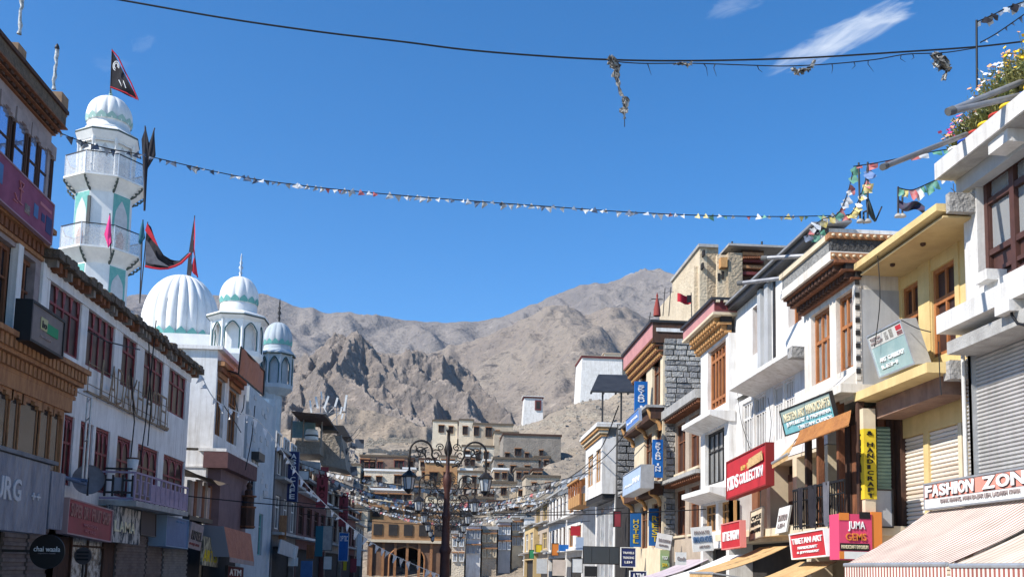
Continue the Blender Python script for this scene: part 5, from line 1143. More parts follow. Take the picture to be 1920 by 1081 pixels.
y = f5.p(1453, 570).y; f5.cube('drain_slot', dark_m, t, y-.06, y+.06, zl+.4, ztop-.1, -.1, .05)
k = MB(); k.prism([(f5.X(.72), Ya+.35, zl), (f5.X(.72), Ya+.35, zl-.12), (f5.X(0), Ya+.35, zl-.3), (f5.X(-.3), Ya+.35, zl-.3), (f5.X(-.3), Ya+.35, zl)], (0, f5.p(1368,724,.7).y-Ya-.35, 0)); k.build('ledge', white_p, t)
cube('end_block', stone_g, t, f5.X(.74), f5.X(.0), Ya+.30, Ya+.62, zl-.26, zl+.012)
# metal roof edge sloping up to the near house, gutter pipes
rf = MB(); a, b = f5.p(1383, 590, .35), f5.p(1500, 460, .35)
rf.obox((f5.X(.4), Ya-.2, ztop+.0), (0, Yb-Ya+.3, 0), (1.0, 0, .1), (0, 0, .06)); rf.build('roof_sheet', mat('grey_sheet', (.26,.26,.26), (.2,.2,.2), scale=3, rough=.5), t)
for i in range(12): y = Ya+(Yb-Ya)*i/12; MB().bar((f5.X(.38), y, ztop+.03), (f5.X(-.6), y, ztop+.13), .05).build('roof_rib', steel, t)
f5.cube('roof_beam', dark_m, t, Ya, Yb, ztop-.16, ztop-.01, -.1, .3)
f5.wall(Ya, Yb, 0, z2-.42, [(Ya+.2, Ya+2.1, 2.9, z2-.5), (Ya+2.4, Ya+4.2, 2.9, z2-.5), (Ya+4.5, Yb-.3, 2.9, z2-.5), (Ya+.3, Yb-.3, .1, 2.5)], thick=.6, depth=6).build('shop_wall', cream, t)
for q, (a, b) in enumerate(((Ya+.2, Ya+2.1), (Ya+2.4, Ya+4.2), (Ya+4.5, Yb-.3))):
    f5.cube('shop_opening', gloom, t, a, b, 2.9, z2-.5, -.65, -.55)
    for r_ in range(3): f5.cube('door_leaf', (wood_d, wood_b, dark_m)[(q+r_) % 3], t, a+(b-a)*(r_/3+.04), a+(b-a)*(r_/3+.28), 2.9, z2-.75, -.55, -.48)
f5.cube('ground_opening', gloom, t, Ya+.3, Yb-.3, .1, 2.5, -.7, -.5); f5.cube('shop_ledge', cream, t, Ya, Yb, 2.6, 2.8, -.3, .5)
for lab, a, b in (('upper of two grey pipes crossing before the metal roof edge', (1430,484), (1538,478)), ('lower of two grey pipes crossing before the metal roof edge', (1385,531), (1485,519))):
    p0, p1 = f5.p(*a, 1.5), f5.p(*b, .5); tt = thing('roof_pipe', lab, 'pipe', p1, 'pipes jutting over the street'); MB().tube([p0, p1], .055, 9).build('tube', pipe_m, tt); d = (p1-p0).normalized(); MB().tube([p0-d*.02, p0+d*.14], .066, 9).build('end_cap', mat('pipe_dark', (.1,.1,.1)), tt)
# red KIDS COLLECTION sign
O, U, V = f5.quad((1363, 868), (1437, 831), (1363, 934), 1.0)
t = sign('shop_sign', 'large red sign reading KIDS COLLECTION below the pale tall windows', 'sign', O, U, V, .2, red_s, mat('dark_red', (.22,.02,.02)), [('KIDS', .03, .33, .20, .56, white_l), ('COLLECTION', .36, .92, .24, .52, white_l), ('KHAWAJA', .55, .9, .60, .74, gold_l), ('LEH', .4, .5, .6, .72, gold_l)], fr=.04)
P = lambda u, v: O+U*u+V*v+Vector((-.05,0,0)); k = MB(); k.add([P(.58,.56), P(.96,.62), P(.94,.86), P(.62,.80)], [(0,1,2,3)]); k.build('cloth_patch', can_m, t)
O2, U2, V2 = f5.quad((1408, 960), (1430, 950), (1406, 1012), .6); sign('notice_board', 'cream notice board with black lettering on the shop ledge', 'sign', O2, U2, V2, .05, cream, wood_g, [('CYCLE', .1, .9, .66, .82, black_p), ('RENTAL', .1, .9, .44, .6, black_p), ('ON HIRE', .1, .9, .2, .34, black_p)])
O2, U2, V2 = f5.quad((1461, 952), (1482, 946), (1453, 1000), .6); sign('notice_board', 'tilted white notice board further up the shop ledge', 'sign', O2, U2, V2, .05, white_s, None, [('TATTOO', .12, .92, .45, .7, dusty), ('LEH', .2, .8, .2, .36, dusty)])

# ---- pink parapet house
f6 = Fac(8.75, -1); Ya, Yb = f6.p(1366, 700).y, f6.p(1314, 700).y
t = thing('pink_parapet_house', 'white house with pink parapet, golden cornice and big carved window', 'house', (10.5, 32, 0))
zp = f6.p(1330, 570, .5).z; zc1 = f6.p(1335, 604, .3).z; zc0 = f6.p(1345, 640).z; zl1 = f6.p(1330, 768, .6).z; zl2_ = f6.p(1330, 912, .6).z
h1 = (f6.p(1361,690).y, f6.p(1327,690).y, zl1+.3, zc0-.1); h2 = (f6.p(1358,840).y, f6.p(1322,840).y, zl2_+.25, zl1-.4); h3 = [(f6.p(1368,955).y, f6.p(1347,955).y, 2.95, zl2_-.4), (f6.p(1342,955).y, f6.p(1318,955).y, 2.95, zl2_-.4)]
f6.wall(Ya, Yb, 0, zc0, [h1, h2]+h3+[(Ya+.3, Yb-.3, .1, 2.4)], thick=.35, depth=6).build('wall', white_p, t)
f6.window(t, h1, 5, [0,.12,.85,1], wood_r, gl_br, rec=.12, fr=.12, mull=.1); f6.window(t, h2, 4, [0,.65,1], dark_m, gl_lace, rec=.12, fr=.08)
for h in h3: f6.window(t, h, 3, [0,.7,1], wood_o, gl_d, rec=.14, fr=.06)
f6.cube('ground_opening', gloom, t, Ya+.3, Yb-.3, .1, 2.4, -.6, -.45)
cornice(f6, t, Ya, Yb+.3, zc0, zc1, .4, 2, wood_o, wood_o, .3, mtop=cream)
f6.cube('parapet', pinkish, t, Ya-.1, Yb+.55, zc1+.1, zp-.02, -.3, .5); f6.cube('coping', dark_m, t, Ya-.2, Yb+.6, zp-.02, zp+.07, -.4, .6); f6.cube('parapet_edge', cream, t, Ya-.12, Yb+.57, zc1+.02, zc1+.1, -.3, .53)
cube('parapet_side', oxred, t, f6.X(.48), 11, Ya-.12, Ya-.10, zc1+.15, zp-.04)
for i in range(9): cube('dentil', cream, t, f6.X(.45)+i*.25, f6.X(.45)+i*.25+.12, Ya-.22, Ya-.12, zp-.09, zp-.02)
for zz in (zl1, zl2_):
    k = MB(); k.prism([(f6.X(.62), Ya-.05, zz), (f6.X(.62), Ya-.05, zz-.16), (f6.X(0), Ya-.05, zz-.34), (f6.X(-.2), Ya-.05, zz-.34), (f6.X(-.2), Ya-.05, zz)], (0, Yb-Ya+.25, 0)); k.build('ledge', white_p, t)
fsign(f6, 'shop_sign', 'red sign with white letters above the white awning', (1353, 984), (1388, 976), (1354, 1028), .8, .15, red_s, mat('pale_red', (.6,.2,.18)), [('LITTLE KINGDOM', .08, .92, .3, .68, white_l)])
ysign('shop_sign', 'slanted white sign with blue letters next to the small red sign', (1300, 988), (1339, 1034), 31.0, .06, white_s, None, [('PRIVATE', .12, .85, .7, .84, dusty), ('HIMALAYA HOUSE', .05, .95, .36, .62, blue_dull), ('ART SHOP', .3, .8, .14, .24, dusty)], tilt=R(-6))

# ---- taupe house with two window rows
f7 = Fac(9.1, -1); Ya, Yb = Yb+.1, f7.p(1260, 830).y
t = thing('taupe_house', 'taupe house with paired brown windows and twig ledges', 'house', (11, 37, 0))
zt_ = f7.p(1290, 772).z; zm = f7.p(1285, 893, .5).z
hs_ = [(f7.p(1311,830).y, f7.p(1292,830).y), (f7.p(1285,830).y, f7.p(1267,830).y)]
holes = [(a, b, f7.p(1278,885).z, f7.p(1278,792).z) for a, b in hs_]+[(a, b, f7.p(1277,1003).z, f7.p(1277,918).z) for a, b in hs_]
f7.wall(Ya, Yb, 0, zt_, holes+[(Ya+.3, Yb-.3, .1, 2.0)], thick=.35, depth=6).build('wall', taupe, t)
for h in holes: f7.window(t, h, 2, [0,.65,1], wood_b, gl_br, rec=.1, fr=.09, sill=cream)
f7.cube('ground_opening', gloom, t, Ya+.3, Yb-.3, .1, 2.0, -.6, -.45)
for zz, h_ in ((zt_, .32), (zm, .14)):
    f7.cube('ledge', concrete, t, Ya-.05, Yb+.2, zz, zz+h_, -.3, .55)
    y = Ya
    while y < Yb: f7.cube('joist_end', wood_b, t, y, y+.12, zz-.14, zz-.004, -.1, .45); y += .3
# ---- stone inn
f8 = Fac(8.62, -1); Ya, Yb = f8.p(1243, 740).y, f8.p(1190, 780).y
t = thing('stone_inn', 'stone sided inn with pink parapet, golden cornice and blue vertical signs', 'building', (10, 42, 0))
zp = f8.p(1212, 614, .5).z; zc1 = f8.p(1214, 652, .35).z; zc0 = f8.p(1222, 688).z; zb1 = f8.p(1225, 762, .3).z; zb2 = f8.p(1225, 902, .3).z
holes = [(f8.p(1238,700).y, f8.p(1223,700).y, zb1+.15, f8.p(1230,668).z), (f8.p(1212,700).y, f8.p(1200,700).y, zb1+.2, f8.p(1206,694).z), (f8.p(1222,850).y, f8.p(1208,850).y, zb2+.1, zb1-.8), (f8.p(1240,850).y, f8.p(1228,850).y, zb2+.1, zb1-.8)]+[(f8.p(1240,990).y, f8.p(1222,990).y, 2.6, zb2-.8), (f8.p(1214,990).y, f8.p(1200,990).y, 2.6, zb2-.8)]
f8.wall(Ya, Yb, 0, zc0, holes, thick=.3, depth=5).build('wall', cream, t)
for h in holes: f8.window(t, h, 2, [0,.7,1], wood_b, gl_d, rec=.1, fr=.07)
cornice(f8, t, Ya, Yb+.4, zc0, zc1, .4, 3, wood_o, wood_b, .3)
f8.cube('parapet', pinkish, t, Ya, Yb+.6, zc1+.1, zp-.02, -.3, .45); cube('parapet_side', wood_d, t, f8.X(.44), 12.5, Ya-.05, Ya+.2, zc1-.1, zp-.04); MB().box(f8.X(.55), 12.6, Ya-.1, Yb+.7, zp-.02, zp+.08).build('coping', dark_m, t)
cube('side_band', white_p, t, f8.X(.3), 12.5, Ya-.09, Ya-.05, zc1+.35, zc1+.5)
for zz in (zb1, zb2):
    f8.cube('bay_ledge', concrete, t, Ya-.1, Yb+.2, zz-.1, zz, -.2, .7); f8.cube('bay_soffit', wood_d, t, Ya-.02, Yb+.1, zz-.55, zz-.1, -.1, .5)
    for y in (Ya+.1, (Ya+Yb)/2, Yb-.1):
        k = MB(); k.tube([(f8.X(.05), y, zz-1.0), (f8.X(.15), y, zz-.7), (f8.X(.45), y, zz-.5), (f8.X(.6), y, zz-.15)], [.1,.09,.1,.07], 6); k.build('carved_bracket', wood_o, t)
# side wall built of stones in courses, each stone its own block
MB().box(f8.X(-.01), 12.4, Ya-.02, Ya+.02, 0, zc1).build('side_wall', mat('mortar', (.27,.255,.235), (.21,.2,.185), scale=5), t); wall_o = WL[t]
sw = list(t.children)[-1]; st_m = [stone_g, mat('pale_rubble', (.43,.41,.37), (.33,.31,.28), scale=6, bump=.7, bscale=12), mat('dim_rubble', (.24,.23,.22), (.18,.175,.17), scale=6, bump=.7, bscale=12)]
rs_m = []
for m_ in st_m:
    for s_ in range(3):
        k = MB(); rd = random.Random(s_+5); c8 = [(x*rd.uniform(.40,.5), y*rd.uniform(.36,.5), z*rd.uniform(.38,.5)) for x in (-1,1) for y in (-1,1) for z in (-1,1)]
        k.add(c8, [(0,1,3,2),(4,6,7,5),(0,4,5,1),(2,3,7,6),(0,2,6,4),(1,5,7,3)]); rs_m.append(k.mesh('stone', m_))
rd = random.Random(11); z = f8.p(1250, 1010).z
while z < zc1-.15:
    hh = rd.uniform(.15,.25); x = f8.X(-.03)
    while x < 11.3:
        w_ = rd.uniform(.22,.6)
        if not (zb2-.6 < z < zb2+1.5 and x > 8.9) or True: place('stone', rd.choice(rs_m), sw, (x+w_/2, Ya-.04-rd.uniform(0,.04), z+hh/2), (w_*1.02, .2, hh*1.0))
        x += w_+.015
    z += hh+.02
for i in range(3): cube('corner_timber', cream, t, f8.X(.03), f8.X(-.12), Ya-.14, Ya-.02, (0, zb2, zb1)[i], (zb2-.6, zb1-.6, zc0)[i])
# signs of the inn
G = 'blue vertical signs of the inn'
ysign('inn_sign', 'upper blue vertical sign reading SKYABU INN by the pink parapet', (1190, 714), (1214, 786), 41.0, .15, blue_s, None, [], group=G, vertical='SKYABU INN', vb=.86, vt=.1)
ysign('inn_sign', 'lower blue vertical sign reading SKYABU INN against the stone wall', (1224, 823), (1243, 894), 38.6, .15, blue_s, None, [], group=G, vertical='SKYABU INN', vb=.86, vt=.08)
for (tl, br, Y_, lab) in (((1190,715),(1214,786),40.98,0), ((1224,823),(1243,894),38.58,1)): pass
fsign(f8, 'box_sign', 'large pale blue box sign with faint lettering on the inn corner', (1169, 892), (1203, 871), (1168, 930), 1.2, .5, mat('ice_blue', (.38,.47,.60), (.33,.42,.55), scale=2), steel, [('skyabu', .1, .5, .3, .45, white_l), ('INN', .56, .9, .35, .6, white_l)])
fsign(f8, 'box_sign', 'small blue slanted board with white lettering behind the upper inn sign', (1174, 788), (1198, 765), (1175, 808), 1.1, .1, mat('mid_blue', (.10,.20,.45)), steel, [('Inn JEWEL', .1, .9, .3, .6, white_l)])
G = 'tall blue banners with yellow letters'
ysign('tall_banner', 'left of two tall blue banners with yellow vertical lettering', (1182, 960), (1202, 1024), 43.0, .08, mat('banner_blue', (.015,.11,.33)), None, [], cat='banner', group=G, vertical='HOTEL', vm=yellow_s, vt=.2)
ysign('tall_banner', 'right of two tall blue banners with yellow vertical lettering', (1217, 952), (1238, 1022), 40.6, .08, mat('banner_blue', (.015,.11,.33)), None, [], cat='banner', group=G, vertical='REST', vm=yellow_s, vt=.2)
ysign('shop_sign', 'tilted white sign hanging in front of the right blue banner', (1229, 997), (1257, 1026), 37.5, .05, white_s, None, [('THE COTTON', .1, .92, .45, .65, dusty), ('EXPRESS', .2, .8, .18, .3, dusty)], tilt=R(9))
ysign('shop_sign', 'pale green narrow sign below the tilted white sign', (1238, 1030), (1255, 1075), 37.8, .05, mat('pale_green', (.22,.34,.17), (.3,.38,.2), scale=4), None, [('YOGA', .2, .85, .6, .75, white_l), ('SPA', .2, .8, .3, .45, yellow_s)])
ysign('shop_sign', 'blue square sign with white text and a white edge', (1164, 1026), (1192, 1061), 42.0, .08, navy, white_s, [('TRAVELS', .12, .88, .68, .8, white_l), ('TREKKING', .12, .88, .42, .54, white_l), ('LEH', .25, .75, .18, .3, white_l)])
ysign('cash_machine_sign', 'blue sign reading ATM at the bottom edge of the picture', (1181, 1070), (1212, 1092), 38.0, .1, navy, white_s, [('ATM', .15, .85, .25, .85, white_l)])
ysign('shop_sign', 'small white sign beside the pale lilac awning', (1267, 1034), (1287, 1058), 32.0, .05, white_s, None, [('Craft', .12, .88, .35, .65, dusty)])

# ---- white bay house further on, dark rubble wall beside it
f9 = Fac(8.0, -1); Ya, Yb = f9.p(1129, 860).y, f9.p(1098, 870).y
t = thing('bay_house', 'white house with projecting bay, yellow window frames and balustrade', 'house', (9, 52, 0))
zt_ = f9.p(1113, 825, .2).z; zb_ = f9.p(1112, 932).z; zr_ = f9.p(1113, 800, .2).z
hs_ = [(f9.p(1126,870).y, f9.p(1117,870).y, f9.p(1118,905).z, f9.p(1118,845).z), (f9.p(1112,870).y, f9.p(1102,870).y, f9.p(1118,905).z, f9.p(1118,845).z)]
f9.wall(Ya, Yb, zb_, zt_, hs_, thick=.2, depth=1.2).build('bay_wall', bay_white, t)
for h in hs_: f9.window(t, h, 2, [0,.7,1], wood_o, gl_w, rec=.06, fr=.1)
for i in range(3): f9.cube('bay_cornice', wood_o if i % 2 == 0 else cream, t, Ya-.05-i*.05, Yb+.05+i*.05, zt_+i*.16, zt_+i*.16+.155, -.3, .08+i*.1)
f9.cube('bay_roof', bay_white, t, Ya-.2, Yb+.2, zt_+.48, zt_+.6, -1.4, .35); f9.cube('balustrade', bay_white, t, Ya-.1, Yb+.1, zr_-.1, zr_, .2, .3)
for i in range(5): y = Ya+(Yb-Ya)*i/4; f9.cube('baluster', bay_white, t, y-.08, y+.08, zt_+.6, zr_-.1, .2, .3)
cube('balustrade_side', bay_white, t, f9.X(.3), f9.X(-1.0), Ya-.12, Ya-.02, zr_-.1, zr_)
f9.cube('bay_base', dark_m, t, Ya+.1, Yb-.1, zb_-.3, zb_-.003, -1.2, -.05); f9.cube('body', bay_white, t, Ya+.02, Yb+.5, 0, zr_-.6, -6, -.7)
for i in range(4): y = Ya+.4+i*1.4; f9.cube('shop_door', steel if i % 2 else gl_w, t, y, y+1.1, .2, zb_-.5, -.72, -.66)
MB().box(f9.X(-.72), 13.5, Ya-.3, Ya, 0, zr_-.1).build('rubble_wall', mat('dark_mortar', (.07,.068,.066)), t); sw = list(t.children)[-1]; z = zb_-.2
while z < zr_-.3:
    hh = rd.uniform(.22,.36); x = f9.X(-.75)
    while x < 10.7: w_ = rd.uniform(.3,.62); place('stone', rd.choice(rs_m[6:]), sw, (x+w_/2, Ya-.32, z+hh/2), (w_, .3, hh*.95)); x += w_+.02
    z += hh+.02
f9.cube('dark_shed_front', gloom, t, Ya-3.5, Ya-.32, 0, zb_-.3, -3, -.75)
t = thing('dark_panel', 'row of dark slate panels hung across the pavement', 'panel', atY(1128, 1040, 47)); a, b = atY(1096, 1024, 47), atY(1160, 1056, 47)
for i in range(3): x0, x1 = a.x+(b.x-a.x)*(0,.22,.74)[i], a.x+(b.x-a.x)*(.21,.73,1)[i]; cube('panel', mat('slate_panel', (.05,.058,.066), rough=.35), t, x0, x1, 47, 47.15, b.z, a.z)
MB().box(a.x-.05, b.x+.05, 47.16, 47.22, b.z-.04, a.z+.04).build('frame', dark_m, t)

# ---- black canopy on posts
t = thing('roof_canopy', 'black sheet roof canopy on thin posts above the rubble wall', 'canopy', atY(1160, 790, 56)); k = MB()
a = [atY(x, y, Y_) for x, y, Y_ in ((1108,735,58),(1122,704,61),(1212,706,61),(1200,737,58))]
k.prism(a, (0,0,.1)); k.build('roof_sheet', mat('black_sheet', (.025,.025,.027), (.04,.04,.042), scale=2, rough=.5), t)
for i in range(5): q = a[0].lerp(a[3], i/4); q2 = a[1].lerp(a[2], i/4); MB().bar(q-Vector((0,0,.06)), q2-Vector((0,0,.06)), .1).build('rafter', dark_m, t)
for (x, y) in ((1130,800),(1165,800),(1196,800)): q = atY(x, 735, 58.2); MB().tube([q, (q.x, q.y, atY(x, 815, 58.2).z)], .06, 6).build('post', dark_m, t)

# ---- further houses on the right: generic row house builder
def row_house(name, label, f, xa, xb, ytop, zfl, cols, mw, mf, mg, depth=6, ledge=None, cat='house', proud=0., group=None, roof=None, shop=gloom, sill=None):
    """xa near pixel, xb far pixel; zfl list of (z0, z1) window bands"""
    ya, yb = sorted((f.p(xa, 950, proud).y, f.p(xb, 950, proud).y)); g = Fac(f.X(proud), f.n); z1 = g.p(xa*.6+xb*.4, ytop).z
    t = thing(name, label, cat, (g.x, (ya+yb)/2, 0), group); holes = []
    for (a, b) in zfl:
        for i in range(cols): w_ = (yb-ya)/cols; holes.append((ya+w_*(i+.18), ya+w_*(i+.82), a, b))
    g.wall(ya, yb, 0, z1, holes+[(ya+.3, yb-.3, .1, 2.5)], thick=.3, depth=depth).build('wall', mw, t)
    for h in holes: g.window(t, h, 2, [0,.68,1], mf, mg, rec=.1, fr=.09, mull=.07, sill=sill)
    g.cube('shop_opening', shop, t, ya+.3, yb-.3, .1, 2.5, -.5, -.35)
    for (a, b) in zfl:
        if ledge: g.cube('ledge', ledge, t, ya, yb, a-.32, a-.18, -.2, .5)
    g.cube('roof_edge', roof or concrete, t, ya-.1, yb+.1, z1, z1+.15, -depth, .35)
    return t
fr = Fac(8.9, -1)
row_house('row_house', 'pale house with ochre windows and balcony rail beyond the white bay house', fr, 1093, 1064, 908, [(3.2,4.6),(5.6,7.2)], 2, bay_white, wood_o, gl_br, ledge=bay_white, group='houses far along the right side')
row_house('row_house', 'greyish house with a row of dark slim windows beyond the ochre windowed one', fr, 1062, 1030, 925, [(3.2,4.8),(5.6,7.4)], 5, plaster, wood_d, gl_d, ledge=concrete, group='houses far along the right side')
row_house('row_house', 'brown house with a single yellow framed window far along the street', fr, 1029, 1003, 948, [(3.4,4.9),(6.0,8.0)], 2, taupe, yellow_p, gl_d, ledge=concrete, group='houses far along the right side')
row_house('row_house', 'small ochre shop house near the right end of the street', fr, 1002, 985, 985, [(3.4,5.2)], 2, yellow_d, white_p, gl_d, ledge=wood_g, group='houses far along the right side', proud=.4)
row_house('row_house', 'white shop house last before the right end of the street', fr, 984, 968, 975, [(3.4,5.0),(6,7.6)], 3, bay_white, dark_m, gl_g, ledge=concrete, group='houses far along the right side')
t = thing('box_balcony', 'orange timber box balcony on the far right row', 'balcony', fr.p(1083, 950, .6)); r = fr.rect(1096, 1074, 905, 950, .6)
fr.cube('front', wood_o, t, r[0], r[1], r[2], r[2]+(r[3]-r[2])*.45, .0, .9); fr.cube('top', wood_o, t, r[0]-.1, r[1]+.1, r[3], r[3]+.12, 0, 1.0)
for i in range(6): y = r[0]+(r[1]-r[0])*i/5; fr.cube('post', wood_r, t, y-.05, y+.05, r[2], r[3], .8, .9)
# roof railings
def roof_rail(label, f, xa, xb, ybase, h, o=.2):
    a, b = f.p(xa, ybase, o), f.p(xb, ybase, o); b.z = a.z; t = thing('roof_railing', label, 'railing', a, 'white roof railings'); n = max(4, int((b-a).length/.5))
    for dz in (h, h*.5): MB().bar(a+Vector((0,0,dz)), b+Vector((0,0,dz)), .05).build('rail', steel, t)
    for i in range(n+1): q = a.lerp(b, i/n); MB().bar(q, q+Vector((0,0,h)), .05).build('post', steel, t)
roof_rail('white pipe railing on the roof of the ochre windowed house', fr, 1090, 1047, 905, .9, .3)
# ---- tower house behind the pink parapet house
Yt = 47.0
t = thing('tower_house', 'cream mud tower house with timber cornice rising behind the pink parapet', 'house', atY(1370, 600, Yt))
def yb(name, x0, x1, y0, y1, Y_, d, m): a, b = atY(x0, y1, Y_), atY(x1, y0, Y_); return MB().box(a.x, b.x, Y_, Y_+d, a.z, b.z).build(name, m, t)
def yc3(name, x0, x1, y0, y1, Y_, d, m): a, b = atY(x0, y1, Y_), atY(x1, y0, Y_); return cube(name, m, t, a.x, b.x, Y_, Y_+d, a.z, b.z)
tw = mat('cream_mud', (.60,.50,.36), (.50,.41,.29), scale=1.2, streak=.3, dirt=(.36,.29,.2), bump=.4, bscale=8); twd = mat('brown_mud', (.40,.32,.22), (.32,.255,.18), scale=2, bump=.6, bscale=8)
yb('tower', 1312, 1345, 462, 640, Yt, 6, tw); yb('tower', 1301, 1345, 500, 640, Yt+.4, 8, tw); yb('tower_cap', 1310, 1347, 458, 462, Yt-.15, 6.3, concrete)
yb('tower_side', 1326, 1347, 463, 560, Yt-.02, .02, twd); yb('block', 1345, 1368, 478, 600, Yt-.3, 5, tw); yb('block', 1366, 1392, 474, 600, Yt-.6, 5, twd); yb('block', 1392, 1432, 470, 600, Yt-.2, 5, wood_d)
for i, (x0, x1, y0, y1) in enumerate(((1319,1322,468,478),(1317,1320,492,502),(1346,1351,512,526),(1353,1358,508,522))): yc3('window', x0, x1, y0, y1, Yt-.35, .4, gloom)
yc3('bay_window', 1352, 1364, 482, 500, Yt-.7, .6, wood_o)
for i in range(4): yc3('cornice_board', 1393, 1432, 474+i*12, 478+i*12, Yt-.5, .5, (wood_t, oxred)[i % 2])
for i in range(9): yc3('joist_end', 1394+i*4.2, 1396.5+i*4.2, 480, 484, Yt-.7, .5, wood_b)
MB().box(atY(1358,470,Yt).x, atY(1465,470,Yt).x, Yt-.8, Yt+6, atY(1400,471,Yt).z, atY(1400,467,Yt).z).build('roof', concrete, t)
for x in (1372, 1428): q = atY(x, 468, Yt-.2); MB().tube([q, q+Vector((.02,0,.42))], .05, 6).build('roof_post', dark_m, t)
# awnings in the foreground row
aw_l = mat('lilac_canvas', (.50,.43,.47), (.42,.36,.40), scale=2, bump=.3, bscale=7); aw_w = mat('white_canvas', (.70,.69,.67), (.6,.59,.57), scale=2, bump=.3, bscale=7)
G = 'cloth awnings along the right shopfronts'
for lab, f, P0, P1, Q0, Q1, m_ in (
  ('pale lilac cloth awning, farthest of the row at lower right', f7, (1290,1048), (1330,1040), (1215,1090), (1262,1092), aw_l),
  ('white cloth awning below the small red sign', f6, (1362,1040), (1405,1028), (1272,1092), (1330,1094), aw_w),
  ('ochre cloth awning below the cream notice board', f5, (1425,1025), (1480,1010), (1345,1088), (1410,1090), can_m),
  ('ochre brown cloth awning below the three line red sign', f4, (1500,1052), (1570,1040), (1378,1090), (1450,1094), can_m)):
    p0, p1 = f.p(*P0, .2), f.p(*P1, .2); p1.z = p0.z; o_ = 2.2; q0 = Vector((f.X(o_), p0.y, p0.z-.75)); q1 = Vector((f.X(o_), p1.y, p0.z-.75))
    awning('cloth_awning', lab, p0, p1, q0, q1, m_, m_, .16, group=G, sag=.06)

boards = [('red board on the far right row below the ochre windows', 1070, 985, 1088, 1003, red_s), ('orange cloth board beside the blue one on the far right row', 1034, 1018, 1047, 1040, orange_s), ('bright blue board on the far right row', 1048, 1020, 1066, 1032, blue_s), ('white board low on the far right row', 1072, 1046, 1092, 1072, white_s), ('pale blue banner beside the dark slate panels', 1080, 1006, 1094, 1030, mat('ice_blue', (.38,.47,.60))), ('yellow board near the far end of the right row', 1004, 1020, 1016, 1034, yellow_s), ('striped pale cloth hung on the far right row', 1036, 1048, 1060, 1078, aw_m), ('small green board at the right end of the street', 992, 1030, 1001, 1046, green_s), ('white sheet hung at the right end of the street', 1006, 1046, 1026, 1074, white_s), ('dark red board under the black canopy', 1150, 958, 1164, 986, red_dull), ('black board beside the row of slate panels', 1096, 1060, 1120, 1080, black_p)]
for i, (lab, x0, y0, x1, y1, m_) in enumerate(boards):
    Y_ = 8.3*FPX/((x0+x1)/2-834); ysign('street_board', lab, (x0, y0), (x1, y1), Y_, .06, m_, dark_m if i % 2 else None, [], cat='board', group='boards along the far right row')

# ------------------------------------------------------------------ left row beyond the mosque
fL = Fac(-9.0, 1)
GL = 'houses far along the left side'
t = row_house('row_house', 'dark house with white framed windows behind the vertical cafe sign', fL, 513, 557, 852, [(3.4,5.2),(6.3,8.6)], 3, mat('smoky_wall', (.19,.175,.17), (.13,.12,.118), scale=1.5, streak=.4), white_p, gl_d, ledge=concrete, group=GL)
row_house('row_house', 'maroon house with red vertical banners beyond the cafe', fL, 558, 612, 905, [(3.4,5.2),(6.2,8.0)], 4, mat('wine_wall', (.15,.06,.055), (.10,.045,.042), scale=1.5), wood_d, gl_d, ledge=plaster, group=GL)
row_house('row_house', 'grey brown house beyond the maroon one', fL, 613, 645, 925, [(3.4,5.2),(6.2,8.2)], 3, mud3, wood_d, gl_d, ledge=concrete, group=GL)
row_house('row_house', 'shaded red brown house near the left end of the street', fL, 646, 668, 955, [(3.4,5.2),(6.2,8.0)], 3, mat('wine_wall', (.15,.06,.055)), wood_d, gl_d, ledge=concrete, group=GL)
row_house('row_house', 'last dim grey house at the left end of the street', fL, 669, 684, 985, [(3.4,5.4)], 3, mud3, plaster, gl_d, ledge=concrete, group=GL)
t = ysign('cafe_sign', 'dark blue vertical sign reading CAFE on the left row', (537, 846), (557, 939), 55.0, .15, navy, mat('sign_edge', (.15,.16,.22)), [], vertical='ASO CAFE', vb=.97, vt=.04)
ysign('vertical_banner', 'nearer of two dark red vertical banners on the left row', (592, 874), (613, 950), 66.0, .12, red_dull, None, [], cat='banner', group='dark red vertical banners', vertical='RIMO', vm=mat('brown_letters', (.1,.02,.02)), vb=.8, vt=.15)
ysign('vertical_banner', 'farther of two dark red vertical banners on the left row', (634, 916), (651, 986), 82.0, .12, red_dull, None, [], cat='banner', group='dark red vertical banners', vertical='MILAN', vm=mat('brown_letters', (.1,.02,.02)), vb=.85, vt=.12)
ysign('hanging_sign', 'pair of blank pale boards beside the cafe sign', (557, 882), (579, 898), 58.0, .05, white_s, dark_m, [])
fsign(fL, 'hanging_sign', 'tilted blank grey board below the cafe windows', (527, 1010), (560, 1024), (522, 1036), .7, .05, side_grey, None, [])
ysign('hanging_sign', 'blue and white projecting shop sign low on the left row', (634, 998), (652, 1050), 78.0, .1, blue_s, white_s, [('OPTIC', .1, .9, .7, .9, white_l)])
for k_, (tl, br, Y_, m_, lab) in enumerate((((590,985),(604,1042),61,mat('teal_door', (.02,.12,.17)),'tall teal cloth panel on the maroon house front'), ((563,1050),(585,1081),57,blue_dull,'low blue board near the bottom of the left row'), ((540,1025),(552,1060),55,white_s,'small leaning white board below the cafe'), ((668,1000),(676,1060),95,white_s,'narrow white banner near the left end of the street'))):
    ysign('wall_board', lab, tl, br, Y_, .08, m_, None, [], cat='board')
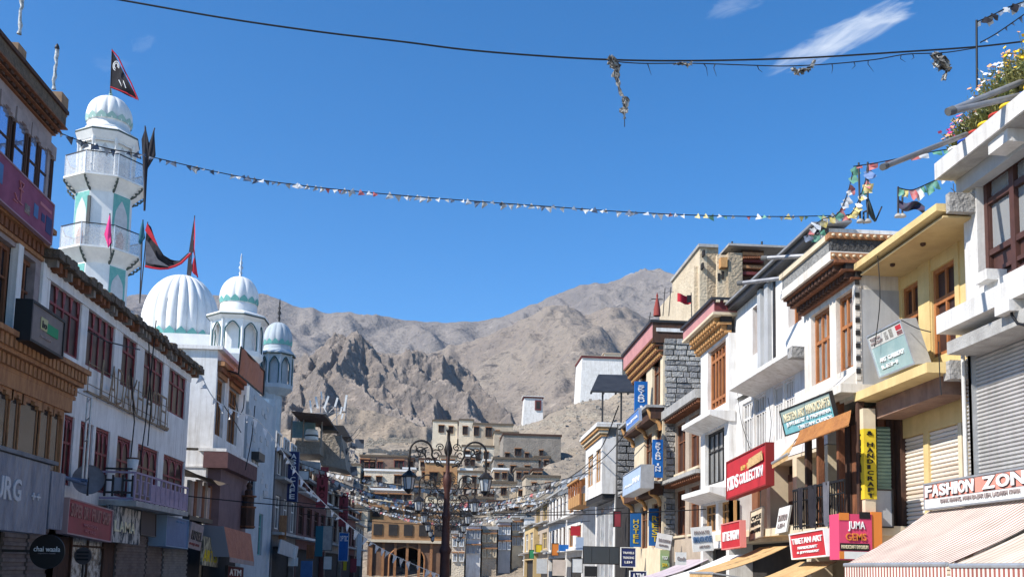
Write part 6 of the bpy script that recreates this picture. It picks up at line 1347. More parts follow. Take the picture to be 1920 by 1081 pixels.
lb = [('ochre door panel on the house behind the cafe sign', 522, 965, 536, 1010, 53, wood_t), ('dim white sign above the left row pavement', 606, 1042, 622, 1066, 68, white_s), ('brown board low on the left row beyond the cafe', 574, 1020, 588, 1046, 60, wood_b), ('yellow strip sign far down the left row', 643, 1050, 650, 1068, 82, yellow_s), ('red board low near the left street end', 656, 1046, 668, 1072, 92, red_dull), ('pale cloth hung high on the maroon house', 604, 985, 622, 1030, 67, mat('pale_cloth', (.4,.4,.38), (.3,.3,.29), scale=3)), ('small white lightbox under the cafe sign', 546, 1044, 558, 1060, 56, white_s)]
for i, (lab, x0, y0, x1, y1, Y_, m_) in enumerate(lb): ysign('street_board', lab, (x0, y0), (x1, y1), Y_, .06, m_, dark_m if i % 2 else None, [], cat='board', group='boards along the far left row')
# rooftop sheds, tank, antennas
t = thing('roof_shed', 'dark sheet roofed rooftop shed with blue corrugated side on the left row', 'shed', atY(590, 820, 64))
def px_prism(t, name, pts, Y, d, m): MB().prism([atY(x, y, Y) for x, y in pts], (0, d, 0)).build(name, m, t)
px_prism(t, 'roof', [(545,770),(606,776),(612,782),(550,776)], 60, 5, wood_d); px_prism(t, 'roof', [(588,776),(612,776),(632,806),(602,806)], 64, 1.5, dark_m); px_prism(t, 'roof', [(620,796),(644,797),(656,818),(634,818)], 68, 3, dark_m)
k = MB(); a, b = atY(546, 820, 63), atY(592, 790, 63); k.grid(lambda u, v: (a.x+(b.x-a.x)*u, 63+.06*math.sin(u*110), a.z+(b.z-a.z)*v), 90, 1); k.build('corrugated_side', mat('blue_sheet', (.25,.42,.47), (.38,.5,.52), scale=4, rough=.4), t)
px_prism(t, 'body', [(556,820),(600,820),(600,850),(548,850)], 64, 4, mud3); px_prism(t, 'body', [(600,806),(640,818),(650,880),(600,870)], 66, 4, mud3)
for x, y in ((548,790),(570,790),(604,800),(640,825)): q = atY(x, y-10, 62); MB().tube([q, q-Vector((0,0,1.6))], .05, 5).build('post', wood_g, t)
px_prism(t, 'parapet', [(566,862),(600,866),(600,880),(566,878)], 58, .4, concrete)
t = thing('water_tank', 'white rooftop water tank with a dark band on the left row', 'water tank', atY(585, 830, 62.5)); c = atY(584, 824, 62.5); MB().lathe(c, [(.42,0),(.42,.35),(.40,.36),(.40,.5),(.42,.52),(.3,.66),(.1,.7)], 18).build('tank', white_s, t); MB().lathe((c.x, c.y, c.z+.2), [(.425,0),(.43,.03),(.425,.1)], 18).build('band', dark_m, t)
t = thing('telecom_mast', 'cluster of white telecom antennas on a rooftop lattice on the left row', 'antenna', atY(615, 800, 72)); rd = random.Random(4)
for (x0, y0, x1, y1, w_) in ((584,773,581,750,.12),(596,765,592,743,.15),(604,748,602,733,.1),(608,765,616,742,.14),(628,762,633,745,.14),(645,770,650,740,.14),(638,776,641,762,.12),(640,785,643,775,.12),(612,772,606,762,.1)):
    MB().bar(atY(x0, y0, 72), atY(x1, y1, 72), w_, w_*.6).build('antenna_panel', white_s, t)
for pts in ([(600,800),(602,740)], [(615,800),(610,742)], [(632,800),(630,750)], [(648,790),(650,742)], [(590,775),(650,772)], [(600,760),(650,765)], [(600,790),(630,760)], [(615,798),(645,765)]): MB().tube([atY(x, y, 72.1) for x, y in pts], .035, 5).build('lattice_bar', pipe_m, t)
t = thing('roof_clutter', 'jumble of poles, sheets and cloth on the rooftops above the red banners', 'clutter', atY(630, 850, 70)); k = MB()
for _ in range(26):
    x, y = rd.uniform(600, 660), rd.uniform(815, 890); Y_ = rd.uniform(68, 80); a = atY(x, y, Y_); k.tube([a, a+Vector((rd.uniform(-1,1), rd.uniform(-.6,.6), rd.uniform(-1.0,1.2)))], rd.uniform(.02,.06), 5)
tag(k.build('poles', wood_g, t), kind='stuff'); k = MB()
for _ in range(22):
    x, y = rd.uniform(598, 668), rd.uniform(830, 930); a = atY(x, y, rd.uniform(66, 84)); u = Vector((rd.uniform(.2,.8), rd.uniform(-.3,.3), rd.uniform(-.3,.3))); k.obox(a, u, (0,.2,.05), Vector((rd.uniform(-.1,.1), 0, rd.uniform(.2,.7))))
tag(k.build('boards', mat('mixed_boards', (.30,.27,.25), (.08,.07,.07), scale=2, lo=.45, hi=.55), t), kind='stuff')

# ------------------------------------------------------------------ village on the hill
def on_hill(px, py):
    d = ray(px, py); Y = 112.0
    while Y < 300:
        p = EYE+d*(Y/d.y)
        if p.z < hill(p.x, p.y): return Y
        Y += 1.0
    return 235.0
def vhouse(label, x0, x1, yt, yb, m, wins=(), depth=7., name='mud_house', roof=None, group='mud houses on the hill', Y=None, frame=None, sill=None, taper=.0):
    """flat roofed house seen in the given pixel box, standing on the hill where its foot is seen"""
    Y = Y or on_hill((x0+x1)/2, yb)-1.0
    a, b = atY(x0, yb, Y), atY(x1, yt, Y); t = thing(name, label, 'house', ((a.x+b.x)/2, Y, a.z), group)
    k = MB(); e = taper*(b.x-a.x); zb = a.z-3.5
    k.add([(a.x,Y,zb),(b.x,Y,zb),(b.x,Y+depth,zb),(a.x,Y+depth,zb),(a.x+e,Y+e,b.z),(b.x-e,Y+e,b.z),(b.x-e,Y+depth-e,b.z),(a.x+e,Y+depth-e,b.z)], [(0,3,2,1),(4,5,6,7),(0,1,5,4),(1,2,6,5),(2,3,7,6),(3,0,4,7)]); k.build('wall', m, t)
    for rx0, rx1, ry0, ry1 in ((a.x+e-.15, b.x-e+.15, Y+e-.2, Y+e+.35), (a.x+e-.15, a.x+e+.35, Y+e+.36, Y+depth), (b.x-e-.35, b.x-e+.15, Y+e+.36, Y+depth)):
        cube('parapet', roof or thatch, t, rx0, rx1, ry0, ry1, b.z, b.z+.35)
    for (wx0, wx1, wy0, wy1) in wins:
        p, q = atY(wx0, wy1, Y+e*.5), atY(wx1, wy0, Y+e*.5); f = MB(); fw_ = .12*max(1, (q.x-p.x)/1.2)
        for bx in ((p.x-fw_, p.x, p.z-fw_, q.z+fw_), (q.x, q.x+fw_, p.z-fw_, q.z+fw_), (p.x, q.x, p.z-fw_, p.z), (p.x, q.x, q.z, q.z+fw_)): f.box(bx[0], bx[1], Y-.22, Y+.1+e, bx[2], bx[3])
        f.box((p.x+q.x)/2-.05, (p.x+q.x)/2+.05, Y-.16, Y+.05+e, p.z, q.z); w_ = f.build('window', frame or wood_d, t); cube('pane', gloom, w_, p.x, q.x, Y-.1, Y+.02+e, p.z, q.z)
        cube('lintel', wood_t, w_, p.x-fw_*1.6, q.x+fw_*1.6, Y-.4, Y+e+.1, q.z+fw_, q.z+fw_*2.2)
    return t
vhouse('pale mud house standing highest on the hill, leftmost of three joined ones', 810, 858, 790, 838, mud2, [(823,832,798,809),(842,849,800,811)])
vhouse('pale mud house in the middle of the three on the hill crest', 860, 888, 788, 838, mud2, [(868,876,800,813)], depth=9)
vhouse('long mud house on the hill crest, rightmost of three joined ones', 887, 962, 797, 838, mud, [(889,897,801,815),(911,921,802,817),(930,936,808,818)], depth=6)
vhouse('squat pale house just below the three on the crest', 866, 926, 838, 866, mud2, [(872,880,846,860),(893,900,846,862),(908,915,848,862)], depth=6)
vhouse('small mud house right of the crest houses', 926, 972, 812, 846, mud, [(938,945,822,832)], depth=8)
vhouse('wide shadowed grey house with timber roof on the right slope', 942, 1052, 818, 880, mud3, [(948,954,850,858),(966,976,842,852),(985,990,850,858),(1012,1017,845,855)], depth=10, roof=wood_d)  # darker grey mud carries the shade on this house front
vhouse('lower grey house in front of the wide shadowed one', 925, 1010, 862, 902, mud3, [(935,942,872,882),(958,966,874,884),(985,992,874,884)], depth=8)
vhouse('orange brown house behind the tall lamp post', 796, 858, 868, 910, mat('ochre_mud', (.42,.24,.11), (.35,.19,.09), scale=1.5), [(806,820,886,902),(832,845,886,902)], roof=white_s)
vhouse('house with red timber upper floor on the left slope', 674, 764, 857, 884, mat('umber_mud', (.26,.17,.12), (.2,.13,.1), scale=1.5), [(676,692,862,880),(708,716,866,880),(740,756,864,880)], depth=6, frame=oxred)
vhouse('pale two window house below the red timber one', 682, 770, 884, 918, mud2, [(684,694,894,906),(706,715,894,906),(740,752,892,906)], depth=6, roof=white_s)
vhouse('narrow cream house at the left end of the slope', 655, 676, 872, 922, mat('cream_wall', (.6,.52,.38), (.52,.44,.32), scale=2), [(660,664,880,892),(660,664,902,912)], depth=8)
vhouse('low house with long verandah under the two window house', 692, 776, 920, 946, mud, [(700,724,928,942),(732,752,928,942),(758,770,928,942)], depth=6, roof=white_s)
vhouse('long brown hall with orange beams above the gateway', 690, 862, 944, 975, mat('rust_hall', (.33,.19,.09), (.25,.14,.07), scale=1.5), [(700,712,952,966),(730,742,952,966),(760,776,950,968),(795,806,952,966),(835,846,952,966)], depth=8, roof=cream)
vhouse('grey stone house right of the long brown hall', 866, 925, 935, 968, mud3, [(874,882,944,956),(895,903,944,956)], depth=7)
vhouse('mud house halfway up the right slope beneath the grey houses', 905, 968, 906, 940, mud, [(915,922,916,926),(940,948,916,926)], depth=7)
vhouse('pale house low on the right slope by the street end', 925, 985, 962, 1000, mud2, [(932,938,972,984),(952,958,972,984)], depth=7)
vhouse('dim house low in the centre behind the lamp posts', 838, 905, 975, 1015, mud3, [(845,852,985,996),(866,874,985,996),(888,895,985,996)], depth=7)
vhouse('mud house low on the left slope beside the brown hall', 640, 690, 950, 992, mud, [(650,657,962,974),(670,676,962,974)], depth=7)
vhouse('small house upper left on the terraces', 600, 648, 845, 870, mud2, [(612,618,852,862)], depth=6)
vhouse('ruined low house between the lamp lanterns', 772, 812, 905, 932, mud3, [(780,787,914,924)], depth=6)
vhouse('small pale house beside the orange brown one', 858, 905, 886, 918, mud2, [(868,874,894,904),(886,892,894,904)], depth=6)
vhouse('brown house on the far right slope above the shop row', 985, 1050, 895, 940, mud, [(998,1004,906,918),(1024,1030,906,918)], depth=7)
for i, (x0, x1, yt, m_, lab, cl_) in enumerate(((846,872,1000,mud2,'pale shop house just right of the gateway',2),(873,902,985,white_p,'white shop house with grey windows right of the gateway',3),(903,932,992,mud,'brown shop house in the low row right of the gateway',3),(933,958,978,side_grey,'grey shop house in the low row by the street end',3),(959,985,970,cream,'cream shop house where the right row meets the hill',3))):
    ws = []
    for r_ in range(2):
        for q in range(cl_): w_ = (x1-x0)/cl_; ws.append((x0+w_*(q+.32), x0+w_*(q+.68), yt+10+r_*28, yt+22+r_*28))
    vhouse(lab, x0, x1, yt, 1075, m_, ws, depth=6, Y=112+i*.6, roof=concrete, group='low shop houses at the street end', name='shop_house', frame=(white_s, side_grey, cream)[i % 3])
rd = random.Random(31)
for row, (yb_, nm) in enumerate(((903, 'upper'), (934, 'middle'), (962, 'lower'), (878, 'topmost'))):
    x = 640+row*14; i = 0; o9 = ['first','second','third','fourth','fifth','sixth','seventh','eighth','ninth','tenth','eleventh','twelfth']
    while x < 1010 and i < 12:
        w_ = rd.uniform(18, 34); h_ = rd.uniform(13, 24); ws = [(x+w_*(q+.25)/2, x+w_*(q+.7)/2, yb_-h_*.72, yb_-h_*.32) for q in range(2)]
        vhouse(f'small infill house, {o9[i]} from the left in the {nm} packed row on the slope', x, x+w_, yb_-h_, yb_+4+rd.uniform(-6,6), rd.choice([mud, mud2, mud3, mud2, cream]), ws, depth=5, group='small houses packed on the slope', name='infill_house', roof=rd.choice([thatch, white_s, wood_d])); x += w_+rd.uniform(4, 14); i += 1
# gateway at the end of the street
t = thing('gateway_building', 'brown arched gateway building closing the far end of the street', 'building', (atY(760, 1060, 113).x, 113, 0)); br = mat('gate_brown', (.20,.12,.075), (.15,.09,.06), scale=1.5)
fa, fb = atY(690, 1015, 113), atY(838, 1015, 113); zt_ = fa.z; xm = (fa.x+fb.x)/2; hw = 2.0; n = 12; k = MB(); top = 4.2
pts = [(xm-hw, 0), (xm-hw, 2.4)]+[(xm-hw*math.cos(math.pi*i/n), 2.4+1.4*math.sin(math.pi*i/n)) for i in range(1, n)]+[(xm+hw, 2.4), (xm+hw, 0)]
k.box(fa.x, xm-hw, 113, 118, 0, zt_); k.box(xm+hw, fb.x, 113, 118, 0, zt_)
for (x0, z0), (x1, z1) in zip(pts[1:-1], pts[2:-1]): k.prism([(x0,113,z0),(x1,113,z1),(x1,113,zt_),(x0,113,zt_)], (0,5,0))
k.build('wall', br, t); MB().box(fa.x-.4, fb.x+.4, 112.5, 118, zt_, zt_+.3).build('cornice', cream, t); MB().tube([(x, 112.95, z) for x, z in pts], .12, 6).build('arch_trim', wood_t, t)
for i in range(7): x = fa.x+.4+i*(fb.x-fa.x-.8)/6; cube('pilaster', wood_t, t, x-.15, x+.15, 112.8, 113, 0, zt_)
MB().box(fa.x+.3, fb.x-.3, 114, 118, zt_+.3, zt_+2.6).build('upper_wall', mat('rust_hall', (.33,.19,.09)), t)
for i in range(5): x = fa.x+1+i*(fb.x-fa.x-2)/4; cube('window', gloom, t, x-.5, x+.5, 113.9, 114, zt_+.8, zt_+2.1)
cube('passage', gloom, t, xm-hw, xm+hw, 117.5, 117.9, 0, 3.9)
# white watch tower and white temple block on the crest
Yw = on_hill(1000, 783)-1
t = thing('watch_tower', 'small white tower with red framed window on the right ridge', 'tower', atY(1000, 783, Yw)); a, b = atY(980, 786, Yw), atY(1020, 746, Yw); k = MB(); e = .35; z0, z1 = a.z-2, b.z; x0, x1 = a.x, b.x; dd = x1-x0
k.add([(x0,Yw,z0),(x1,Yw,z0),(x1,Yw+dd,z0),(x0,Yw+dd,z0),(x0+e,Yw+e,z1),(x1-e,Yw+e,z1),(x1-e,Yw+dd-e,z1),(x0+e,Yw+dd-e,z1)], [(0,3,2,1),(4,5,6,7),(0,1,5,4),(1,2,6,5),(2,3,7,6),(3,0,4,7)]); k.build('wall', white_p, t)
cube('cornice', oxred, t, x0+.1, x1-.1, Yw+.1, Yw+dd-.1, z1, z1+.3); cube('cornice', white_s, t, x0-.1, x1+.1, Yw-.1, Yw+dd, z1+.302, z1+.45)
p, q = atY(1003, 768, Yw), atY(1015, 750, Yw); cube('window', oxred, t, p.x, q.x, Yw-.1, Yw+.6, p.z, q.z); cube('window_pane', gloom, t, p.x+.3, q.x-.3, Yw-.14, Yw+.6, p.z+.3, q.z-.3)
for i in range(6): x = x0+.1+(x1-x0-.5)*i/5; cube('crenel', taupe, t, x, x+.3, Yw-.05, Yw+.3, z1+.45, z1+.45+random.uniform(.2,.6))
Yw = on_hill(1130, 748)-2
t = thing('white_temple', 'large white flat roofed temple block on the right ridge', 'building', atY(1138, 745, Yw)); a, b = atY(1087, 746, Yw), atY(1168, 672, Yw); k = MB(); x0, x1, z0, z1 = a.x, b.x, a.z-3, b.z; e = .5; dd = 12
k.add([(x0,Yw,z0),(x1,Yw,z0),(x1,Yw+dd,z0),(x0,Yw+dd,z0),(x0+e,Yw+e,z1),(x1-.1,Yw+e,z1),(x1-.1,Yw+dd-e,z1),(x0+e,Yw+dd-e,z1)], [(0,3,2,1),(4,5,6,7),(0,1,5,4),(1,2,6,5),(2,3,7,6),(3,0,4,7)]); k.build('wall', white_p, t)
cube('roof_edge', oxred, t, x0+.3, x1+.2, Yw+.2, Yw+dd, z1, z1+.45); cube('roof_edge', taupe, t, x0+.2, x1+.3, Yw+.1, Yw+dd, z1+.452, z1+.6)
q = atY(1192, 680, Yw+1); MB().box(x1-.05, q.x, Yw+1.5, Yw+dd, z0, z1-.6).build('annexe', mud, t); MB().box(atY(1133,670,Yw+3).x, atY(1168,660,Yw+3).x, Yw+3, Yw+8, z1+.6, z1+1.7).build('roof_block', mud2, t); cube('roof_block_cap', taupe, t, atY(1131,670,Yw+3).x, atY(1170,660,Yw+3).x, Yw+2.8, Yw+8.2, z1+1.7, z1+2.0)
# stone terrace walls on the slopes
rd = random.Random(8); G = 'dry stone terrace walls'
for i, (x0, x1, y, side) in enumerate(((560,700,836,'left'),(690,812,832,'left'),(580,680,852,'left'),(690,800,848,'left'),(640,760,868,'left'),(700,800,872,'left'),(1030,1110,842,'right'),(960,1060,800,'right'),(1040,1150,790,'right'))):
    Ya_, Yb_ = on_hill(x0, y), on_hill(x1, y); a, b = atY(x0, y, Ya_), atY(x1, y, Yb_)
    names_ = ['uppermost at far left','uppermost beside the crest houses','second from the top at far left','second from the top beside the crest houses','third from the top','lowest, above the red timber house','below the black canopy','nearest the white tower','below the white temple block']
    t = thing('terrace_wall', f'dry stone terrace wall on the {side} slope, {names_[i]}', 'wall', a.lerp(b, .5), G); k = MB(); n = 30
    for j in range(n):
        p0, p1 = a.lerp(b, j/n), a.lerp(b, (j+1)/n); g0 = hill(p0.x, p0.y); k.obox((p0.x, p0.y-.4, g0-.6), (p1.x-p0.x+.02, p1.y-p0.y, 0), (0,.9,0), (0,0,1.5+rd.uniform(-.15,.25)))
    tag(k.build('stones', mat('terrace_stone', (.38,.33,.27), (.24,.21,.175), scale=1.2, bump=1., bscale=3), t), kind='stuff')
# loose boulders scattered over the slopes
k = MB(); rd = random.Random(21)
for _ in range(2600):
    x, y = rd.uniform(-70, 80), rd.uniform(125, 240)
    if x < 5 and rd.random() < .5: continue
    s_ = rd.uniform(.2,.75)*(1.6 if rd.random() < .08 else 1); z = hill(x, y); c8 = [(x+sx*s_*rd.uniform(.35,.6), y+sy*s_*rd.uniform(.35,.6), z+sz*s_*rd.uniform(.25,.5)) for sx in (-1,1) for sy in (-1,1) for sz in (-1,1)]
    k.add(c8, [(0,1,3,2),(4,6,7,5),(0,4,5,1),(2,3,7,6),(0,2,6,4),(1,5,7,3)])
tag(k.build('scattered_boulders', mat('boulder', (.38,.34,.29), (.26,.23,.2), scale=.8, bump=.6, bscale=4)), 'grey brown boulders strewn over the hillside', 'boulders', kind='stuff')

# ------------------------------------------------------------------ lamp posts down the middle of the street
iron = mat('oxide_iron', (.075,.028,.022), (.05,.02,.017), scale=7, rough=.55, metal=.2); iron_k = mat('black_iron', (.018,.016,.016), (.03,.026,.024), scale=7, rough=.5, metal=.3); milk = mat('milk_glass', (.42,.45,.47), (.36,.38,.4), scale=3, rough=.2)
def lamp_post(label, Y, x=0.):
    t = thing('street_lamp', label, 'street lamp', (x, Y, 0), 'ornate lamp posts along the street axis'); c = (x, Y, 0)
    MB().lathe(c, [(.26,0),(.26,.25),(.2,.3),(.15,.9),(.18,.95),(.13,1.05),(.115,1.9),(.14,1.95),(.15,2.02),(.105,2.1),(.09,2.75),(.115,2.8),(.115,2.86),(.08,2.92),(.066,3.4),(.1,3.56),(.115,3.7),(.09,3.8),(.05,3.9),(.045,4.3)], 16).build('post', iron, t)
    MB().lathe(c, [(.045,4.28),(.09,4.36),(.105,4.45),(.07,4.58),(.04,4.68),(.035,4.86),(.06,4.9),(.07,4.94),(.01,4.945)], 14).build('crown', iron_k, t)
    k = MB()
    for s in (-1, 1):
        arc = [(s*.10, 4.02), (s*.30, 4.12), (s*.40, 4.3)]+[(s*(.66-.27*math.cos(th)), 4.38+.27*math.sin(th)) for th in [math.pi*q/12 for q in range(13)]]+[(s*.93, 4.1), (s*.93, 3.94)]
        MB().tube([(x+p, Y, z) for p, z in arc], .026, 7).build('arm', iron_k, t)
        for (cx_, cz_, r_, tw) in ((.66,4.36,.15,1),(.30,4.32,.14,-1),(.2,4.5,.10,1),(.48,4.16,.09,-1),(.24,4.1,.1,1)):
            MB().tube([(x+s*(cx_+tw*r_*(1-q/22)*math.cos(q*.55)), Y+.004*q*(-1)**q*0, cz_+r_*(1-q/22)*math.sin(q*.55)) for q in range(18)], .014, 5).build('scroll', iron_k, t)
        for q in range(4):
            a = q*1.5708+.4; MB().tube([(x+s*.66, Y, 4.36), (x+s*(.66+.1*math.cos(a)), Y, 4.36+.1*math.sin(a)), (x+s*(.66+.22*math.cos(a+.5)), Y, 4.36+.22*math.sin(a+.5))], [.012,.03,.01], 5).build('leaf', iron_k, t)
        lc = (x+s*.93, Y, 0)
        L_ = MB().lathe(lc, [(.02,3.98),(.03,3.92),(.06,3.9),(.19,3.78),(.19,3.75),(.15,3.74)], 6, smooth=False).build('lantern_cap', iron_k, t)
        MB().lathe(lc, [(.145,3.74),(.10,3.46)], 6, smooth=False).build('lantern_glass', milk, t)
        b = MB()
        for q in range(6):
            a = q*math.pi/3; b.bar((x+s*.93+.15*math.cos(a), Y+.15*math.sin(a), 3.75), (x+s*.93+.104*math.cos(a), Y+.104*math.sin(a), 3.45), .018)
        b.build('lantern_bars', iron_k, t); MB().lathe(lc, [(.11,3.46),(.12,3.44),(.08,3.4),(.02,3.34)], 6, smooth=False).build('lantern_base', iron_k, t)
    # front and back ornament
    for s in (-1, 1):
        MB().tube([(x, Y+s*(.10+.22*q/8), 4.05+.35*math.sin(q*.4)) for q in range(9)], .018, 5).build('scroll', iron_k, t)
    return t
l0 = lamp_post('ornate dark red lamp post with two black lanterns, nearest of the row', 24.0)
for i, (Y_, lab) in enumerate(((33.0,'second ornate lamp post from the viewer, half hidden by the first'), (42.0,'third ornate lamp post from the viewer'), (51.5,'fourth ornate lamp post from the viewer'), (61.0,'fifth ornate lamp post from the viewer'), (71.0,'sixth ornate lamp post, farthest in view'))):
    c = copy_tree(l0, (0, Y_, 0)); c['label'] = lab

# ------------------------------------------------------------------ overhead cable with rags
def sag_pts(px, Y):
    """px: list of (x, y) pixels, Y a depth or a list of depths"""
    n = len(px); Ys = Y if isinstance(Y, (list, tuple)) else [Y]*n
    return [atY(x, y, yy) for (x, y), yy in zip(px, Ys)]
def dense(pts, m=6):
    out = []
    for i in range(len(pts)-1):
        p0, p1, p2, p3 = pts[max(i-1,0)], pts[i], pts[i+1], pts[min(i+2,len(pts)-1)]
        for k in range(m):
            t_ = k/m; out.append(.5*((2*p1)+(p2-p0)*t_+(2*p0-5*p1+4*p2-p3)*t_*t_+(3*p1-p0-3*p2+p3)*t_**3))
    out.append(pts[-1]); return out
YC = 18.0
cab = dense(sag_pts([(60,-28),(225,0),(420,34),(600,60),(760,79),(870,93),(1000,104),(1140,112),(1300,114),(1500,109),(1700,97),(1830,88),(1935,76)], YC))
t = thing('overhead_cable', 'long black cable sagging across the top of the sky', 'cable', cab[0]); MB().tube(cab, .017, 6).build('cable', black_p, t)
rp = dense(sag_pts([(1140,114),(1200,119),(1300,119),(1420,123),(1480,124),(1560,120),(1640,112),(1700,102),(1770,99),(1830,90)], YC-.05)); MB().tube(rp, .011, 5).build('rope', black_p, t)
rag_m = mat('rag_grey', (.26,.25,.235), (.05,.05,.052), scale=6, lo=.42, hi=.56); rag_m2 = mat('rag_pale', (.42,.41,.38), (.14,.135,.13), scale=6, lo=.45, hi=.6)
def rag(label, path, width, seed, m, twist=1.4, nu=22, strips=3):
    rd = random.Random(seed); pts = dense(sag_pts(path, YC-.1), 6); t = thing('torn_rag', label, 'rag', pts[0], 'torn rags caught on the overhead cable')
    for s in range(strips):
        vs = []; nv = 5; a0 = rd.uniform(0, 6); n = len(pts)
        for i, p in enumerate(pts):
            w_ = width[min(int(i/n*len(width)), len(width)-1)]*rd.uniform(.75,1.15); a = a0+twist*i*.35
            for j in range(nv):
                q = (j/(nv-1)-.5)*w_; vs.append(p+Vector((q*math.cos(a)+rd.uniform(-1,1)*w_*.14, q*math.sin(a)*.7+rd.uniform(-1,1)*w_*.2, rd.uniform(-1,1)*w_*.2-abs(q)*.3)))
        fs = [(i*nv+j, i*nv+j+1, (i+1)*nv+j+1, (i+1)*nv+j) for i in range(n-1) for j in range(nv-1)]
        MB().add(vs, fs).build('cloth', m if s % 2 == 0 else rag_m2, t)
    return t
rag('knotted grey rag with a long tail hanging low from the cable', [(1146,108),(1152,122),(1158,150),(1165,178),(1173,185),(1170,205),(1171,222)], [.26,.2,.09,.07,.14,.17,.07], 1, rag_m)
MB().tube([atY(1171, 215, YC), atY(1171, 238, YC)], .008, 4).build('thread', black_p, list(bpy.data.objects)[-1] if False else t)
rag('small flat rag lying along the cable', [(1266,120),(1278,118),(1290,122),(1297,116)], [.1,.13,.12,.06], 2, rag_m, strips=2)
rag('crumpled striped rag slung between rope and cable', [(1487,128),(1497,134),(1505,130),(1518,128),(1528,112)], [.12,.2,.2,.14,.08], 3, rag_m)
rag('big bunched black and grey rag near the right pole', [(1752,98),(1760,110),(1768,122),(1774,130),(1768,150)], [.22,.34,.32,.2,.1], 4, rag_m)
k = MB(); rd = random.Random(5)
for x in (1218,1320,1345,1415,1560,1600,1625,1690,1712):
    p = min(rp, key=lambda q: abs(q.x-atY(x, 115, YC).x)); k.tube([p, p+Vector((rd.uniform(-.03,.06), 0, -.08)), p+Vector((rd.uniform(-.05,.12), 0, -rd.uniform(.12,.26)))], [.012,.008,.003], 4)
tag(k.build('hanging_threads', black_p, t), kind='stuff')

# ------------------------------------------------------------------ flag strings
def flag_mesh(key, m, w, h, kind, seed):
    kk = ('flag', key)
    if kk in MATS: return MATS[kk]
    rd = random.Random(seed); b = MB(); ph = rd.uniform(0, 6)
    if kind == 'tri':
        n = 5; b.grid(lambda u, v: (w*(u-.5)*(1-v*.96)+.02*v*math.sin(ph), .10*h*math.sin(u*5+v*3+ph)*v, -h*v*(1+.06*math.sin(ph+u))), n, n)
    else: b.grid(lambda u, v: (w*(u-.5)+.06*w*v*math.sin(ph+v*2), .16*h*math.sin(u*4+v*3.5+ph)*v, -h*v*(1-.1*math.sin(u*3+ph))), 5, 5)
    MATS[kk] = b.mesh('flag', m); return MATS[kk]
fl_m = {'slate': mat('flag_slate', (.10,.13,.19), (.17,.2,.26), scale=6), 'dun': mat('flag_dun', (.34,.31,.27), (.24,.22,.2), scale=6), 'pale': mat('flag_pale', (.50,.51,.52), (.4,.41,.43), scale=6), 'white': mat('flag_white', (.72,.72,.72), (.6,.6,.61), scale=6), 'red': mat('flag_red', (.55,.12,.12), (.5,.25,.24), scale=7), 'green': mat('flag_green', (.10,.30,.20), (.2,.38,.3), scale=7), 'yellow': mat('flag_yellow', (.66,.52,.16), (.66,.58,.35), scale=7), 'blue': mat('flag_blue', (.10,.18,.40), (.22,.3,.48), scale=7), 'black': cloth_k}
def flag_string(name, label, px, Y, cols, gap, w, h, kind, group=None, cord=.012, joined=False, flutter=.5, seed=0, mc=None, skip=0.):
    pts = dense(sag_pts(px, Y), 8); rd = random.Random(seed); t = thing(name, label, 'bunting', pts[0], group); MB().tube(pts, cord, 5).build('cord', mc or black_p, t)
    acc = gap*.5; jm = {}
    for a, b in zip(pts[:-1], pts[1:]):
        L_ = (b-a).length; s = acc
        while s < L_:
            p = a.lerp(b, s/L_); c = rd.choice(cols(p) if callable(cols) else cols); v = rd.randrange(4); me = flag_mesh((kind, c, w, h, v), fl_m[c], w, h, kind, v); rz = math.atan2(b.y-a.y, b.x-a.x)
            if rd.random() >= skip:
                sc = rd.uniform(.6,1.25)
                if joined:
                    q = jm.setdefault(c, MB()); ca, sa = math.cos(rz), math.sin(rz); sl = (b.z-a.z)/L_; ry = rd.uniform(-flutter, flutter)
                    q.add([(p.x+(vv.co.x*math.cos(ry)+vv.co.z*math.sin(ry))*ca*sc-vv.co.y*sa, p.y+vv.co.x*sa*sc+vv.co.y*ca, p.z+(vv.co.z*math.cos(ry)-vv.co.x*math.sin(ry)+vv.co.x*sl)*sc) for vv in me.vertices], [tuple(f.vertices) for f in me.polygons], True)
                else: place('flag', me, t, p, (sc, sc, sc), (rd.uniform(-flutter,flutter)*.6, rd.uniform(-flutter, flutter)-math.atan2(b.z-a.z, math.hypot(b.x-a.x, b.y-a.y)), rz))
            s += gap*rd.uniform(.6,1.4)
        acc = s-L_
    for c, q in jm.items(): tag(q.build('flags', fl_m[c], t), kind='stuff')
    return t
XL = atY(640, 350, 22).x; XM = atY(1250, 400, 22).x
flag_string('pennant_string', 'long string of small pennants from the minaret side to the right roofs', [(100,244),(150,264),(200,278),(270,291),(360,312),(460,333),(560,347),(640,356),(760,367),(900,378),(1040,388),(1170,397),(1320,404),(1460,406),(1570,404)], 22.0,
            lambda p: (['slate','slate','slate','pale'] if p.x < XL-1.5 else ['pale','white','white','pale','red'] if p.x < XL+1 else ['pale','white','pale','slate'] if p.x < XM else ['white','green','pale','red','white','yellow']), .155, .15, .14, 'tri', flutter=1.25, skip=.08, seed=2)
for i in range(4): pass
flag_string('white_bunting', 'string of white triangular pennants descending along the left houses', [(372,690),(400,745),(440,770),(480,785),(520,832),(560,890),(600,935),(640,972),(700,1018),(760,1050),(826,1078)], [35.5,36,37.5,39,40.5,42,43.5,45,47,49,51], ['white'], .62, .3, .34, 'tri', flutter=.5, seed=3, cord=.02, mc=white_s)
